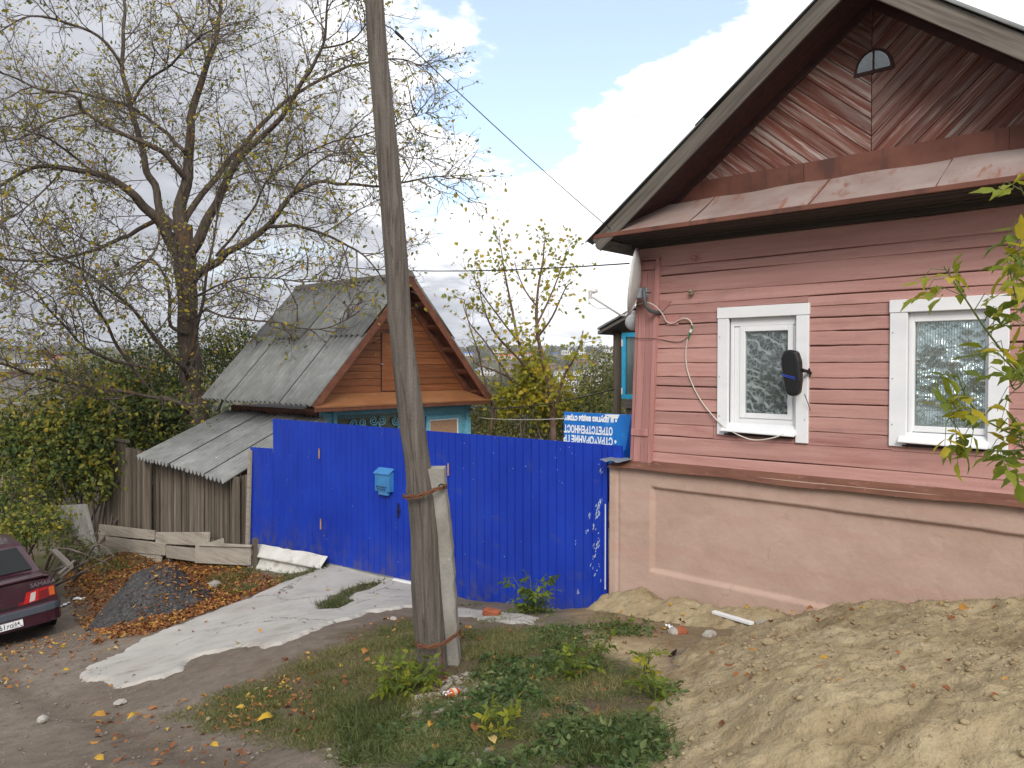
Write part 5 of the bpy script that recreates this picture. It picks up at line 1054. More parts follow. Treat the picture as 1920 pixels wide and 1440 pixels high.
# low barrier of wide planks in front of the shed
def BP(px, py, y=-.34): return SF.py(px, py, y)
barr = SF.empty('plank_barrier', 'low barrier of wide pale planks holding back earth before the plank shed', 'barrier', x=BP(467, 1050)[0], y=-.34, z=-.5); bx0, bz0 = BP(467, 1050)[0], -.5
for (l_, r_, tl_, tr_, bl_, br_, yy) in [(365, 466, 1022, 1026, 1056, 1061, -.34), (371, 467, 1017, 1022, 1024, 1027, -.37), (291, 389, 998, 998, 1020, 1024, -.32), (311, 383, 1023, 1030, 1046, 1056, -.335), (243, 308, 1012, 1019, 1036, 1042, -.345), (184, 287, 983, 995, 1003, 1013, -.30), (184, 244, 1003, 1012, 1021, 1030, -.305), (186, 243, 1021, 1029, 1038, 1046, -.31), (243, 300, 1036, 1040, 1048, 1054, -.33), (186, 260, 1038, 1044, 1056, 1060, -.32)]:
    A, B, Cc, D = BP(l_, bl_, yy), BP(r_, br_, yy), BP(r_, tr_, yy), BP(l_, tl_, yy)
    y0 = yy+.34
    MB().hexa([(A[0]-bx0, y0, A[1]-bz0+.003), (B[0]-bx0, y0, B[1]-bz0+.003), (B[0]-bx0, y0+.05, B[1]-bz0+.003), (A[0]-bx0, y0+.05, A[1]-bz0+.003), (D[0]-bx0, y0+.01, D[1]-bz0-.003), (Cc[0]-bx0, y0+.01, Cc[1]-bz0-.003), (Cc[0]-bx0, y0+.06, Cc[1]-bz0-.003), (D[0]-bx0, y0+.06, D[1]-bz0-.003)]).obj('plank', MT['palewood'], barr, bevel=.006)
for px_ in (467, 385, 308, 243, 188):
    x_ = BP(px_, 1030)[0]-bx0; MB().box(x_-.04, x_+.04, .085, .15, -1.0, BP(px_, 1012)[1]-bz0).obj('stake', MT['greywoodv'], barr)
A, B, Cc = BP(390, 1018, -.25), BP(418, 1009, -.25), BP(420, 1021, -.25)
MB().prism([(A[0]-bx0, A[1]-bz0), (B[0]-bx0, B[1]-bz0), (Cc[0]-bx0, Cc[1]-bz0)], .06, .10).obj('plank_offcut', MT['palewood'], barr)
# ------------------------------------------------------------------ vegetation builders
class Tree:
    def __init__(s): s.V = []; s.F = []; s.n = 0; s.tips = []; s.dirs = []
    def tube(s, pts, rad, n):
        P = np.asarray(pts, float); m = len(P); tg = np.gradient(P, axis=0); tg /= (np.linalg.norm(tg, axis=1, keepdims=True)+1e-9)
        ref = np.array([0, 0, 1.]) if abs(tg[0][2]) < .9 else np.array([1., 0, 0])
        a = np.cross(tg, ref); a /= (np.linalg.norm(a, axis=1, keepdims=True)+1e-9); b = np.cross(tg, a)
        th = np.arange(n)*2*math.pi/n; rad = np.broadcast_to(np.asarray(rad, float), (m,))
        V = P[:, None]+rad[:, None, None]*(np.cos(th)[None, :, None]*a[:, None]+np.sin(th)[None, :, None]*b[:, None])
        i = np.arange(m-1)[:, None]*n; k = np.arange(n)[None]; k2 = (k+1) % n
        F = np.stack([i+k, i+k2, i+n+k2, i+n+k], -1).reshape(-1, 4)+s.n
        s.V.append(V.reshape(-1, 3)); s.F.append(F); s.n += m*n
    def obj(s, name, mat, parent, off): return link(name, npmesh(name, np.concatenate(s.V)-off, np.concatenate(s.F)), mat, parent, smooth=True)
def wander(p, d, L, n, wig, trop=0, curve=None):
    P = [np.array(p, float)]; d = np.array(d, float); d /= np.linalg.norm(d)
    for i in range(n):
        d = d+rng.normal(size=3)*wig+np.array([0, 0, trop])*(1/n)
        if curve is not None: d = d+curve/n
        d /= np.linalg.norm(d); P.append(P[-1]+d*L/n)
    return np.array(P)
def perp(d):
    v = rng.normal(size=3); v -= d*v.dot(d); return v/np.linalg.norm(v)
def at_frac(P, f):
    x = f*(len(P)-1); i = min(int(x), len(P)-2); t_ = x-i; p = P[i]*(1-t_)+P[i+1]*t_; d = P[i+1]-P[i]; return p, d/(np.linalg.norm(d)+1e-9)
def plength(P): return float(np.linalg.norm(np.diff(P, axis=0), axis=1).sum())
def smooth_path(P, k=5): return np.array(spline(list(P), k))
def twigs(tw, P, L0, r0, level, spacing, tips, maxlev=3, ang=.9, trop=.15, f0=.15, sides=3):
    L = plength(P); n = max(1, int(L/spacing))
    for i in range(n):
        f = f0+(1-f0)*(i+rng.random())/n
        if f > 1: continue
        p, d = at_frac(P, f); q = perp(d); dd = d*math.cos(ang)+q*math.sin(ang)*(.7+.6*rng.random())
        l = L0*(.45+.9*rng.random())*(1.15-.5*f); Q = wander(p, dd, l, 4 if level < maxlev else 3, .22, trop)
        r = r0*(.7+.5*rng.random()); tw.tube(Q, np.linspace(r, r*.4, len(Q)), sides)
        if level < maxlev: twigs(tw, Q, L0*.48, r0*.55, level+1, spacing*.62, tips, maxlev, ang, trop*.7, .12, 3)
        if level >= maxlev-1: tips.append((Q[-1], Q[-1]-Q[-2]))
        if level >= maxlev: tips.append((Q[1], Q[2]-Q[1]))
def leaves_at(name, tips, keep, size, mat, parent, off, shape='ovate', droop=-.4, tint=(0, 1), jitter=.05, per=1):
    T = [t_ for t_ in tips for _ in range(per) if rng.random() < (keep(t_[0]) if callable(keep) else keep)]
    if not T: return None
    P = np.array([t_[0] for t_ in T])+rng.normal(size=(len(T), 3))*jitter; ax = np.array([t_[1] for t_ in T]); ax /= (np.linalg.norm(ax, axis=1, keepdims=True)+1e-9)
    ax = ax+rng.normal(size=ax.shape)*.6; ax[:, 2] += droop
    me = leaf_mesh(name, P-off, ax, rdir(len(P), .4), size[0]+(size[1]-size[0])*rng.random(len(P)), tint[0]+(tint[1]-tint[0])*rng.random(len(P)), shape, curl=rng.normal(size=len(P))*1.5)
    o = link(name, me, mat, parent); o['kind'] = 'stuff'; return o
# ------------------------------------------------------------------ the big half-bare tree on the left
TD = 20.5; tb = at(366, 800, TD); tb[2] = gz(tb[0], tb[1])-.2
tree = bpy.data.objects.new('elm_tree', None); COL.objects.link(tree); tree.location = tb; tag(tree, 'tall spreading half-bare autumn tree behind the plank shed', 'tree')
def limb(pts, dd=0.0, d0=0.0, k=4):
    n = len(pts); P = np.array([at(x_, y_, TD+d0+dd*i/(n-1)) for i, (x_, y_, w_) in enumerate(pts)]); r = np.array([w_*.70/2/FPX*P[i][1] for i, (x_, y_, w_) in enumerate(pts)])
    Q = smooth_path(P, k); rr_ = np.interp(np.linspace(0, n-1, len(Q)), np.arange(n), r); ph = rng.random(3)*6; tq = np.linspace(0, plength(Q), len(Q)); Q = Q+np.stack([np.sin(tq*2.1+ph[0])+.6*np.sin(tq*5.3+ph[1]), np.sin(tq*2.6+ph[1]), .7*np.sin(tq*3.1+ph[2])+.5*np.sin(tq*6.7+ph[0])], -1)*np.minimum(.045, .02+rr_*.1)[:, None]*sst(tq/1.0)[:, None]; return Q, rr_
LIMBS = [
 ([(324, 462, 42), (300, 420, 36), (275, 388, 31), (255, 368, 28), (219, 343, 24), (175, 324, 20), (120, 315, 17), (73, 312, 14), (36, 328, 12), (-10, 352, 10), (-70, 370, 6)], -3.0),
 ([(305, 405, 26), (288, 346, 24), (273, 317, 22), (268, 277, 20), (255, 237, 18), (241, 190, 16), (230, 131, 14), (233, 73, 12), (233, 18, 10), (220, -40, 7)], 1.5),
 ([(346, 462, 50), (341, 401, 42), (350, 328, 34), (354, 262, 28), (365, 200, 24), (386, 128, 19), (405, 66, 15), (412, 22, 12), (418, -50, 8)], .5),
 ([(343, 330, 20), (328, 310, 18), (303, 284, 17), (277, 270, 16), (219, 244, 14), (157, 211, 12), (139, 182, 10), (73, 164, 8), (18, 142, 6), (-60, 115, 4)], -2.2),
 ([(346, 285, 15), (332, 270, 14), (292, 233, 12), (241, 200, 11), (190, 184, 9), (130, 172, 7), (60, 175, 5)], 2.5),
 ([(366, 458, 36), (394, 401, 30), (419, 354, 26), (456, 292, 22), (510, 237, 17), (561, 164, 14), (591, 120, 11), (605, 80, 9), (612, 18, 7), (620, -50, 5)], -1.5),
 ([(350, 408, 22), (394, 346, 19), (437, 292, 17), (492, 233, 14), (547, 182, 11), (620, 139, 9), (685, 117, 7), (740, 110, 5), (790, 125, 3)], 2.2),
 ([(372, 512, 28), (405, 490, 25), (437, 470, 23), (499, 427, 19), (540, 372, 15), (598, 341, 12), (650, 345, 10), (720, 350, 8), (780, 335, 6), (845, 330, 3)], -2.5),
 ([(499, 425, 13), (540, 424, 11), (583, 430, 10), (638, 452, 8), (680, 480, 6), (715, 520, 4)], -1.0, -1.1),
 ([(233, 131, 11), (204, 87, 10), (157, 55, 9), (106, 36, 8), (60, 30, 6), (0, 60, 4)], -1.5, 1.0),
 ([(246, 196, 10), (277, 150, 9), (321, 120, 8), (365, 77, 7), (397, 55, 5)], -2, .8),
 ([(290, 414, 16), (250, 436, 14), (219, 449, 12), (153, 478, 10), (73, 489, 8), (0, 485, 6), (-70, 468, 4)], -3.5),
 ([(345, 690, 15), (300, 644, 13), (260, 598, 12), (219, 553, 10), (170, 515, 9), (125, 490, 7), (60, 470, 5), (-10, 455, 3)], -4.0, -.3),
 ([(270, 720, 13), (219, 650, 11), (195, 600, 9), (175, 556, 8), (150, 503, 6), (135, 450, 4)], -2, -1.5),
 ([(280, 690, 12), (200, 672, 11), (150, 640, 9), (100, 590, 7), (60, 540, 5), (0, 500, 4)], -3, -2),
 ([(355, 665, 13), (372, 600, 11), (385, 540, 10), (397, 470, 8), (408, 400, 6), (420, 330, 4)], -1.2, -.3),
 ([(320, 610, 12), (318, 560, 11), (312, 520, 8), (290, 490, 7), (270, 487, 5), (250, 500, 3)], -1.5, -.3),
 ([(340, 760, 11), (260, 740, 13), (160, 722, 13), (90, 712, 10), (30, 690, 8), (-40, 672, 6)], -5, -1),
 ([(375, 590, 8), (390, 582, 8), (440, 598, 7), (520, 605, 5), (600, 618, 4), (650, 600, 3)], -3, -.3),
 ([(360, 560, 7), (420, 530, 6), (500, 520, 5), (580, 530, 4), (640, 520, 3)], -4, -.2),
 ([(405, 480, 10), (470, 400, 8), (510, 330, 7), (570, 290, 6), (650, 260, 5), (740, 235, 4), (800, 210, 2)], -3, 0),
 ([(540, 372, 8), (600, 300, 6), (660, 285, 5), (720, 290, 4), (800, 300, 2)], 2, -1.5),
 ([(605, 90, 7), (640, 84, 6), (668, 66, 5), (690, 40, 3)], -1, -1.4), ([(412, 30, 7), (398, 10, 6), (380, -20, 5)], .5, .4), ([(386, 128, 8), (380, 80, 7), (340, 40, 6), (318, 8, 4), (310, -40, 3)], 2, .4),
 ([(157, 211, 7), (100, 225, 6), (40, 260, 5), (-20, 265, 3)], -2, -1), ([(175, 324, 8), (110, 270, 7), (50, 245, 6), (-20, 235, 4)], -3, -1.2), ([(456, 292, 8), (480, 330, 6), (505, 345, 5), (560, 350, 3)], -3, -.5),
 ([(300, 420, 7), (290, 470, 7), (250, 520, 5), (215, 560, 4)], -3, -.5), ([(120, 315, 7), (60, 380, 5), (0, 420, 4)], -3, -1.8),
]
tk = Tree(); br_ = Tree(); tw = Tree(); tips = []
Pt, rt = limb([(372, 830, 84), (366, 795, 72), (362, 740, 62), (358, 680, 57), (352, 600, 50), (346, 530, 52), (346, 490, 58), (348, 455, 56), (345, 425, 40)], 0, 0, 6)
tk.tube(np.vstack([[tb[0], tb[1], tb[2]], Pt]), np.concatenate([[rt[0]*1.25], rt]), 18)
for e_ in LIMBS:
    f_ = e_[0][0]
    if (f_[1] > 400 and 300 < f_[0] < 380 and f_[1] < 780): e_ = ([(352 if f_[1] > 500 else 347, f_[1]+min(40, f_[2]*1.3), f_[2]*1.05)]+e_[0],)+tuple(e_[1:])
    Q, r = limb(e_[0], e_[1], e_[2] if len(e_) > 2 else 0); wmax = e_[0][0][2]
    (tk if wmax > 18 else br_).tube(Q, r*.80, 12 if wmax > 18 else 7)
    twigs(tw, Q, 1.8 if wmax > 9 else 1.4, .017, 1, .30, tips, 3, .85, .25, .22, 4)
    # end of the limb frays out
    p, d = Q[-1], Q[-1]-Q[-3]
    for k in range(4): q_ = wander(p, d/np.linalg.norm(d)+perp(d/np.linalg.norm(d))*.5, 1.3, 6, .2, .1); tw.tube(q_, np.linspace(.011, .004, 7), 4); twigs(tw, q_, .6, .006, 2, .28, tips, 3, .8, .1, .1, 3)
tk.obj('trunk', MT['bark'], tree, tb); br_.obj('branches', MT['bark'], tree, tb); tw.obj('twigs', MT['twig'], tree, tb)['kind'] = 'stuff'
def keep_tree(p): return .27+.52*float(np.clip((4.2-p[2])/3.5, 0, 1))+.06*(p[0] < -10)
leaves_at('leaves', tips, keep_tree, (.06, .14), MT['leaf_elm'], tree, tb, 'ovate', -.5, (.0, .95))
# ------------------------------------------------------------------ shrubs
def shrub(name, label, cat, lobes, n, size, mat, tint=(0, 1), shape='ovate', stems=8, group=None):
    c0_ = lobes[0][0]; base = np.array([c0_[0], c0_[1], gz(c0_[0], c0_[1])-.1])
    e = bpy.data.objects.new(name, None); COL.objects.link(e); e.location = base; tag(e, label, cat, group)
    vol = np.array([l[1]*l[2]*l[3] for l in lobes])**(2/3); cnt = (n*vol/vol.sum()).astype(int); PP = []; TT = []; NN = []
    for l, c_ in zip(lobes, cnt):
        d = rdir(c_); rad_ = (rng.random(c_)**.38); k = 1+.28*np.sin(d[:, 0]*5+l[0][0])*np.cos(d[:, 2]*6+l[0][1])+.22*rng.normal(size=c_)*.6
        p = l[0]+d*np.array([l[1], l[2], l[3]])*(rad_*k)[:, None]; PP.append(p); NN.append(d)
        clump = vnoise(p[:, 0]*1.3+p[:, 1]*.7, p[:, 2]*1.6+p[:, 1]*.6, 1.6, 7); TT.append(np.clip(.42+.36*clump+.22*rng.normal(size=c_)+.12*(rad_-.7), 0, 1))
    P = np.concatenate(PP); N_ = np.concatenate(NN); T_ = tint[0]+(tint[1]-tint[0])*np.concatenate(TT)
    hole = vnoise(P[:, 0]*1.1+P[:, 1], P[:, 2]*1.2-P[:, 1]*.5, 1.9, 17) > -.48; P, N_, T_ = P[hole], N_[hole], T_[hole]
    ax = N_*.5+rdir(len(P)); ax[:, 2] -= .5
    o = link('foliage', leaf_mesh('foliage', P-base, ax, N_+rdir(len(P))*.8+np.array([0, 0, .6]), size[0]+(size[1]-size[0])*rng.random(len(P)), T_, shape, curl=rng.normal(size=len(P))*1.3), mat, e); o['kind'] = 'stuff'
    st_ = Tree()
    for k in range(stems):
        l = lobes[rng.integers(len(lobes))]; tgt = l[0]+rdir(1)[0]*np.array([l[1], l[2], l[3]])*.8; s0 = base+np.array([rng.normal()*.3, rng.normal()*.3, 0])
        Q = smooth_path(np.array([s0, s0*.5+tgt*.5+rng.normal(size=3)*.2+np.array([0, 0, .2]), tgt]), 4); st_.tube(Q, np.linspace(.035, .008, len(Q)), 5)
    st_.obj('stems', MT['twig'], e, base); return e
def lobe(px, py, Y, rx, ry, rz): return (at(px, py, Y), rx, ry, rz)
shrub('lilac_shrub', 'dense dark green and yellow shrub spilling over left of the plank shed', 'shrub', [lobe(178, 862, 18.6, 1.1, 1.1, .95), lobe(110, 845, 18.6, 1.2, 1.1, .95), lobe(240, 800, 20, 1.6, 1.3, 1.3), lobe(130, 800, 19.2, 1.5, 1.3, 1.2), lobe(320, 770, 20.6, 1.2, 1.1, 1.1), lobe(50, 820, 18.8, 1.0, 1.0, .9)], 22000, (.06, .17), MT['leaf_shrub'], (.24, 1.0), stems=22)
shrub('tall_shrub', 'tall green shrub around the foot of the big tree', 'shrub', [lobe(300, 690, 21.6, 1.5, 1.2, 1.4), lobe(200, 715, 21, 1.5, 1.2, 1.0), lobe(410, 665, 23, 1.1, 1.1, 1.0), lobe(450, 640, 23.6, .8, 1, .7)], 12000, (.06, .12), MT['leaf_shrub'], (.22, 1.0), stems=14)
shrub('yellow_bush', 'yellowish bush at the left edge above the red car', 'shrub', [lobe(25, 930, 17.2, .9, .8, .8), lobe(80, 985, 15.8, .7, .6, .45), lobe(20, 990, 16, .7, .7, .5)], 3600, (.06, .12), MT['leaf_shrub'], (.35, 1.0), stems=10)
shrub('dry_weeds', 'brownish dry weeds beside the leaning grey sheet', 'weeds', [lobe(120, 1020, 15.0, .6, .5, .3), lobe(150, 1030, 14.6, .4, .4, .25), lobe(190, 1050, 13.6, .4, .3, .2)], 700, (.03, .07), MT['leaf_olive'], (.0, .8), stems=8)
shrub('olive_bush', 'olive green bush filling the gap beside the porch post', 'shrub', [lobe(1120, 740, 21, 1.0, 1.0, 1.15), lobe(1090, 775, 20, .9, .8, .8), lobe(1150, 720, 22, .9, .9, 1.2), lobe(1060, 790, 21, .8, .8, .6)], 9500, (.05, .10), MT['leaf_olive'], (.05, .95), stems=14)
shrub('yard_bush', 'low yellow green bush under the bare sapling beside the cottage', 'shrub', [lobe(905, 780, 22, .9, .8, .8), lobe(945, 800, 21, .9, .8, .6), lobe(1010, 790, 22, 1.0, .9, .75)], 5200, (.05, .10), MT['leaf_olive'], (.2, 1.0), stems=10)
# young maple and bare sapling between the houses
def sapling(name, label, trunk, branches, Y, lsize, mat, keep, per, tint, shape='maple'):
    b0 = at(trunk[0][0], trunk[0][1], Y); b0[2] = gz(b0[0], b0[1])-.1; e = bpy.data.objects.new(name, None); COL.objects.link(e); e.location = b0; tag(e, label, 'tree')
    T_ = Tree(); W_ = Tree(); tp = []
    for i, (pts, dd) in enumerate([(trunk, 0)]+branches):
        n = len(pts); P = np.array([at(x_, y_, Y+dd*j/max(1, n-1)) for j, (x_, y_, w_) in enumerate(pts)]); r = np.array([w_*.72/2/FPX*Y for _, _, w_ in pts])
        if i == 0: P = np.vstack([b0, P]); r = np.concatenate([[r[0]], r])
        Q = smooth_path(P, 4); T_.tube(Q, np.interp(np.linspace(0, len(P)-1, len(Q)), np.arange(len(P)), r), 6); twigs(W_, Q, .75, .007, 2, .26, tp, 3, .75, .35, .2, 3)
        tp += [(Q[j], Q[min(j+1, len(Q)-1)]-Q[j-1]) for j in range(4, len(Q))]
    T_.obj('trunk', MT['twigred'], e, b0); W_.obj('twigs', MT['twigred'], e, b0)['kind'] = 'stuff'
    leaves_at('leaves', tp, keep, lsize, mat, e, b0, shape, -.5, tint, .12, per); return e
def kmap(p): f = np.clip((3.9-p[2])/3.2, 0, 1); return .22+.6*float(f)
sapling('young_maple', 'slender young maple with yellow green leaves standing between the cottage and the sign', [(1037, 815, 17), (1034, 760, 15), (1024, 700, 12), (1012, 650, 11), (1006, 600, 9), (1009, 540, 7), (1018, 490, 5), (1021, 450, 2)],
 [([(1034, 770, 10), (1015, 730, 9), (990, 690, 8), (972, 640, 7), (960, 580, 6), (948, 520, 5), (940, 470, 3), (935, 442, 2)], 1), ([(1036, 790, 9), (1045, 745, 8), (1060, 700, 7), (1075, 675, 4), (1090, 640, 2)], -1), ([(1006, 610, 6), (1030, 560, 5), (1050, 510, 4), (1062, 470, 2)], 1.2), ([(1010, 630, 6), (1035, 595, 5), (1058, 545, 3), (1070, 530, 2)], -1),
  ([(990, 690, 7), (955, 655, 6), (925, 620, 5), (905, 570, 3), (898, 525, 2)], -1), ([(1007, 575, 5), (985, 545, 4), (970, 510, 3), (965, 490, 2)], 1), ([(975, 645, 5), (940, 600, 4), (900, 545, 3), (890, 520, 2)], -1.5)], 19.5, (.08, .16), MT['leaf_maple'], kmap, 6, (.25, 1.0))
sapling('bare_sapling', 'thin nearly leafless sapling leaning left beside the cottage roof', [(920, 815, 10), (925, 770, 9), (915, 730, 8), (905, 700, 6), (897, 660, 5), (880, 610, 3), (870, 560, 2)],
 [([(925, 775, 6), (940, 720, 5), (935, 680, 3)], .6), ([(985, 730, 7), (950, 705, 6), (915, 690, 5), (890, 680, 4), (875, 650, 2)], -.6), ([(960, 715, 6), (930, 670, 5), (905, 635, 4), (880, 605, 3), (868, 570, 2)], .5), ([(912, 725, 5), (890, 730, 4), (880, 710, 2)], -.5)], 20.5, (.08, .15), MT['leaf_maple'], .12, 1, (.2, 1))
shrub('maple_undergrowth', 'bright yellow foliage around the foot of the young maple', 'shrub', [lobe(1005, 730, 20, .55, .55, .55), lobe(1040, 760, 20.2, .7, .6, .55), lobe(1000, 690, 19.8, .42, .4, .45), lobe(960, 745, 20.3, .55, .5, .5)], 2600, (.09, .16), MT['leaf_maple'], (.2, 1), 'maple', 5)
# ------------------------------------------------------------------ box elder shoots (compound leaves)
def elder(name, label, stems, lsize, seed, tintr=(.1, 1), group=None, wid=.006, every=.09, cat='seedling'):
    rs = np.random.default_rng(seed); b0 = np.array(stems[0][0], float); e = bpy.data.objects.new(name, None); COL.objects.link(e); e.location = b0; tag(e, label, cat, group)
    T_ = Tree(); LP = []; LA = []; LN = []; LS = []; LT = []
    for pts in stems:
        Q = smooth_path(np.array(pts, float), 5); L = plength(Q); T_.tube(Q, np.linspace(wid, wid*.4, len(Q)), 5); n = max(2, int(L/every))
        for i in range(n):
            f = .12+.88*(i+.6*rs.random())/n; f = min(f, 1)
            p, d = at_frac(Q, f); q_ = rs.normal(size=3); q_[2] += .1; q_ -= d*q_.dot(d); q_ /= np.linalg.norm(q_); ld = q_*.85+d*.45; ld /= np.linalg.norm(ld); pl_ = lsize*(1.0+.6*rs.random())
            R_ = np.array([p, p+ld*pl_*.6+np.array([0, 0, .01]), p+ld*pl_-np.array([0, 0, .04*pl_/.1])]); T_.tube(R_, [.0022, .0018, .0012], 3)
            tt = rs.uniform(*tintr); up_ = np.array([0, 0, 1.])+rs.normal(size=3)*.35; sdn = np.cross(ld, up_); sdn /= np.linalg.norm(sdn)
            for (fp, sgn, ls) in [(1.0, 0, 1.0), (.72, 1, .85), (.72, -1, .85)]+([(.42, 1, .7), (.42, -1, .7)] if rs.random() < .45 else []):
                pp_ = p+(R_[-1]-p)*fp; a_ = (ld+np.array([0, 0, -.35])) if sgn == 0 else (ld*.45+sdn*sgn*.9+np.array([0, 0, -.30])); LP.append(pp_); LA.append(a_+rs.normal(size=3)*.15); LN.append(up_+rs.normal(size=3)*.3); LS.append(lsize*ls*rs.uniform(.8, 1.25)); LT.append(np.clip(tt+rs.normal()*.08, 0, 1))
    T_.obj('stems', MT['greenstem'], e, b0)
    link('leaves', leaf_mesh('leaves', np.array(LP)-b0, np.array(LA), np.array(LN), np.array(LS), np.array(LT), 'tooth', curl=1+rs.normal(size=len(LP))*.8), MT['leaf_elder'], e); return e
def seedling(px, py, wpx, hpx, n, seed, label, lsize=.075, tintr=(.1, .7)):
    lsize *= 1.1; n = int(n*2)
    b0 = pg(px, py); b0 = np.array([b0[0], b0[1], surf(b0[0], b0[1])-.02]); Y = b0[1]; rs = np.random.default_rng(seed); st_ = []
    for k in range(n):
        dx = (rs.random()-.5)*wpx/FPX*Y; hh = hpx/FPX*Y*rs.uniform(.6, 1.0); s0 = b0+np.array([dx*.25, rs.normal()*.05, 0]); st_.append([s0, s0+np.array([dx*.3, rs.normal()*.05, hh*.55]), s0+np.array([dx*.75, rs.normal()*.12, hh])])
    return elder('box_elder_seedling', label, st_, lsize, seed, tintr, 'box elder seedlings in the yard', .006, .06)
seedling(1000, 1152, 75, 75, 5, 3, 'leafy green seedling growing against the blue fence foot', .085, (.05, .55))
seedling(755, 1305, 120, 75, 8, 4, 'yellow green seedling clump at the left foot of the wooden pole', .07, (.2, .75)); seedling(795, 1265, 26, 65, 2, 5, 'single upright yellowish seedling touching the pole base', .075, (.45, .9))
seedling(1085, 1270, 70, 60, 4, 6, 'pale green seedling between the pole and the sand patch', .065, (.2, .6)); seedling(1210, 1262, 40, 60, 3, 7, 'thin yellowing seedling at the sand heap edge', .065, (.45, 1)); seedling(1225, 1310, 60, 60, 4, 8, 'drooping light green seedling in the weeds next to the sand heap', .07, (.25, .7))
seedling(940, 1375, 70, 50, 4, 9, 'short lime yellow seedling below the littered bottle', .06, (.5, .9)); seedling(1160, 1175, 60, 25, 3, 10, 'tiny seedling row near the fence and spoil ridge', .045, (.2, .6)); seedling(1120, 1235, 60, 40, 3, 13, 'bushy green seedling in front of the bare sand patch', .06, (.1, .5))
# branches of a box elder reaching into view at the right edge
def RP(px, py, Y): return at(px, py, Y)
rb = RP(2190, 1180, 3.6); rb[2] = surf(rb[0], rb[1])-.05
st_ = [[rb, RP(2110, 900, 3.5), RP(2040, 700, 3.3), RP(2010, 500, 3.2), RP(1990, 300, 3.1)],
       [RP(2010, 500, 3.2), RP(1970, 420, 3.15), RP(1935, 390, 3.1), RP(1912, 350, 3.05)], [RP(2005, 560, 3.2), RP(1950, 520, 3.15), RP(1920, 500, 3.1), RP(1890, 480, 3.05), RP(1905, 560, 3.0)],
       [RP(2050, 760, 3.3), RP(1950, 730, 3.2), RP(1890, 670, 3.1), RP(1850, 620, 3.05), RP(1800, 545, 3.0), RP(1770, 500, 2.98)], [RP(1950, 730, 3.2), RP(1900, 690, 3.2), RP(1870, 660, 3.2)],
       [RP(2080, 880, 3.4), RP(1960, 840, 3.2), RP(1900, 815, 3.1), RP(1850, 790, 3.05), RP(1800, 770, 3.0), RP(1775, 790, 3.0)], [RP(1850, 790, 3.05), RP(1815, 750, 3.02), RP(1795, 700, 3.0)], [RP(1960, 840, 3.2), RP(1900, 845, 3.15), RP(1850, 845, 3.1)],
       [RP(2020, 620, 3.25), RP(1960, 600, 3.2), RP(1915, 610, 3.2)], [RP(2000, 450, 3.2), RP(1940, 440, 3.2), RP(1905, 450, 3.2)], [RP(2040, 720, 3.3), RP(1950, 690, 3.3), RP(1905, 730, 3.3), RP(1890, 700, 3.3)], [RP(1960, 860, 3.2), RP(1925, 840, 3.2), RP(1895, 830, 3.2)]]
elder('box_elder_tree', 'green and yellow box elder branches hanging into view at the right edge', st_, .088, 21, (.3, 1.0), None, .006, .055, 'tree')
# ------------------------------------------------------------------ parked car (rear towards the camera's right)
hd = np.array([-.68, .733]); hd /= np.linalg.norm(hd); crc = at(122, 1100, 12.05); lft = np.array([-hd[1], hd[0]])   # lft: car's left side
org = crc[:2]+lft*.80; CZ = gz(*(org+hd*.82-lft*.68))+.0
KF = Frame(org[0], org[1], math.atan2(hd[1], hd[0]), CZ)
slope_f = (gz(*(org+hd*3.2))-gz(*(org+hd*.7)))/2.5; slope_s = (gz(*(org+hd*1.9+lft*.7))-gz(*(org+hd*1.9-lft*.7)))/1.4
car = KF.empty('parked_car', 'dark burgundy saloon car parked at the left edge, seen from behind', 'car')
car.rotation_euler = (math.atan(slope_s)*.8, -math.atan(slope_f)*.8, KF.a)
def halfw(x): return .80-.055*max(0, 1-x/.35)**2-.07*max(0, (x-3.6)/.7)**2
def lean(x, z): return x+(.16*max(0, z-.62))*max(0, 1-x/.6)
TOPS = [(0, .955), (.12, .985), (.35, .99), (.70, .97), (1.3, .95), (2.6, .94), (3.1, .93), (3.7, .86), (4.15, .74), (4.3, .62)]
sx_ = [.0, .03, .08, .16, .3, .5, .7, .9, 1.1, 1.3, 1.7, 2.1, 2.5, 2.9, 3.1, 3.4, 3.7, 3.95, 4.12, 4.24, 4.3]; rows = []
tops = lambda x: float(np.interp(x, [a for a, _ in TOPS], [b for _, b in TOPS]))
for x_ in sx_:
    w_ = halfw(x_); zt2 = tops(x_); zb = .26 if .3 < x_ < 4.0 else .34; zm = .60
    half = [(0, zb), (w_*.86, zb), (w_*.97, zb+.07), (w_, zb+.2), (w_+.012, zm), (w_+.004, min(zm+.06, zt2-.1)), (w_-.015, zt2-.07), (w_-.05, zt2-.018), (w_-.12, zt2), (w_*.5, zt2+.015), (0, zt2+.02)]
    ring = half+[(-a, b) for a, b in half[-2:0:-1]]; rows.append([(lean(x_, b), a, b) for a, b in ring])
m_ = len(rows[0]); vs = [p for r_ in rows for p in r_]
fs = [(i*m_+j, i*m_+(j+1) % m_, (i+1)*m_+(j+1) % m_, (i+1)*m_+j) for i in range(len(rows)-1) for j in range(m_)]+[tuple(range(m_-1, -1, -1)), tuple((len(rows)-1)*m_+j for j in range(m_))]
cb = MB().add(vs, fs).obj('body', MT['carpaint'], car, smooth=True); 
md = cb.modifiers.new('split', 'EDGE_SPLIT'); md.split_angle = R(38)
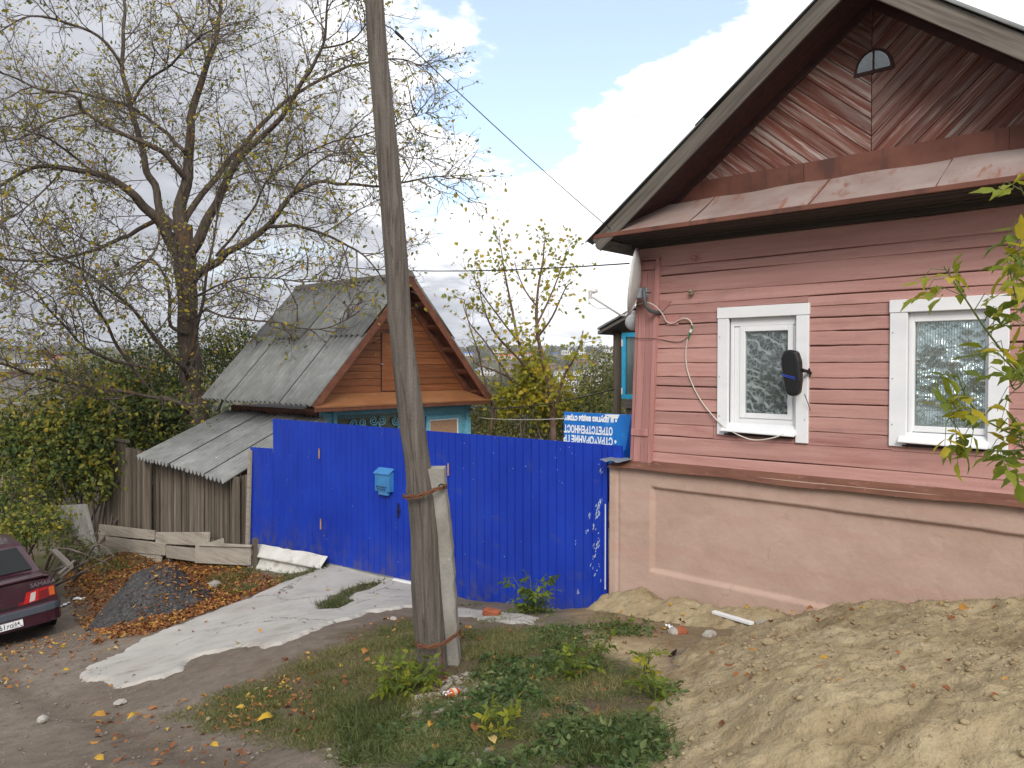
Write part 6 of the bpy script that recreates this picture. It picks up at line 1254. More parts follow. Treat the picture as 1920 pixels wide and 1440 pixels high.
# greenhouse
gh = [(.62, .97, .68, 0), (1.12, 1.33, .56, 1), (1.28, 1.375, .545, 2), (1.8, 1.395, .545, 3), (2.3, 1.37, .55, 4), (2.42, 1.345, .555, 5), (3.12, .93, .69, 6)]
vs = []
for (x_, z_, w_, _) in gh: vs += [(x_, -w_, z_), (x_, -w_*.8, z_+.012*(_ > 0)), (x_, 0, z_+.03*(_ > 0)), (x_, w_*.8, z_+.012*(_ > 0)), (x_, w_, z_)]
fs = [(i*5+j, (i+1)*5+j, (i+1)*5+j+1, i*5+j+1) for i in range(len(gh)-1) for j in range(4)]
n0 = len(vs); vs += [(x_, s_*.70, .95) for x_ in (.62, 1.3, 2.4, 3.12) for s_ in (-1, 1)]
fs += [(0, n0, n0+2, 5*2), (0, 10, 5), (10, n0+2, n0+4, 25, 20, 15), (25, n0+4, n0+6, 30), (4, 9, 14), (4, 14, n0+3, n0+1), (14, 19, 24, 29, n0+5, n0+3), (29, 34, n0+7, n0+5)]
fs = [f for f in fs if len(set(f)) > 2]
cabin = MB().add(vs, fs).obj('cabin', MT['carpaint'], car)
gm = plain('dark_car_glass', (.010, .012, .012), .08, 0, .25)
def onrear(f, y, o_=.012): x_ = .62+(1.12-.62)*f; z_ = .97+(1.33-.97)*f; return (x_-o_*.6, y, z_+o_*.8+.01)
MB().add([onrear(.08, -.58), onrear(.08, .58), onrear(.93, .47), onrear(.93, -.47), onrear(.08, -.58, .02), onrear(.08, .58, .02), onrear(.93, .47, .02), onrear(.93, -.47, .02)], [(0, 1, 2, 3), (7, 6, 5, 4), (0, 4, 5, 1), (1, 5, 6, 2), (2, 6, 7, 3), (3, 7, 4, 0)]).obj('rear_window', gm, car)
for s_ in (-1, 1):
    sw_ = MB().add([(1.0, s_*.655, 1.0), (1.25, s_*.572, 1.31), (2.32, s_*.572, 1.315), (2.85, s_*.69, .975), (1.0, s_*.667, 1.0), (1.25, s_*.584, 1.31), (2.32, s_*.584, 1.315), (2.85, s_*.702, .975)], [(0, 1, 2, 3), (7, 6, 5, 4), (0, 4, 5, 1), (1, 5, 6, 2), (2, 6, 7, 3), (3, 7, 4, 0)]).obj('side_window', gm, car)
def RR_(y, z, o_=.0): return (lean(0, z)-o_+.055*0, y, z)
def rear_poly(pts, o0, o1, mat, nm, par): return MB().add([RR_(y, z, o1) for y, z in pts]+[RR_(y, z, o0) for y, z in pts], [tuple(range(len(pts)-1, -1, -1)), tuple(range(len(pts), 2*len(pts)))]+[(i, (i+1) % len(pts), (i+1) % len(pts)+len(pts), i+len(pts)) for i in range(len(pts))]).obj(nm, mat, par)
# bumper with grey strip
def bump(z0, z1, o_, mat, nm, w=.815):
    ys = [(.55, w), (.30, w), (.12, w-.01), (.03, w-.05), (-.02, w-.12), (-.045, w-.25), (-.05, 0)]
    outer = [(x_-o_, y_+o_*.5) for x_, y_ in ys]; path = outer+[(x_, -y_) for x_, y_ in outer[-2::-1]]; inner = [(x_+.10, y_*.94) for x_, y_ in path]
    n = len(path); vs = [(x_, y_, z_) for z_ in (z0, z1) for x_, y_ in path]+[(x_, y_, z_) for z_ in (z0, z1) for x_, y_ in inner]
    fs = []
    for i in range(n-1): fs += [(i, i+1, n+i+1, n+i), (n+i, n+i+1, 3*n+i+1, 3*n+i), (2*n+i, 3*n+i, 3*n+i+1, 2*n+i+1), (i, 2*n+i, 2*n+i+1, i+1)]
    return MB().add(vs, fs).obj(nm, mat, car, bevel=.008)
bump(.30, .60, .0, MT['carpaint'], 'bumper'); bump(.475, .585, .014, MT['bumper'], 'bumper_strip')
MB().box(.25, 4.0, -.62, .62, .28, .34).obj('underbody', MT['blackrough'], car)
# trunk spoiler
MB().add([(.02, -.72, .985), (.22, -.74, .99), (.22, .74, .99), (.02, .72, .985), (.0, -.60, 1.045), (.16, -.60, 1.05), (.16, .60, 1.05), (.0, .60, 1.045)], [(3, 2, 1, 0), (4, 5, 6, 7), (0, 1, 5, 4), (1, 2, 6, 5), (2, 3, 7, 6), (3, 0, 4, 7)]).obj('spoiler', MT['carpaint'], car, bevel=.02)
# tail lamps on both sides
for s_ in (-1, 1):
    tlp = rear_poly([(s_*.50, .66), (s_*.735, .68), (s_*.735, .835), (s_*.53, .83)] if s_ > 0 else [(-.50, .66), (-.53, .83), (-.735, .835), (-.735, .68)][::1], -.012, .006, MT['lampdark'], 'tail_lamp', car)
    def q4(a, b, c, d, m, nm, o_): rear_poly([(s_*a[0], a[1]), (s_*b[0], b[1]), (s_*c[0], c[1]), (s_*d[0], d[1])], o_-.004, o_, MT[m], nm, tlp)
    q4((.535, .79), (.64, .80), (.64, .832), (.538, .828), 'lampred', 'red_lens', .010); q4((.655, .69), (.73, .695), (.73, .825), (.655, .82), 'lamporange', 'orange_lens', .010)
    q4((.30, .645), (.50, .66), (.53, .83), (.355, .81), 'lampred', 'red_lens', .008); q4((.38, .665), (.455, .675), (.485, .80), (.415, .79), 'lampwhite', 'clear_lens', .012)
    q4((.22, .64), (.30, .645), (.32, .70), (.24, .69), 'lampdark', 'dark_lens', .007)
text('SAMARA', 'lettering', .085, MT['chrome'], car, RR_(-.42, .868, .006), (math.pi/2, 0, -math.pi/2), .004, 1.05)
MB().tube([RR_(-.0, .80, .012), RR_(0, .80, -.02)], .018, 10).obj('lock', MT['chrome'], car)
lid_ = MB().add([RR_(y_, z_, .003) for y_, z_ in ((-.62, .642), (.62, .642), (.62, .650), (-.62, .650))]+[RR_(y_, z_, -.01) for y_, z_ in ((-.62, .642), (.62, .642), (.62, .650), (-.62, .650))], [(0, 1, 2, 3), (4, 7, 6, 5), (0, 4, 5, 1), (2, 6, 7, 3)]).obj('lid_gap', MT['dark'], car)
# number plate
pl_ = MB().box(-.072, -.062, -.26, .26, .345, .457).obj('number_plate', MT['white'], car)
for bx in [(-.26, .26, .345, .349), (-.26, .26, .453, .457), (-.26, -.256, .349, .453), (.256, .26, .349, .453), (-.133, -.129, .349, .453)]: MB().box(-.0735, -.0721, bx[0], bx[1], bx[2], bx[3]).obj('border', MT['black'], pl_)
text('61', 'lettering', .105, MT['black'], pl_, (-.0735, .055, .366), (math.pi/2, 0, -math.pi/2), .0006, .88, .0012); text('хо', 'lettering', .10, MT['black'], pl_, (-.0735, -.038, .366), (math.pi/2, 0, -math.pi/2), .0006, .80, .0012)
text('64.', 'lettering', .075, MT['black'], pl_, (-.0735, -.142, .386), (math.pi/2, 0, -math.pi/2), .0006, .95, .001); text('RUS', 'lettering', .028, MT['black'], pl_, (-.0735, -.142, .357), (math.pi/2, 0, -math.pi/2), .0006, 1)
for k, mt in enumerate(('redprint', 'signblue', 'print')): MB().box(-.0735, -.0722, -.250, -.212, .356+.008*k, .364+.008*k).obj('flag_stripe', MT[mt], pl_)
for x_ in (.82, 3.30):
    for s_ in (-1, 1):
        wy = s_*.68
        ty = MB().lathe([(.19, -.085), (.255, -.085), (.275, -.07), (.282, -.03), (.282, .03), (.275, .07), (.255, .085), (.19, .085)], 28, 'y', (x_, wy, .282)).obj('wheel', MT['blackrough'], car, smooth=False)
        MB().lathe([(.02, -.06), (.17, -.07), (.192, -.082), (.192, .082), (.17, .07), (.02, .06)], 20, 'y', (x_, wy, .282)).obj('rim', MT['galv'], ty)
        MB().lathe([(.31, -.02), (.325, 0), (.31, .02)], 20, 'y', (x_, s_*.80, .30)).obj('wheel_arch', MT['dark'], ty)
# ------------------------------------------------------------------ odds and ends at the left
LF = Frame(*at(186, 1045, 15.6)[:2], R(-63))
def leaning(px0, px1, name, label, cat):
    A, B, Cc, D = at(187, 1044, 15.2), at(118, 985, 16.6), at(112, 948, 16.9), at(162, 945, 15.8)
    c_ = A.copy(); e = bpy.data.objects.new(name, None); COL.objects.link(e); e.location = c_; tag(e, label, cat)
    nrm_ = np.cross(B-A, D-A); nrm_ /= np.linalg.norm(nrm_)
    def f(u, v): p = (A*(1-u)+B*u)*(1-v)+(D*(1-u)+Cc*u)*v; return tuple(p-c_+nrm_*.03*math.sin(u*2*math.pi*11))
    MB().grid(f, np.linspace(0, 1, 90), np.linspace(0, 1, 4)).obj('corrugated_sheet', MT['slatedark'], e, smooth=True, solid=.012); return e
leaning(0, 0, 'roofing_sheet', 'old grey corrugated sheet leaning left of the plank barrier', 'roofing sheet')
def plank3(P0, P1, w_, h_, name, label, mat='greywood'):
    P0, P1 = np.array(P0), np.array(P1); d = Vector(P1-P0); o = MB().box(0, d.length, -w_/2, w_/2, -h_/2, h_/2).obj(name, MT[mat], None, bevel=.004); o.location = P0
    o.rotation_euler = d.to_track_quat('X', 'Z').to_euler(); tag(o, label, 'plank'); return o
plank3(at(101, 1032, 14.2), at(132, 1062, 13.4), .10, .05, 'scrap_plank', 'grey plank slanting down onto the scrap beside the car'); plank3(at(110, 1077, 13.2), at(140, 1052, 13.6), .06, .04, 'scrap_plank', 'thin pale batten crossing the scrap planks behind the car')
plank3(at(100, 1070, 13.8), at(130, 1058, 13.6), .10, .04, 'scrap_plank', 'weathered board lying under the crossed scrap planks'); plank3(at(112, 1084, 13.2), at(138, 1062, 13.3), .05, .03, 'scrap_plank', 'lowest narrow stick of the scrap pile by the car', 'greywood')
# old picket fence far left
for k in range(16):
    px_ = 2+k*6.3; A = at(px_, 965+4*math.sin(k), 19.5); B = at(px_+random.uniform(-2, 2), 880+random.uniform(-8, 10), 19.5); 
    if k == 0: pk = bpy.data.objects.new('picket_fence', None); COL.objects.link(pk); pk.location = A; tag(pk, 'old grey picket fence half hidden behind the yellow bush', 'fence'); a0_ = A.copy()
    MB().hexa([tuple(np.array(q_)-a0_) for q_ in [A+[-.035, 0, -.6], A+[.035, 0, -.6], A+[.035, .02, -.6], A+[-.035, .02, -.6], B+[-.035, 0, 0], B+[.03, 0, .03], B+[.03, .02, .03], B+[-.035, .02, 0]]]).obj('picket', MT['greywoodv'], pk)
A, B = at(0, 905, 19.55), at(100, 905, 19.55); MB().tube([A-a0_, B-a0_], .03, 5).obj('rail', MT['greywood'], pk)
# neighbour's outbuilding with a slate roof at the left edge
nb_ = at(0, 745, 25); NBF = Frame(nb_[0], nb_[1], R(-30))
nh = NBF.empty('outbuilding', 'grey outbuilding with coarse corrugated roof at the left edge behind the shrub', 'outbuilding')
nzt, nzb = at(0, 703, 27)[2], at(0, 800, 25)[2]
MB().box(-6, 2.8, .3, 4.5, -4, nzb+.2).obj('wall', MT['greywoodv'], nh)
for k in range(6):
    u0 = -6.2+k*1.5
    MB().grid(lambda u, v: (u, -.2+2.6*v, nzb+(nzt-nzb)*v+.035*math.sin(u*2*math.pi/.26)), np.linspace(u0, u0+1.52, 40), [0, .5, 1]).obj('slate_sheet', MT['slatedark'], nh, smooth=True, solid=-.01)
MB().box(-6.2, 2.85, 2.35, 2.55, nzt-.02, nzt+.08).obj('ridge_cap', MT['rust'], nh); MB().hexa([(-6.2, 2.45, nzt-.1), (2.8, 2.45, nzt-.1), (2.8, 5, nzb), (-6.2, 5, nzb), (-6.2, 2.45, nzt), (2.8, 2.45, nzt), (2.8, 5, nzb+.1), (-6.2, 5, nzb+.1)]).obj('rear_roof', MT['slate'], nh)
# small ground objects
def stone(px, py, size, label, name='stone', mat='stone', seed=0, cat='stone', flat=.6):
    p = pg(px, py); rs = random.Random(seed); import bmesh
    bm = bmesh.new(); bmesh.ops.create_icosphere(bm, subdivisions=2, radius=1)
    for v_ in bm.verts: k_ = 1+.35*mnoise.noise(v_.co*1.3+Vector((seed*3.1, 0, 0))); v_.co = Vector((v_.co.x*k_, v_.co.y*k_*.8, v_.co.z*k_*flat))*size
    me = bpy.data.meshes.new(name); bm.to_mesh(me); bm.free(); o = link(name, me, MT[mat]); o.location = (p[0], p[1], surf(p[0], p[1])+size*flat*.45); o.rotation_euler = (0, 0, rs.random()*6); tag(o, label, cat); return o
stone(402, 1101, .13, 'pale angular stone among the leaves beside the concrete ramp', seed=1); stone(738, 1163, .045, 'small white stone on grass left of the pole', seed=2); stone(1262, 1190, .07, 'pale lump of stone near the spoil ridge', seed=3); stone(1278, 1188, .075, 'orange brown broken lump next to the pale stone', mat='brick', seed=4)
stone(225, 1320, .07, 'flat pale stone on the dirt below the ramp tip', seed=6, flat=.25); stone(80, 1353, .06, 'small grey stone lying alone on the dirt road', seed=7); stone(893, 1307, .035, 'white pebble right of the plastic bottle', seed=9); stone(760, 1349, .03, 'white scrap of stone below the grass tuft', seed=10); stone(1430, 1180, .06, 'pale stone at the right end of the white strip', seed=12)
stone(1330, 1195, .07, 'grey white chunk below the white plastic strip', seed=14); stone(1440, 1270, .05, 'clod of damp sand on the heap', mat='sand', seed=15, cat='clod'); stone(800, 1130, .05, 'brown clod at the fence foot beside the pole', mat='sand', seed=16, cat='clod')
p = pg(922, 1158); bk_ = MB().box(-.095, .095, -.055, .055, 0, .07).obj('brick', MT['brick'], None, bevel=.008); bk_.location = (p[0], p[1], gz(p[0], p[1])+.02); bk_.rotation_euler = (0, R(4), R(-25)); tag(bk_, 'single red brick lying on the slab by the fence', 'brick')
P0, P1 = pg(1338, 1170), pg(1410, 1182); P0[2] = surf(P0[0], P0[1])+.03; P1[2] = surf(P1[0], P1[1])+.035; s_ = plank3(P0, P1, .055, .03, 'plastic_strip', 'white grooved plastic strip lying at the foot of the plastered base', 'white'); s_['category'] = 'strip'
# crumpled plastic bottle
p = pg(850, 1312); p[2] = surf(p[0], p[1])+.035; bt = bpy.data.objects.new('plastic_bottle', None); COL.objects.link(bt); bt.location = p; bt.rotation_euler = (0, R(8), R(50)); tag(bt, 'crumpled clear plastic bottle with an orange wrapper near the pole', 'bottle')
clear = glassmat('clear_plastic', (.88, .9, .9), 1, .14)
MB().lathe([(.012, .115), (.014, .10), (.03, .07), (.034, .04), (.031, .0), (.034, -.05), (.03, -.10), (.01, -.105)], 14, 'x').obj('shell', clear, bt, smooth=True); MB().lathe([(.0345, .036), (.0315, .0), (.0345, -.045), (.0335, -.05)], 14, 'x').obj('wrapper', plain('orange_wrapper', (.62, .12, .02), .4), bt, smooth=True)
MB().lathe([(.0338, .01), (.0335, -.015), (.0338, -.02)], 14, 'x', (0, 0, .0022)).obj('wrapper_patch', plain('white_wrapper_patch', (.6, .5, .4), .5), bt)
for (px_, py_, lab) in [(1260, 1233, 'black plastic shard sticking out at the sand edge')]:
    p = pg(px_, py_); o = MB().prism([(-.03, 0), (.03, .01), (.035, .07), (-.005, .05)], 0, .008).obj('plastic_shard', MT['black']); o.location = (p[0], p[1], surf(p[0], p[1])); o.rotation_euler = (R(20), 0, R(20)); tag(o, lab, 'shard')
for (px_, py_, sz, lab) in [(1255, 1181, .05, 'bluish foil scrap on the warm soil by the spoil'), (122, 1137, .09, 'white paper scrap at the edge of the leaf litter near the car'), (148, 1126, .09, 'second white scrap further up the leaf litter')]:
    p = pg(px_, py_); o = MB().grid(lambda u, v: (u*sz, v*sz*.5, .015*math.sin(u*5)*math.cos(v*4)), np.linspace(-1, 1, 6), np.linspace(-1, 1, 5)).obj('litter_scrap', MT['print'], solid=.002); o.location = (p[0], p[1], surf(p[0], p[1])+.03); o.rotation_euler = (R(10), R(5), random.random()*6); tag(o, lab, 'litter')
# ------------------------------------------------------------------ ground cover
def scatter(poly, n, seed):
    r_ = np.random.default_rng(seed); x0, x1, y0, y1 = bb(np.asarray(poly), .1); P = np.stack([r_.uniform(x0, x1, n*3), r_.uniform(y0, y1, n*3)], -1)
    return P[sdpoly(P[:, 0], P[:, 1], poly) > 0][:n]
def put_stuff(name, me, mat, label): o = link(name, me, mat); tag(o, label, None, None, 'stuff'); return o
def turf(name, polys, n, hgt, tint, label, seed, shape='blade', mat=None, lean=.9, dens=None, patch=.0):
    r_ = np.random.default_rng(seed); P = np.concatenate([scatter(pl2, int(n*w_), seed+i) for i, (pl2, w_) in enumerate(polys)])
    sdm = np.max([sdpoly(P[:, 0], P[:, 1], pl2) for pl2, _ in polys], 0); k = (vnoise(P[:, 0], P[:, 1], 2.3, seed) > patch) & (r_.random(len(P)) < .15+sst(sdm/.4)); P = P[k | (r_.random(len(P)) < .10)]
    nb = 6; Q = np.repeat(P, nb, 0)+r_.normal(size=(len(P)*nb, 2))*.025; q = np.stack([Q[:, 0], Q[:, 1], surfv(Q[:, 0], Q[:, 1])-.008], -1)
    ax = r_.normal(size=(len(q), 3))*lean; ax[:, 2] = np.abs(ax[:, 2])*.4+.55
    tuft = vnoise(Q[:, 0], Q[:, 1], 3.1, seed+3)
    sz = (hgt[0]+(hgt[1]-hgt[0])*r_.random(len(q)))*(1+.5*tuft)
    tt = np.clip(tint[0]+(tint[1]-tint[0])*(.5+.35*vnoise(Q[:, 0], Q[:, 1], 1.4, seed+5)+.25*r_.normal(size=len(q))), 0, 1)
    me = leaf_mesh(name, q, ax, r_.normal(size=(len(q), 3)), sz, tt, shape, curl=r_.normal(size=len(q))*3)
    return put_stuff(name, me, mat or MT['grass'], label)
G2 = gpoly([(300, 1345), (500, 1262), (620, 1215), (760, 1165), (880, 1180), (1080, 1190), (1130, 1230), (1220, 1300), (1225, 1440), (690, 1460), (480, 1395)])
WEEDZ = gpoly([(600, 1470), (690, 1370), (830, 1320), (895, 1240), (950, 1190), (1090, 1200), (1200, 1250), (1285, 1320), (1290, 1480), (1000, 1500)])
turf('short_grass', [(G2, 1.0)], 21000, (.025, .075), (.3, 1.0), 'short olive grass covering the slope around the pole', 5, patch=-.25)
turf('ramp_grass', [(TURF, 1), (gpoly([(560, 1083), (600, 1050), (625, 1052), (622, 1066), (590, 1078)]), .5)], 700, (.05, .11), (.1, .7), 'grass growing through the broken concrete ramp', 6, patch=-1)
turf('bank_grass', [(gpoly([(380, 1060), (470, 1064), (600, 1078), (545, 1092), (480, 1112), (420, 1120), (370, 1085)]), 1.0), (gpoly([(170, 1060), (230, 1045), (260, 1055), (215, 1085), (190, 1100)]), .35)], 1500, (.05, .14), (.1, .9), 'tufts of grass along the fence foot above the leaf litter', 8, patch=-.1)
turf('verge_grass', [(gpoly([(330, 1345), (480, 1280), (600, 1230), (640, 1330), (600, 1400), (380, 1380)]), 1), (gpoly([(870, 1150), (1030, 1165), (1140, 1150), (1240, 1180), (1120, 1200), (900, 1185)]), .6)], 3200, (.03, .07), (.3, 1.0), 'thin dry grass along the path edge', 9, patch=.0)
turf('dark_grass', [(gpoly([(630, 1390), (650, 1330), (740, 1305), (760, 1350), (740, 1440), (640, 1440)]), 1), (gpoly([(1060, 1440), (1080, 1380), (1180, 1360), (1250, 1400), (1250, 1440)]), .8)], 2600, (.05, .12), (.0, .5), 'lush dark green grass tufts in the foreground', 10, patch=-.5)
def weeds(name, poly, n, size, tint, label, seed, hmax=.16, shape='ovate', patch=-.1, mat=None):
    r_ = np.random.default_rng(seed); P = scatter(poly, n, seed); k = (vnoise(P[:, 0], P[:, 1], 2.6, seed) > patch) & (r_.random(len(P)) < .12+sst(sdpoly(P[:, 0], P[:, 1], poly)/.45)); P = P[k]; dens = np.clip(vnoise(P[:, 0], P[:, 1], 2.6, seed)-patch, 0, 1)
    nb = 14; Q = np.repeat(P, nb, 0)+r_.normal(size=(len(P)*nb, 2))*.045; h = np.repeat(.25+dens, nb)*hmax*r_.random(len(Q))
    q = np.stack([Q[:, 0], Q[:, 1], surfv(Q[:, 0], Q[:, 1])+h], -1); ax = r_.normal(size=(len(q), 3)); ax[:, 2] *= .5
    tt = np.clip(tint[0]+(tint[1]-tint[0])*(np.repeat(r_.random(len(P)), nb)*.7+.3*r_.random(len(q))), 0, 1)
    return put_stuff(name, leaf_mesh(name, q, ax, rdir(len(q), 1.2), size[0]+(size[1]-size[0])*r_.random(len(q)), tt, shape, curl=r_.normal(size=len(q))*1.5), mat or MT['weed'], label)
weeds('broadleaf_weeds', WEEDZ, 1250, (.02, .065), (.0, .95), 'low dark green leafy weeds between the pole and the sand heap', 21, .13, patch=.08)
weeds('sand_stalks', gpoly([(1290, 1200), (1500, 1180), (1900, 1190), (1900, 1400), (1300, 1400)]), 130, (.02, .06), (.0, .6), 'dry stalks and roots sticking out of the sand heap', 28, .07, 'tri', .1, MT['leaf_dry'])
weeds('feathery_weeds', WEEDZ, 2600, (.03, .08), (.3, 1), 'pale feathery weeds among the green ones', 22, .12, 'tri', -.1)
weeds('creeping_weeds', gpoly([(950, 1180), (1060, 1170), (1230, 1165), (1250, 1195), (1100, 1215), (980, 1215)]), 420, (.02, .045), (.3, 1), 'small creeping weeds before the fence', 23, .06)
weeds('fence_weeds', gpoly([(870, 1130), (1140, 1150), (1150, 1165), (1030, 1165), (870, 1140)]), 160, (.02, .05), (.3, 1), 'sparse weeds at the blue fence foot', 24, .12)
weeds('dry_stalks', gpoly([(1230, 1200), (1300, 1190), (1290, 1290), (1260, 1330), (1230, 1300)]), 150, (.02, .05), (.0, .5), 'dry brown weeds along the sand heap edge', 25, .14, 'tri', -.3, MT['leaf_dry'])
weeds('wall_weeds', gpoly([(1500, 1150), (1900, 1150), (1900, 1172), (1500, 1168)]), 330, (.02, .05), (.0, .5), 'dry stalks at the plaster wall foot', 26, .13, 'tri', -.5, MT['leaf_dry'])
# fallen leaves: a scattered mass, plus single large ones
def litter(name, polys, size, tint, label, seed, lift=.02, patch=-.6):
    r_ = np.random.default_rng(seed); P = np.concatenate([scatter(p_, n_, seed+i) for i, (p_, n_) in enumerate(polys)]); P = P[vnoise(P[:, 0], P[:, 1], 2.1, seed) > patch]
    gu = (P[:, 0]-GC[0])*.766-(P[:, 1]-GC[1])*.643; gw = (P[:, 0]-GC[0])*.643+(P[:, 1]-GC[1])*.766; gr_ = np.hypot(P[:, 0]-GC[0], P[:, 1]-GC[1])
    P = P[(gr_ > .93) | ((gu*.8+gw*.6 > .12+.15*vnoise(P[:, 0], P[:, 1], 3, 3))) | (r_.random(len(P)) < .06)]
    q = np.stack([P[:, 0], P[:, 1], surfv(P[:, 0], P[:, 1])+.004+lift*r_.random(len(P))], -1); a_ = r_.random(len(P))*2*math.pi; ax = np.stack([np.cos(a_), np.sin(a_), r_.normal(size=len(P))*.3], -1)
    nn_ = r_.normal(size=(len(P), 3))*.45+np.array([0, 0, 1.]); tt = np.clip(tint[0]+(tint[1]-tint[0])*r_.random(len(P)), 0, 1)
    return put_stuff(name, leaf_mesh(name, q, ax, nn_, size[0]+(size[1]-size[0])*r_.random(len(P)), tt, 'ovate', curl=1+r_.normal(size=len(P))*2.2), MT['leaf_dry'], label)
HEAPTOP = gpoly([(300, 1045), (350, 1040), (430, 1062), (430, 1110), (400, 1150), (350, 1130), (345, 1085)])
litter('leaf_litter', [(LITTER, 8500), (HEAPTOP, 2600), (gpoly([(165, 1210), (260, 1190), (470, 1118), (520, 1100), (540, 1090), (430, 1120), (300, 1160), (190, 1190)]), 900), (gpoly([(118, 1055), (200, 1050), (230, 1060), (200, 1110), (130, 1130)]), 900)], (.03, .085), (.0, .90), 'thick drift of orange fallen leaves around the gravel heap', 31, .03)
litter('scattered_leaves', [(GRASS, 330), (gpoly([(0, 1200), (120, 1190), (260, 1195), (160, 1255), (60, 1290), (0, 1290)]), 260), (gpoly([(160, 1340), (330, 1320), (470, 1290), (480, 1440), (200, 1440)]), 90), (gpoly([(400, 1330), (560, 1260), (600, 1330), (420, 1370)]), 120), (gpoly([(1150, 1150), (1300, 1160), (1260, 1200), (1120, 1200)]), 40), (gpoly([(1300, 1200), (1900, 1170), (1900, 1440), (1280, 1440)]), 40), (RAMP, 30)], (.03, .075), (.1, 1), 'scattered brown and yellow leaves on grass and dirt', 33, .02, -2)
# single large leaves that can be told apart
def one_leaf(px, py, sz, tint, label):
    p = pg(px, py, .0); z = surf(p[0], p[1])+.035; a_ = random.random()*6
    me = leaf_mesh('fallen_leaf', np.zeros((1, 3)), np.array([[math.cos(a_), math.sin(a_), .1]]), np.array([[.1, -.35, 1.]]), [sz], [tint], 'ovate', [2.5])
    o = link('fallen_leaf', me, MT['leaf_dry'], solid=.001); o.location = (p[0], p[1], z); tag(o, label, 'leaf', 'single fallen leaves')
for px_, py_, sz, tt, lab in [(513, 1352, .13, .93, 'bright yellow leaf on the grass in front'), (200, 1352, .13, .82, 'orange leaf on the dirt left of the grass'), (258, 1349, .10, .90, 'yellow brown leaf right of the orange one'), (928, 1408, .10, .97, 'pale yellow leaf on soil at the bottom'), (410, 1410, .08, .92, 'narrow yellow leaf on bare dirt'), (195, 1436, .10, .88, 'golden leaf at the bottom left'), (1398, 1166, .12, .93, 'yellow round leaf beside the white strip'), (1797, 1224, .12, .78, 'orange long leaf on the upper sand heap'), (1553, 1329, .06, .88, 'small yellow leaf on the middle of the sand'), (1487, 1212, .06, .88, 'yellow leaf on the sand crest left part'), (1525, 1207, .08, .62, 'dull orange leaf on the sand crest'), (890, 1387, .12, .42, 'brown curled leaf among the foreground weeds'), (680, 1234, .12, .72, 'orange leaf left of the pole'), (870, 1362, .07, .5, 'rusty leaf beside the lime seedling'), (1330, 1262, .06, .6, 'brown leaf at the sand foot'), (1622, 1220, .05, .9, 'tiny yellow leaf on the sand'), (1155, 1395, .07, .85, 'yellow leaf in the dark weeds'), (812, 1365, .09, .85, 'tan leaf left of the lime seedling'), (815, 1420, .08, .8, 'orange yellow leaf at the bottom centre'), (130, 1263, .08, .92, 'yellow leaf near the left ramp tip')]: one_leaf(px_, py_, sz, tt, lab)
# pebbles
def pebbles(name, polys, size, label, seed, mat='pebble', buried=.35):
    import bmesh
    r_ = np.random.default_rng(seed); bm = bmesh.new(); bmesh.ops.create_icosphere(bm, subdivisions=1, radius=1); bm.verts.ensure_lookup_table()
    T = np.array([v_.co for v_ in bm.verts]); F = np.array([[v_.index for v_ in f_.verts] for f_ in bm.faces]); bm.free()
    P = np.concatenate([scatter(p_, n_, seed+i) for i, (p_, n_) in enumerate(polys)]); n = len(P); s_ = size[0]+(size[1]-size[0])*r_.random(n)**5
    V = T[None]*(1+.25*r_.normal(size=(n, len(T), 1)))*s_[:, None, None]*np.array([1, .8, .6]); z = surfv(P[:, 0], P[:, 1])+s_*(.5-buried)*.6
    V = V+np.stack([P[:, 0], P[:, 1], z], -1)[:, None]
    return put_stuff(name, npmesh(name, V.reshape(-1, 3), (F[None]+(np.arange(n)*len(T))[:, None, None]).reshape(-1, 3)), MT[mat], label)
pebbles('pebbles', [(gpoly([(770, 1310), (850, 1265), (920, 1270), (940, 1310), (880, 1335), (770, 1345)]), 900), (gpoly([(590, 1440), (640, 1380), (780, 1335), (760, 1380), (850, 1400), (1000, 1430), (1000, 1440)]), 260)], (.006, .036), 'small pale pebbles around the foot of the pole', 41)
pebbles('road_gravel', [(gpoly([(0, 1200), (150, 1190), (260, 1300), (480, 1290), (600, 1400), (700, 1440), (0, 1440)]), 2600)], (.004, .020), 'fine gravel on the dirt road', 43, 'roadstone')
gpl = np.array([(GC[0]+.95*math.cos(a_), GC[1]+.95*math.sin(a_)) for a_ in np.linspace(0, 2*math.pi, 12, endpoint=False)])
pebbles('heap_stones', [(gpl, 2600)], (.010, .034), 'crushed dark stones covering the gravel heap', 45, 'gravel', .3)
SPZ = [pg(1200, 1620)[:2], pg(1250, 1440)[:2], pg(1330, 1260)[:2], pg(1500, 1190)[:2], pg(2000, 1180)[:2], pg(2100, 1620)[:2]]
pebbles('sand_clods', [(np.array(SPZ), 2400), (gpoly([(1160, 1125), (1300, 1120), (1480, 1140), (1470, 1165), (1300, 1150), (1150, 1140)]), 500)], (.003, .024), 'loose clods and crumbs on the sand heap', 47, 'sand', .3)
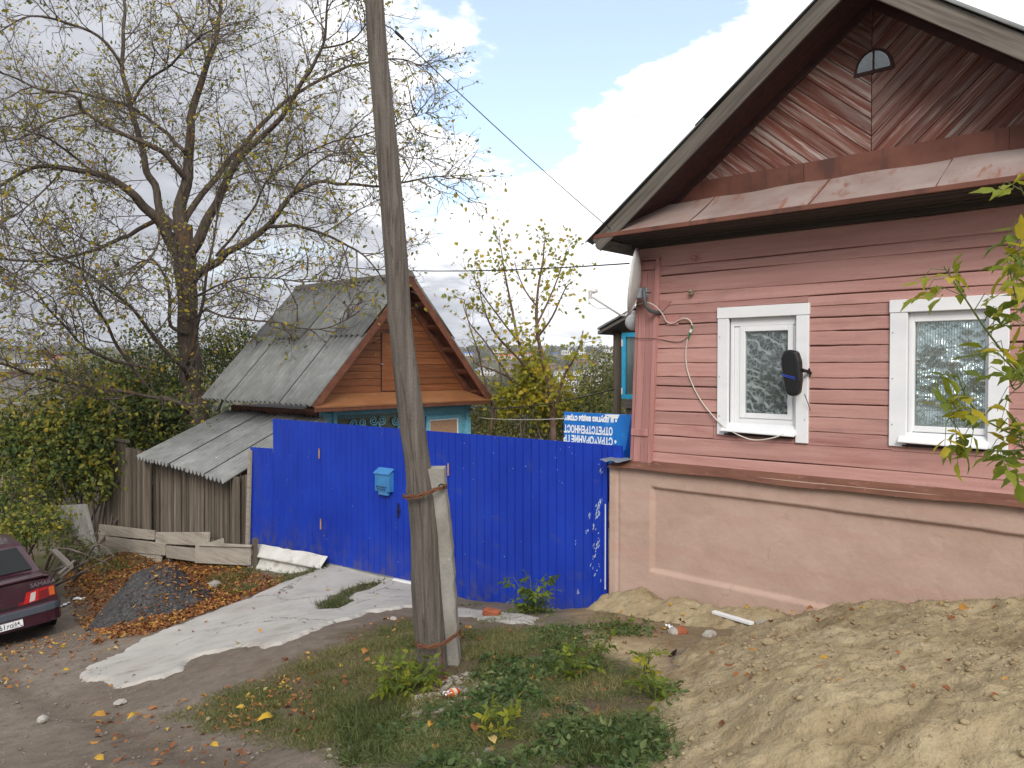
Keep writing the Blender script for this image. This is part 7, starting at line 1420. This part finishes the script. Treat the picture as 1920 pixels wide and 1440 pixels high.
# ------------------------------------------------------------------ far hillside: houses, woods, chimney
def far_pt(px, py):
    d = ray(px, py); ks = np.concatenate([np.linspace(45, 400, 800), np.linspace(400, 1100, 800)]); P = np.array([0, 0, CAMZ])+d[None]*ks[:, None]; b_ = P[:, 2] < G(P[:, 0], P[:, 1])
    i = int(np.argmax(b_)) if b_.any() else len(ks)-1; return P[i]
def fm(name, c): return tex('far_'+name, [(.3, [v*.9 for v in c]), (.7, [v*1.1 for v in c])], (.3, .3, .3), 4, .9, 0, .01, .08)
FMAT = {'white': fm('white', (.66, .65, .63)), 'brick': fm('brick', (.24, .12, .09)), 'cream': fm('cream', (.40, .34, .26)), 'greyr': fm('grey_roof', (.25, .255, .27)), 'redr': fm('red_roof', (.40, .11, .055)), 'bluer': fm('blue_roof', (.05, .11, .36)), 'dark': fm('window', (.05, .055, .065)), 'brownr': fm('brown_roof', (.14, .10, .085)), 'wood': fm('wood', (.16, .12, .09))}
def building(px0, px1, pytop, pybase, wallm, roofm, label, roof='gable', rows=2, cols=6, ang=None, depth=None, rh=.35, dist=None):
    p = far_pt((px0+px1)/2, pybase) if dist is None else at((px0+px1)/2, pybase, dist); k = p[1]/FPX; W_ = (px1-px0)*k; H_ = (pybase-pytop)*k; Dp = depth or max(6, W_*.5)
    F_ = Frame(p[0], p[1], R(ang if ang is not None else random.uniform(-12, 12)), p[2]-1); e = F_.empty('house' if H_ < 14 else 'apartment_block', label, 'building'); hw = W_/2; wh = H_*(1-rh)+1 if roof != 'flat' else H_+1
    wl = MB().box(-hw, hw, 0, Dp, -6, wh).obj('wall', FMAT[wallm], e)
    if roof == 'flat': MB().box(-hw-.2, hw+.2, -.2, Dp+.2, wh+.01, wh+.5).obj('roof', FMAT[roofm], e)
    elif roof == 'gable': MB().prism([(-.6, wh), (Dp+.6, wh), (Dp/2, wh+H_*rh)], -hw-.5, hw+.5, 'yz').obj('roof', FMAT[roofm], e)
    else: MB().add([(-hw-.5, -.5, wh), (hw+.5, -.5, wh), (hw+.5, Dp+.5, wh), (-hw-.5, Dp+.5, wh), (-hw*.55, Dp/2, wh+H_*rh), (hw*.55, Dp/2, wh+H_*rh)], [(3, 2, 1, 0), (0, 1, 5, 4), (1, 2, 5), (2, 3, 4, 5), (3, 0, 4)]).obj('roof', FMAT[roofm], e)
    for r_ in range(rows):
        for c_ in range(cols):
            xc = -hw+W_*(c_+.5)/cols; ww = W_/cols*.24; zc = 1+(wh-1)*(r_+.5)/rows; hh = (wh-1)/rows*.28; MB().box(xc-ww, xc+ww, -.12, -.02, zc-hh, zc+hh).obj('window', FMAT['dark'], wl)
    return e
B_ = [(1080, 1116, 668, 682, 'brick', 'greyr', 'two storey brick house with a pale hipped roof on the far hillside', 'hip', 2, 7), (1122, 1150, 672, 687, 'white', 'greyr', 'long whitish house right of the far brick house', 'hip', 2, 5), (1040, 1085, 697, 722, 'white', 'greyr', 'large white apartment block below the far brick house', 'flat', 4, 10),
 (1086, 1128, 693, 720, 'white', 'greyr', 'second white apartment block with brown strip in the valley', 'flat', 4, 9), (934, 968, 664, 674, 'white', 'redr', 'long white building with an orange red roof on the far slope', 'gable', 1, 8), (970, 1000, 661, 671, 'white', 'redr', 'red roofed hall beside the long white one', 'gable', 1, 6), (868, 888, 660, 667, 'white', 'bluer', 'white shed with a blue roof high on the slope', 'gable', 1, 4),
 (1037, 1048, 661, 667, 'cream', 'bluer', 'tiny house with blue roof on the skyline side', 'gable', 1, 3), (1054, 1075, 657, 665, 'white', 'greyr', 'pale long house just under the skyline', 'flat', 1, 6), (1083, 1098, 657, 665, 'white', 'greyr', 'pale cube house right under the skyline', 'flat', 2, 4), (890, 925, 688, 704, 'white', 'greyr', 'wide pale house half hidden by the bare sapling', 'hip', 2, 6), (945, 962, 684, 697, 'cream', 'brownr', 'small cream house behind the maple branches', 'gable', 1, 3),
 (905, 930, 672, 681, 'wood', 'brownr', 'brown wooden house in the middle of the slope', 'gable', 1, 4), (1015, 1040, 680, 692, 'brick', 'brownr', 'dark brick house behind the young maple', 'gable', 1, 4), (1100, 1118, 704, 724, 'cream', 'brownr', 'narrow cream house by the white blocks', 'gable', 2, 3), (950, 985, 735, 765, 'cream', 'greyr', 'nearer cream house with a big grey roof among bushes', 'gable', 1, 3), (1068, 1085, 722, 736, 'white', 'greyr', 'little pale roof in front of the white blocks', 'gable', 1, 2),
 (1132, 1152, 655, 661, 'white', 'brownr', 'low white house on the far skyline at right', 'flat', 1, 4), (925, 945, 655, 661, 'white', 'greyr', 'low grey house on the far skyline', 'flat', 1, 5), (1002, 1020, 655, 662, 'cream', 'greyr', 'cream hut under the far skyline', 'gable', 1, 3),
 (22, 72, 655, 662, 'greyr', 'greyr', 'long grey factory hall on the left skyline', 'flat', 1, 14), (14, 36, 672, 680, 'white', 'greyr', 'white house row end at far left', 'gable', 1, 5), (38, 58, 675, 684, 'white', 'bluer', 'white house with blue roof at far left', 'gable', 1, 4), (60, 84, 670, 679, 'white', 'greyr', 'white long house in the left valley', 'gable', 1, 5), (86, 110, 664, 674, 'redr', 'redr', 'reddish house partly behind the tree twigs', 'gable', 1, 4), (0, 30, 684, 692, 'white', 'greyr', 'pale house above the slate roof at left', 'gable', 1, 4), (40, 90, 682, 690, 'white', 'greyr', 'wide white building above the slate roof', 'gable', 1, 9)]
BD = [far_pt((t_[0]+t_[1])/2, t_[3])[1] for t_ in B_]
for t_ in B_: building(*t_)
p = far_pt(58, 660); k_ = p[1]/FPX; chm = MB().lathe([(4.2*k_*.55, -2), (3.0*k_*.5, 18*k_), (2.2*k_*.5, 31*k_)], 12).obj('factory_chimney', FMAT['brick'], None, smooth=True); chm.location = p; tag(chm, 'tall thin factory chimney on the left skyline', 'chimney')
# woods and gardens between the houses: one mass of leafy crowns
def crowns(name, spots, label, mat, seed, nl=46):
    r_ = np.random.default_rng(seed); PP = []; SS = []; TT = []
    for (x_, y_, rad_, tn) in spots:
        z_ = gz(x_, y_); d = r_.normal(size=(nl, 3)); d /= np.linalg.norm(d, axis=1, keepdims=True); k_ = (.45+.6*r_.random(nl))[:, None]
        PP.append(np.array([x_, y_, z_+rad_*.9])+d*k_*rad_*np.array([1, 1, 1.15])); SS.append(np.full(nl, rad_*.55)*(.7+.6*r_.random(nl))); TT.append(np.clip(tn+.13*r_.normal(size=nl), 0, 1))
    P = np.concatenate(PP); return put_stuff(name, leaf_mesh(name, P, rdir(len(P)), rdir(len(P)), np.concatenate(SS), np.concatenate(TT), 'ovate', curl=rng.normal(size=len(P))), mat, label)
fl_mat = leafmat('far_foliage', [(0, (.030, .045, .026)), (.4, (.066, .075, .032)), (.65, (.115, .100, .042)), (.85, (.17, .135, .045)), (1, (.12, .095, .075))], .15)
r_ = np.random.default_rng(77); sp = []
for k in range(2200):
    Y = 90+950*r_.random(); px_ = r_.uniform(-400, 480) if k % 4 == 0 else r_.uniform(480, 1900) if k % 4 == 3 else r_.uniform(840, 1190); x_ = (px_-960)/FPX*Y
    if any(t_[0]-7 < px_ < t_[1]+7 and d_-170 < Y < d_+6 for t_, d_ in zip(B_, BD)) or (Y < 250 and k % 2): continue
    sp.append((x_, Y, 1.5+2.0*r_.random(), float(np.clip(.45+.25*r_.normal(), 0, 1))))
crowns('far_woods', sp, 'distant autumn trees and gardens on the town hillside', fl_mat, 5)
sp = [((px_-960)/FPX*Y, Y, 1.2+1.0*r_.random(), float(np.clip(.6+.2*r_.normal(), 0, 1))) for px_, Y in zip(r_.uniform(860, 1180, 60), r_.uniform(36, 80, 60))]
crowns('valley_trees', sp, 'yellowing trees in the valley behind the yard', fl_mat, 6, 160)
# thin autumn haze
hz = MB().box(-1600, 1600, -160, 1500, -150, 60).obj('haze', None)
m = bpy.data.materials.new('haze_volume'); m.use_nodes = True; t = NT(m.node_tree); t.n.clear(); pv = t.node('ShaderNodeVolumePrincipled'); pv.inputs['Color'].default_value = (.86, .89, .93, 1); pv.inputs['Density'].default_value = .00028; pv.inputs['Anisotropy'].default_value = .2
o_ = t.node('ShaderNodeOutputMaterial'); t.l.new(pv.outputs[0], o_.inputs['Volume']); hz.data.materials.append(m); tag(hz, 'thin haze over the valley', None, None, 'stuff')
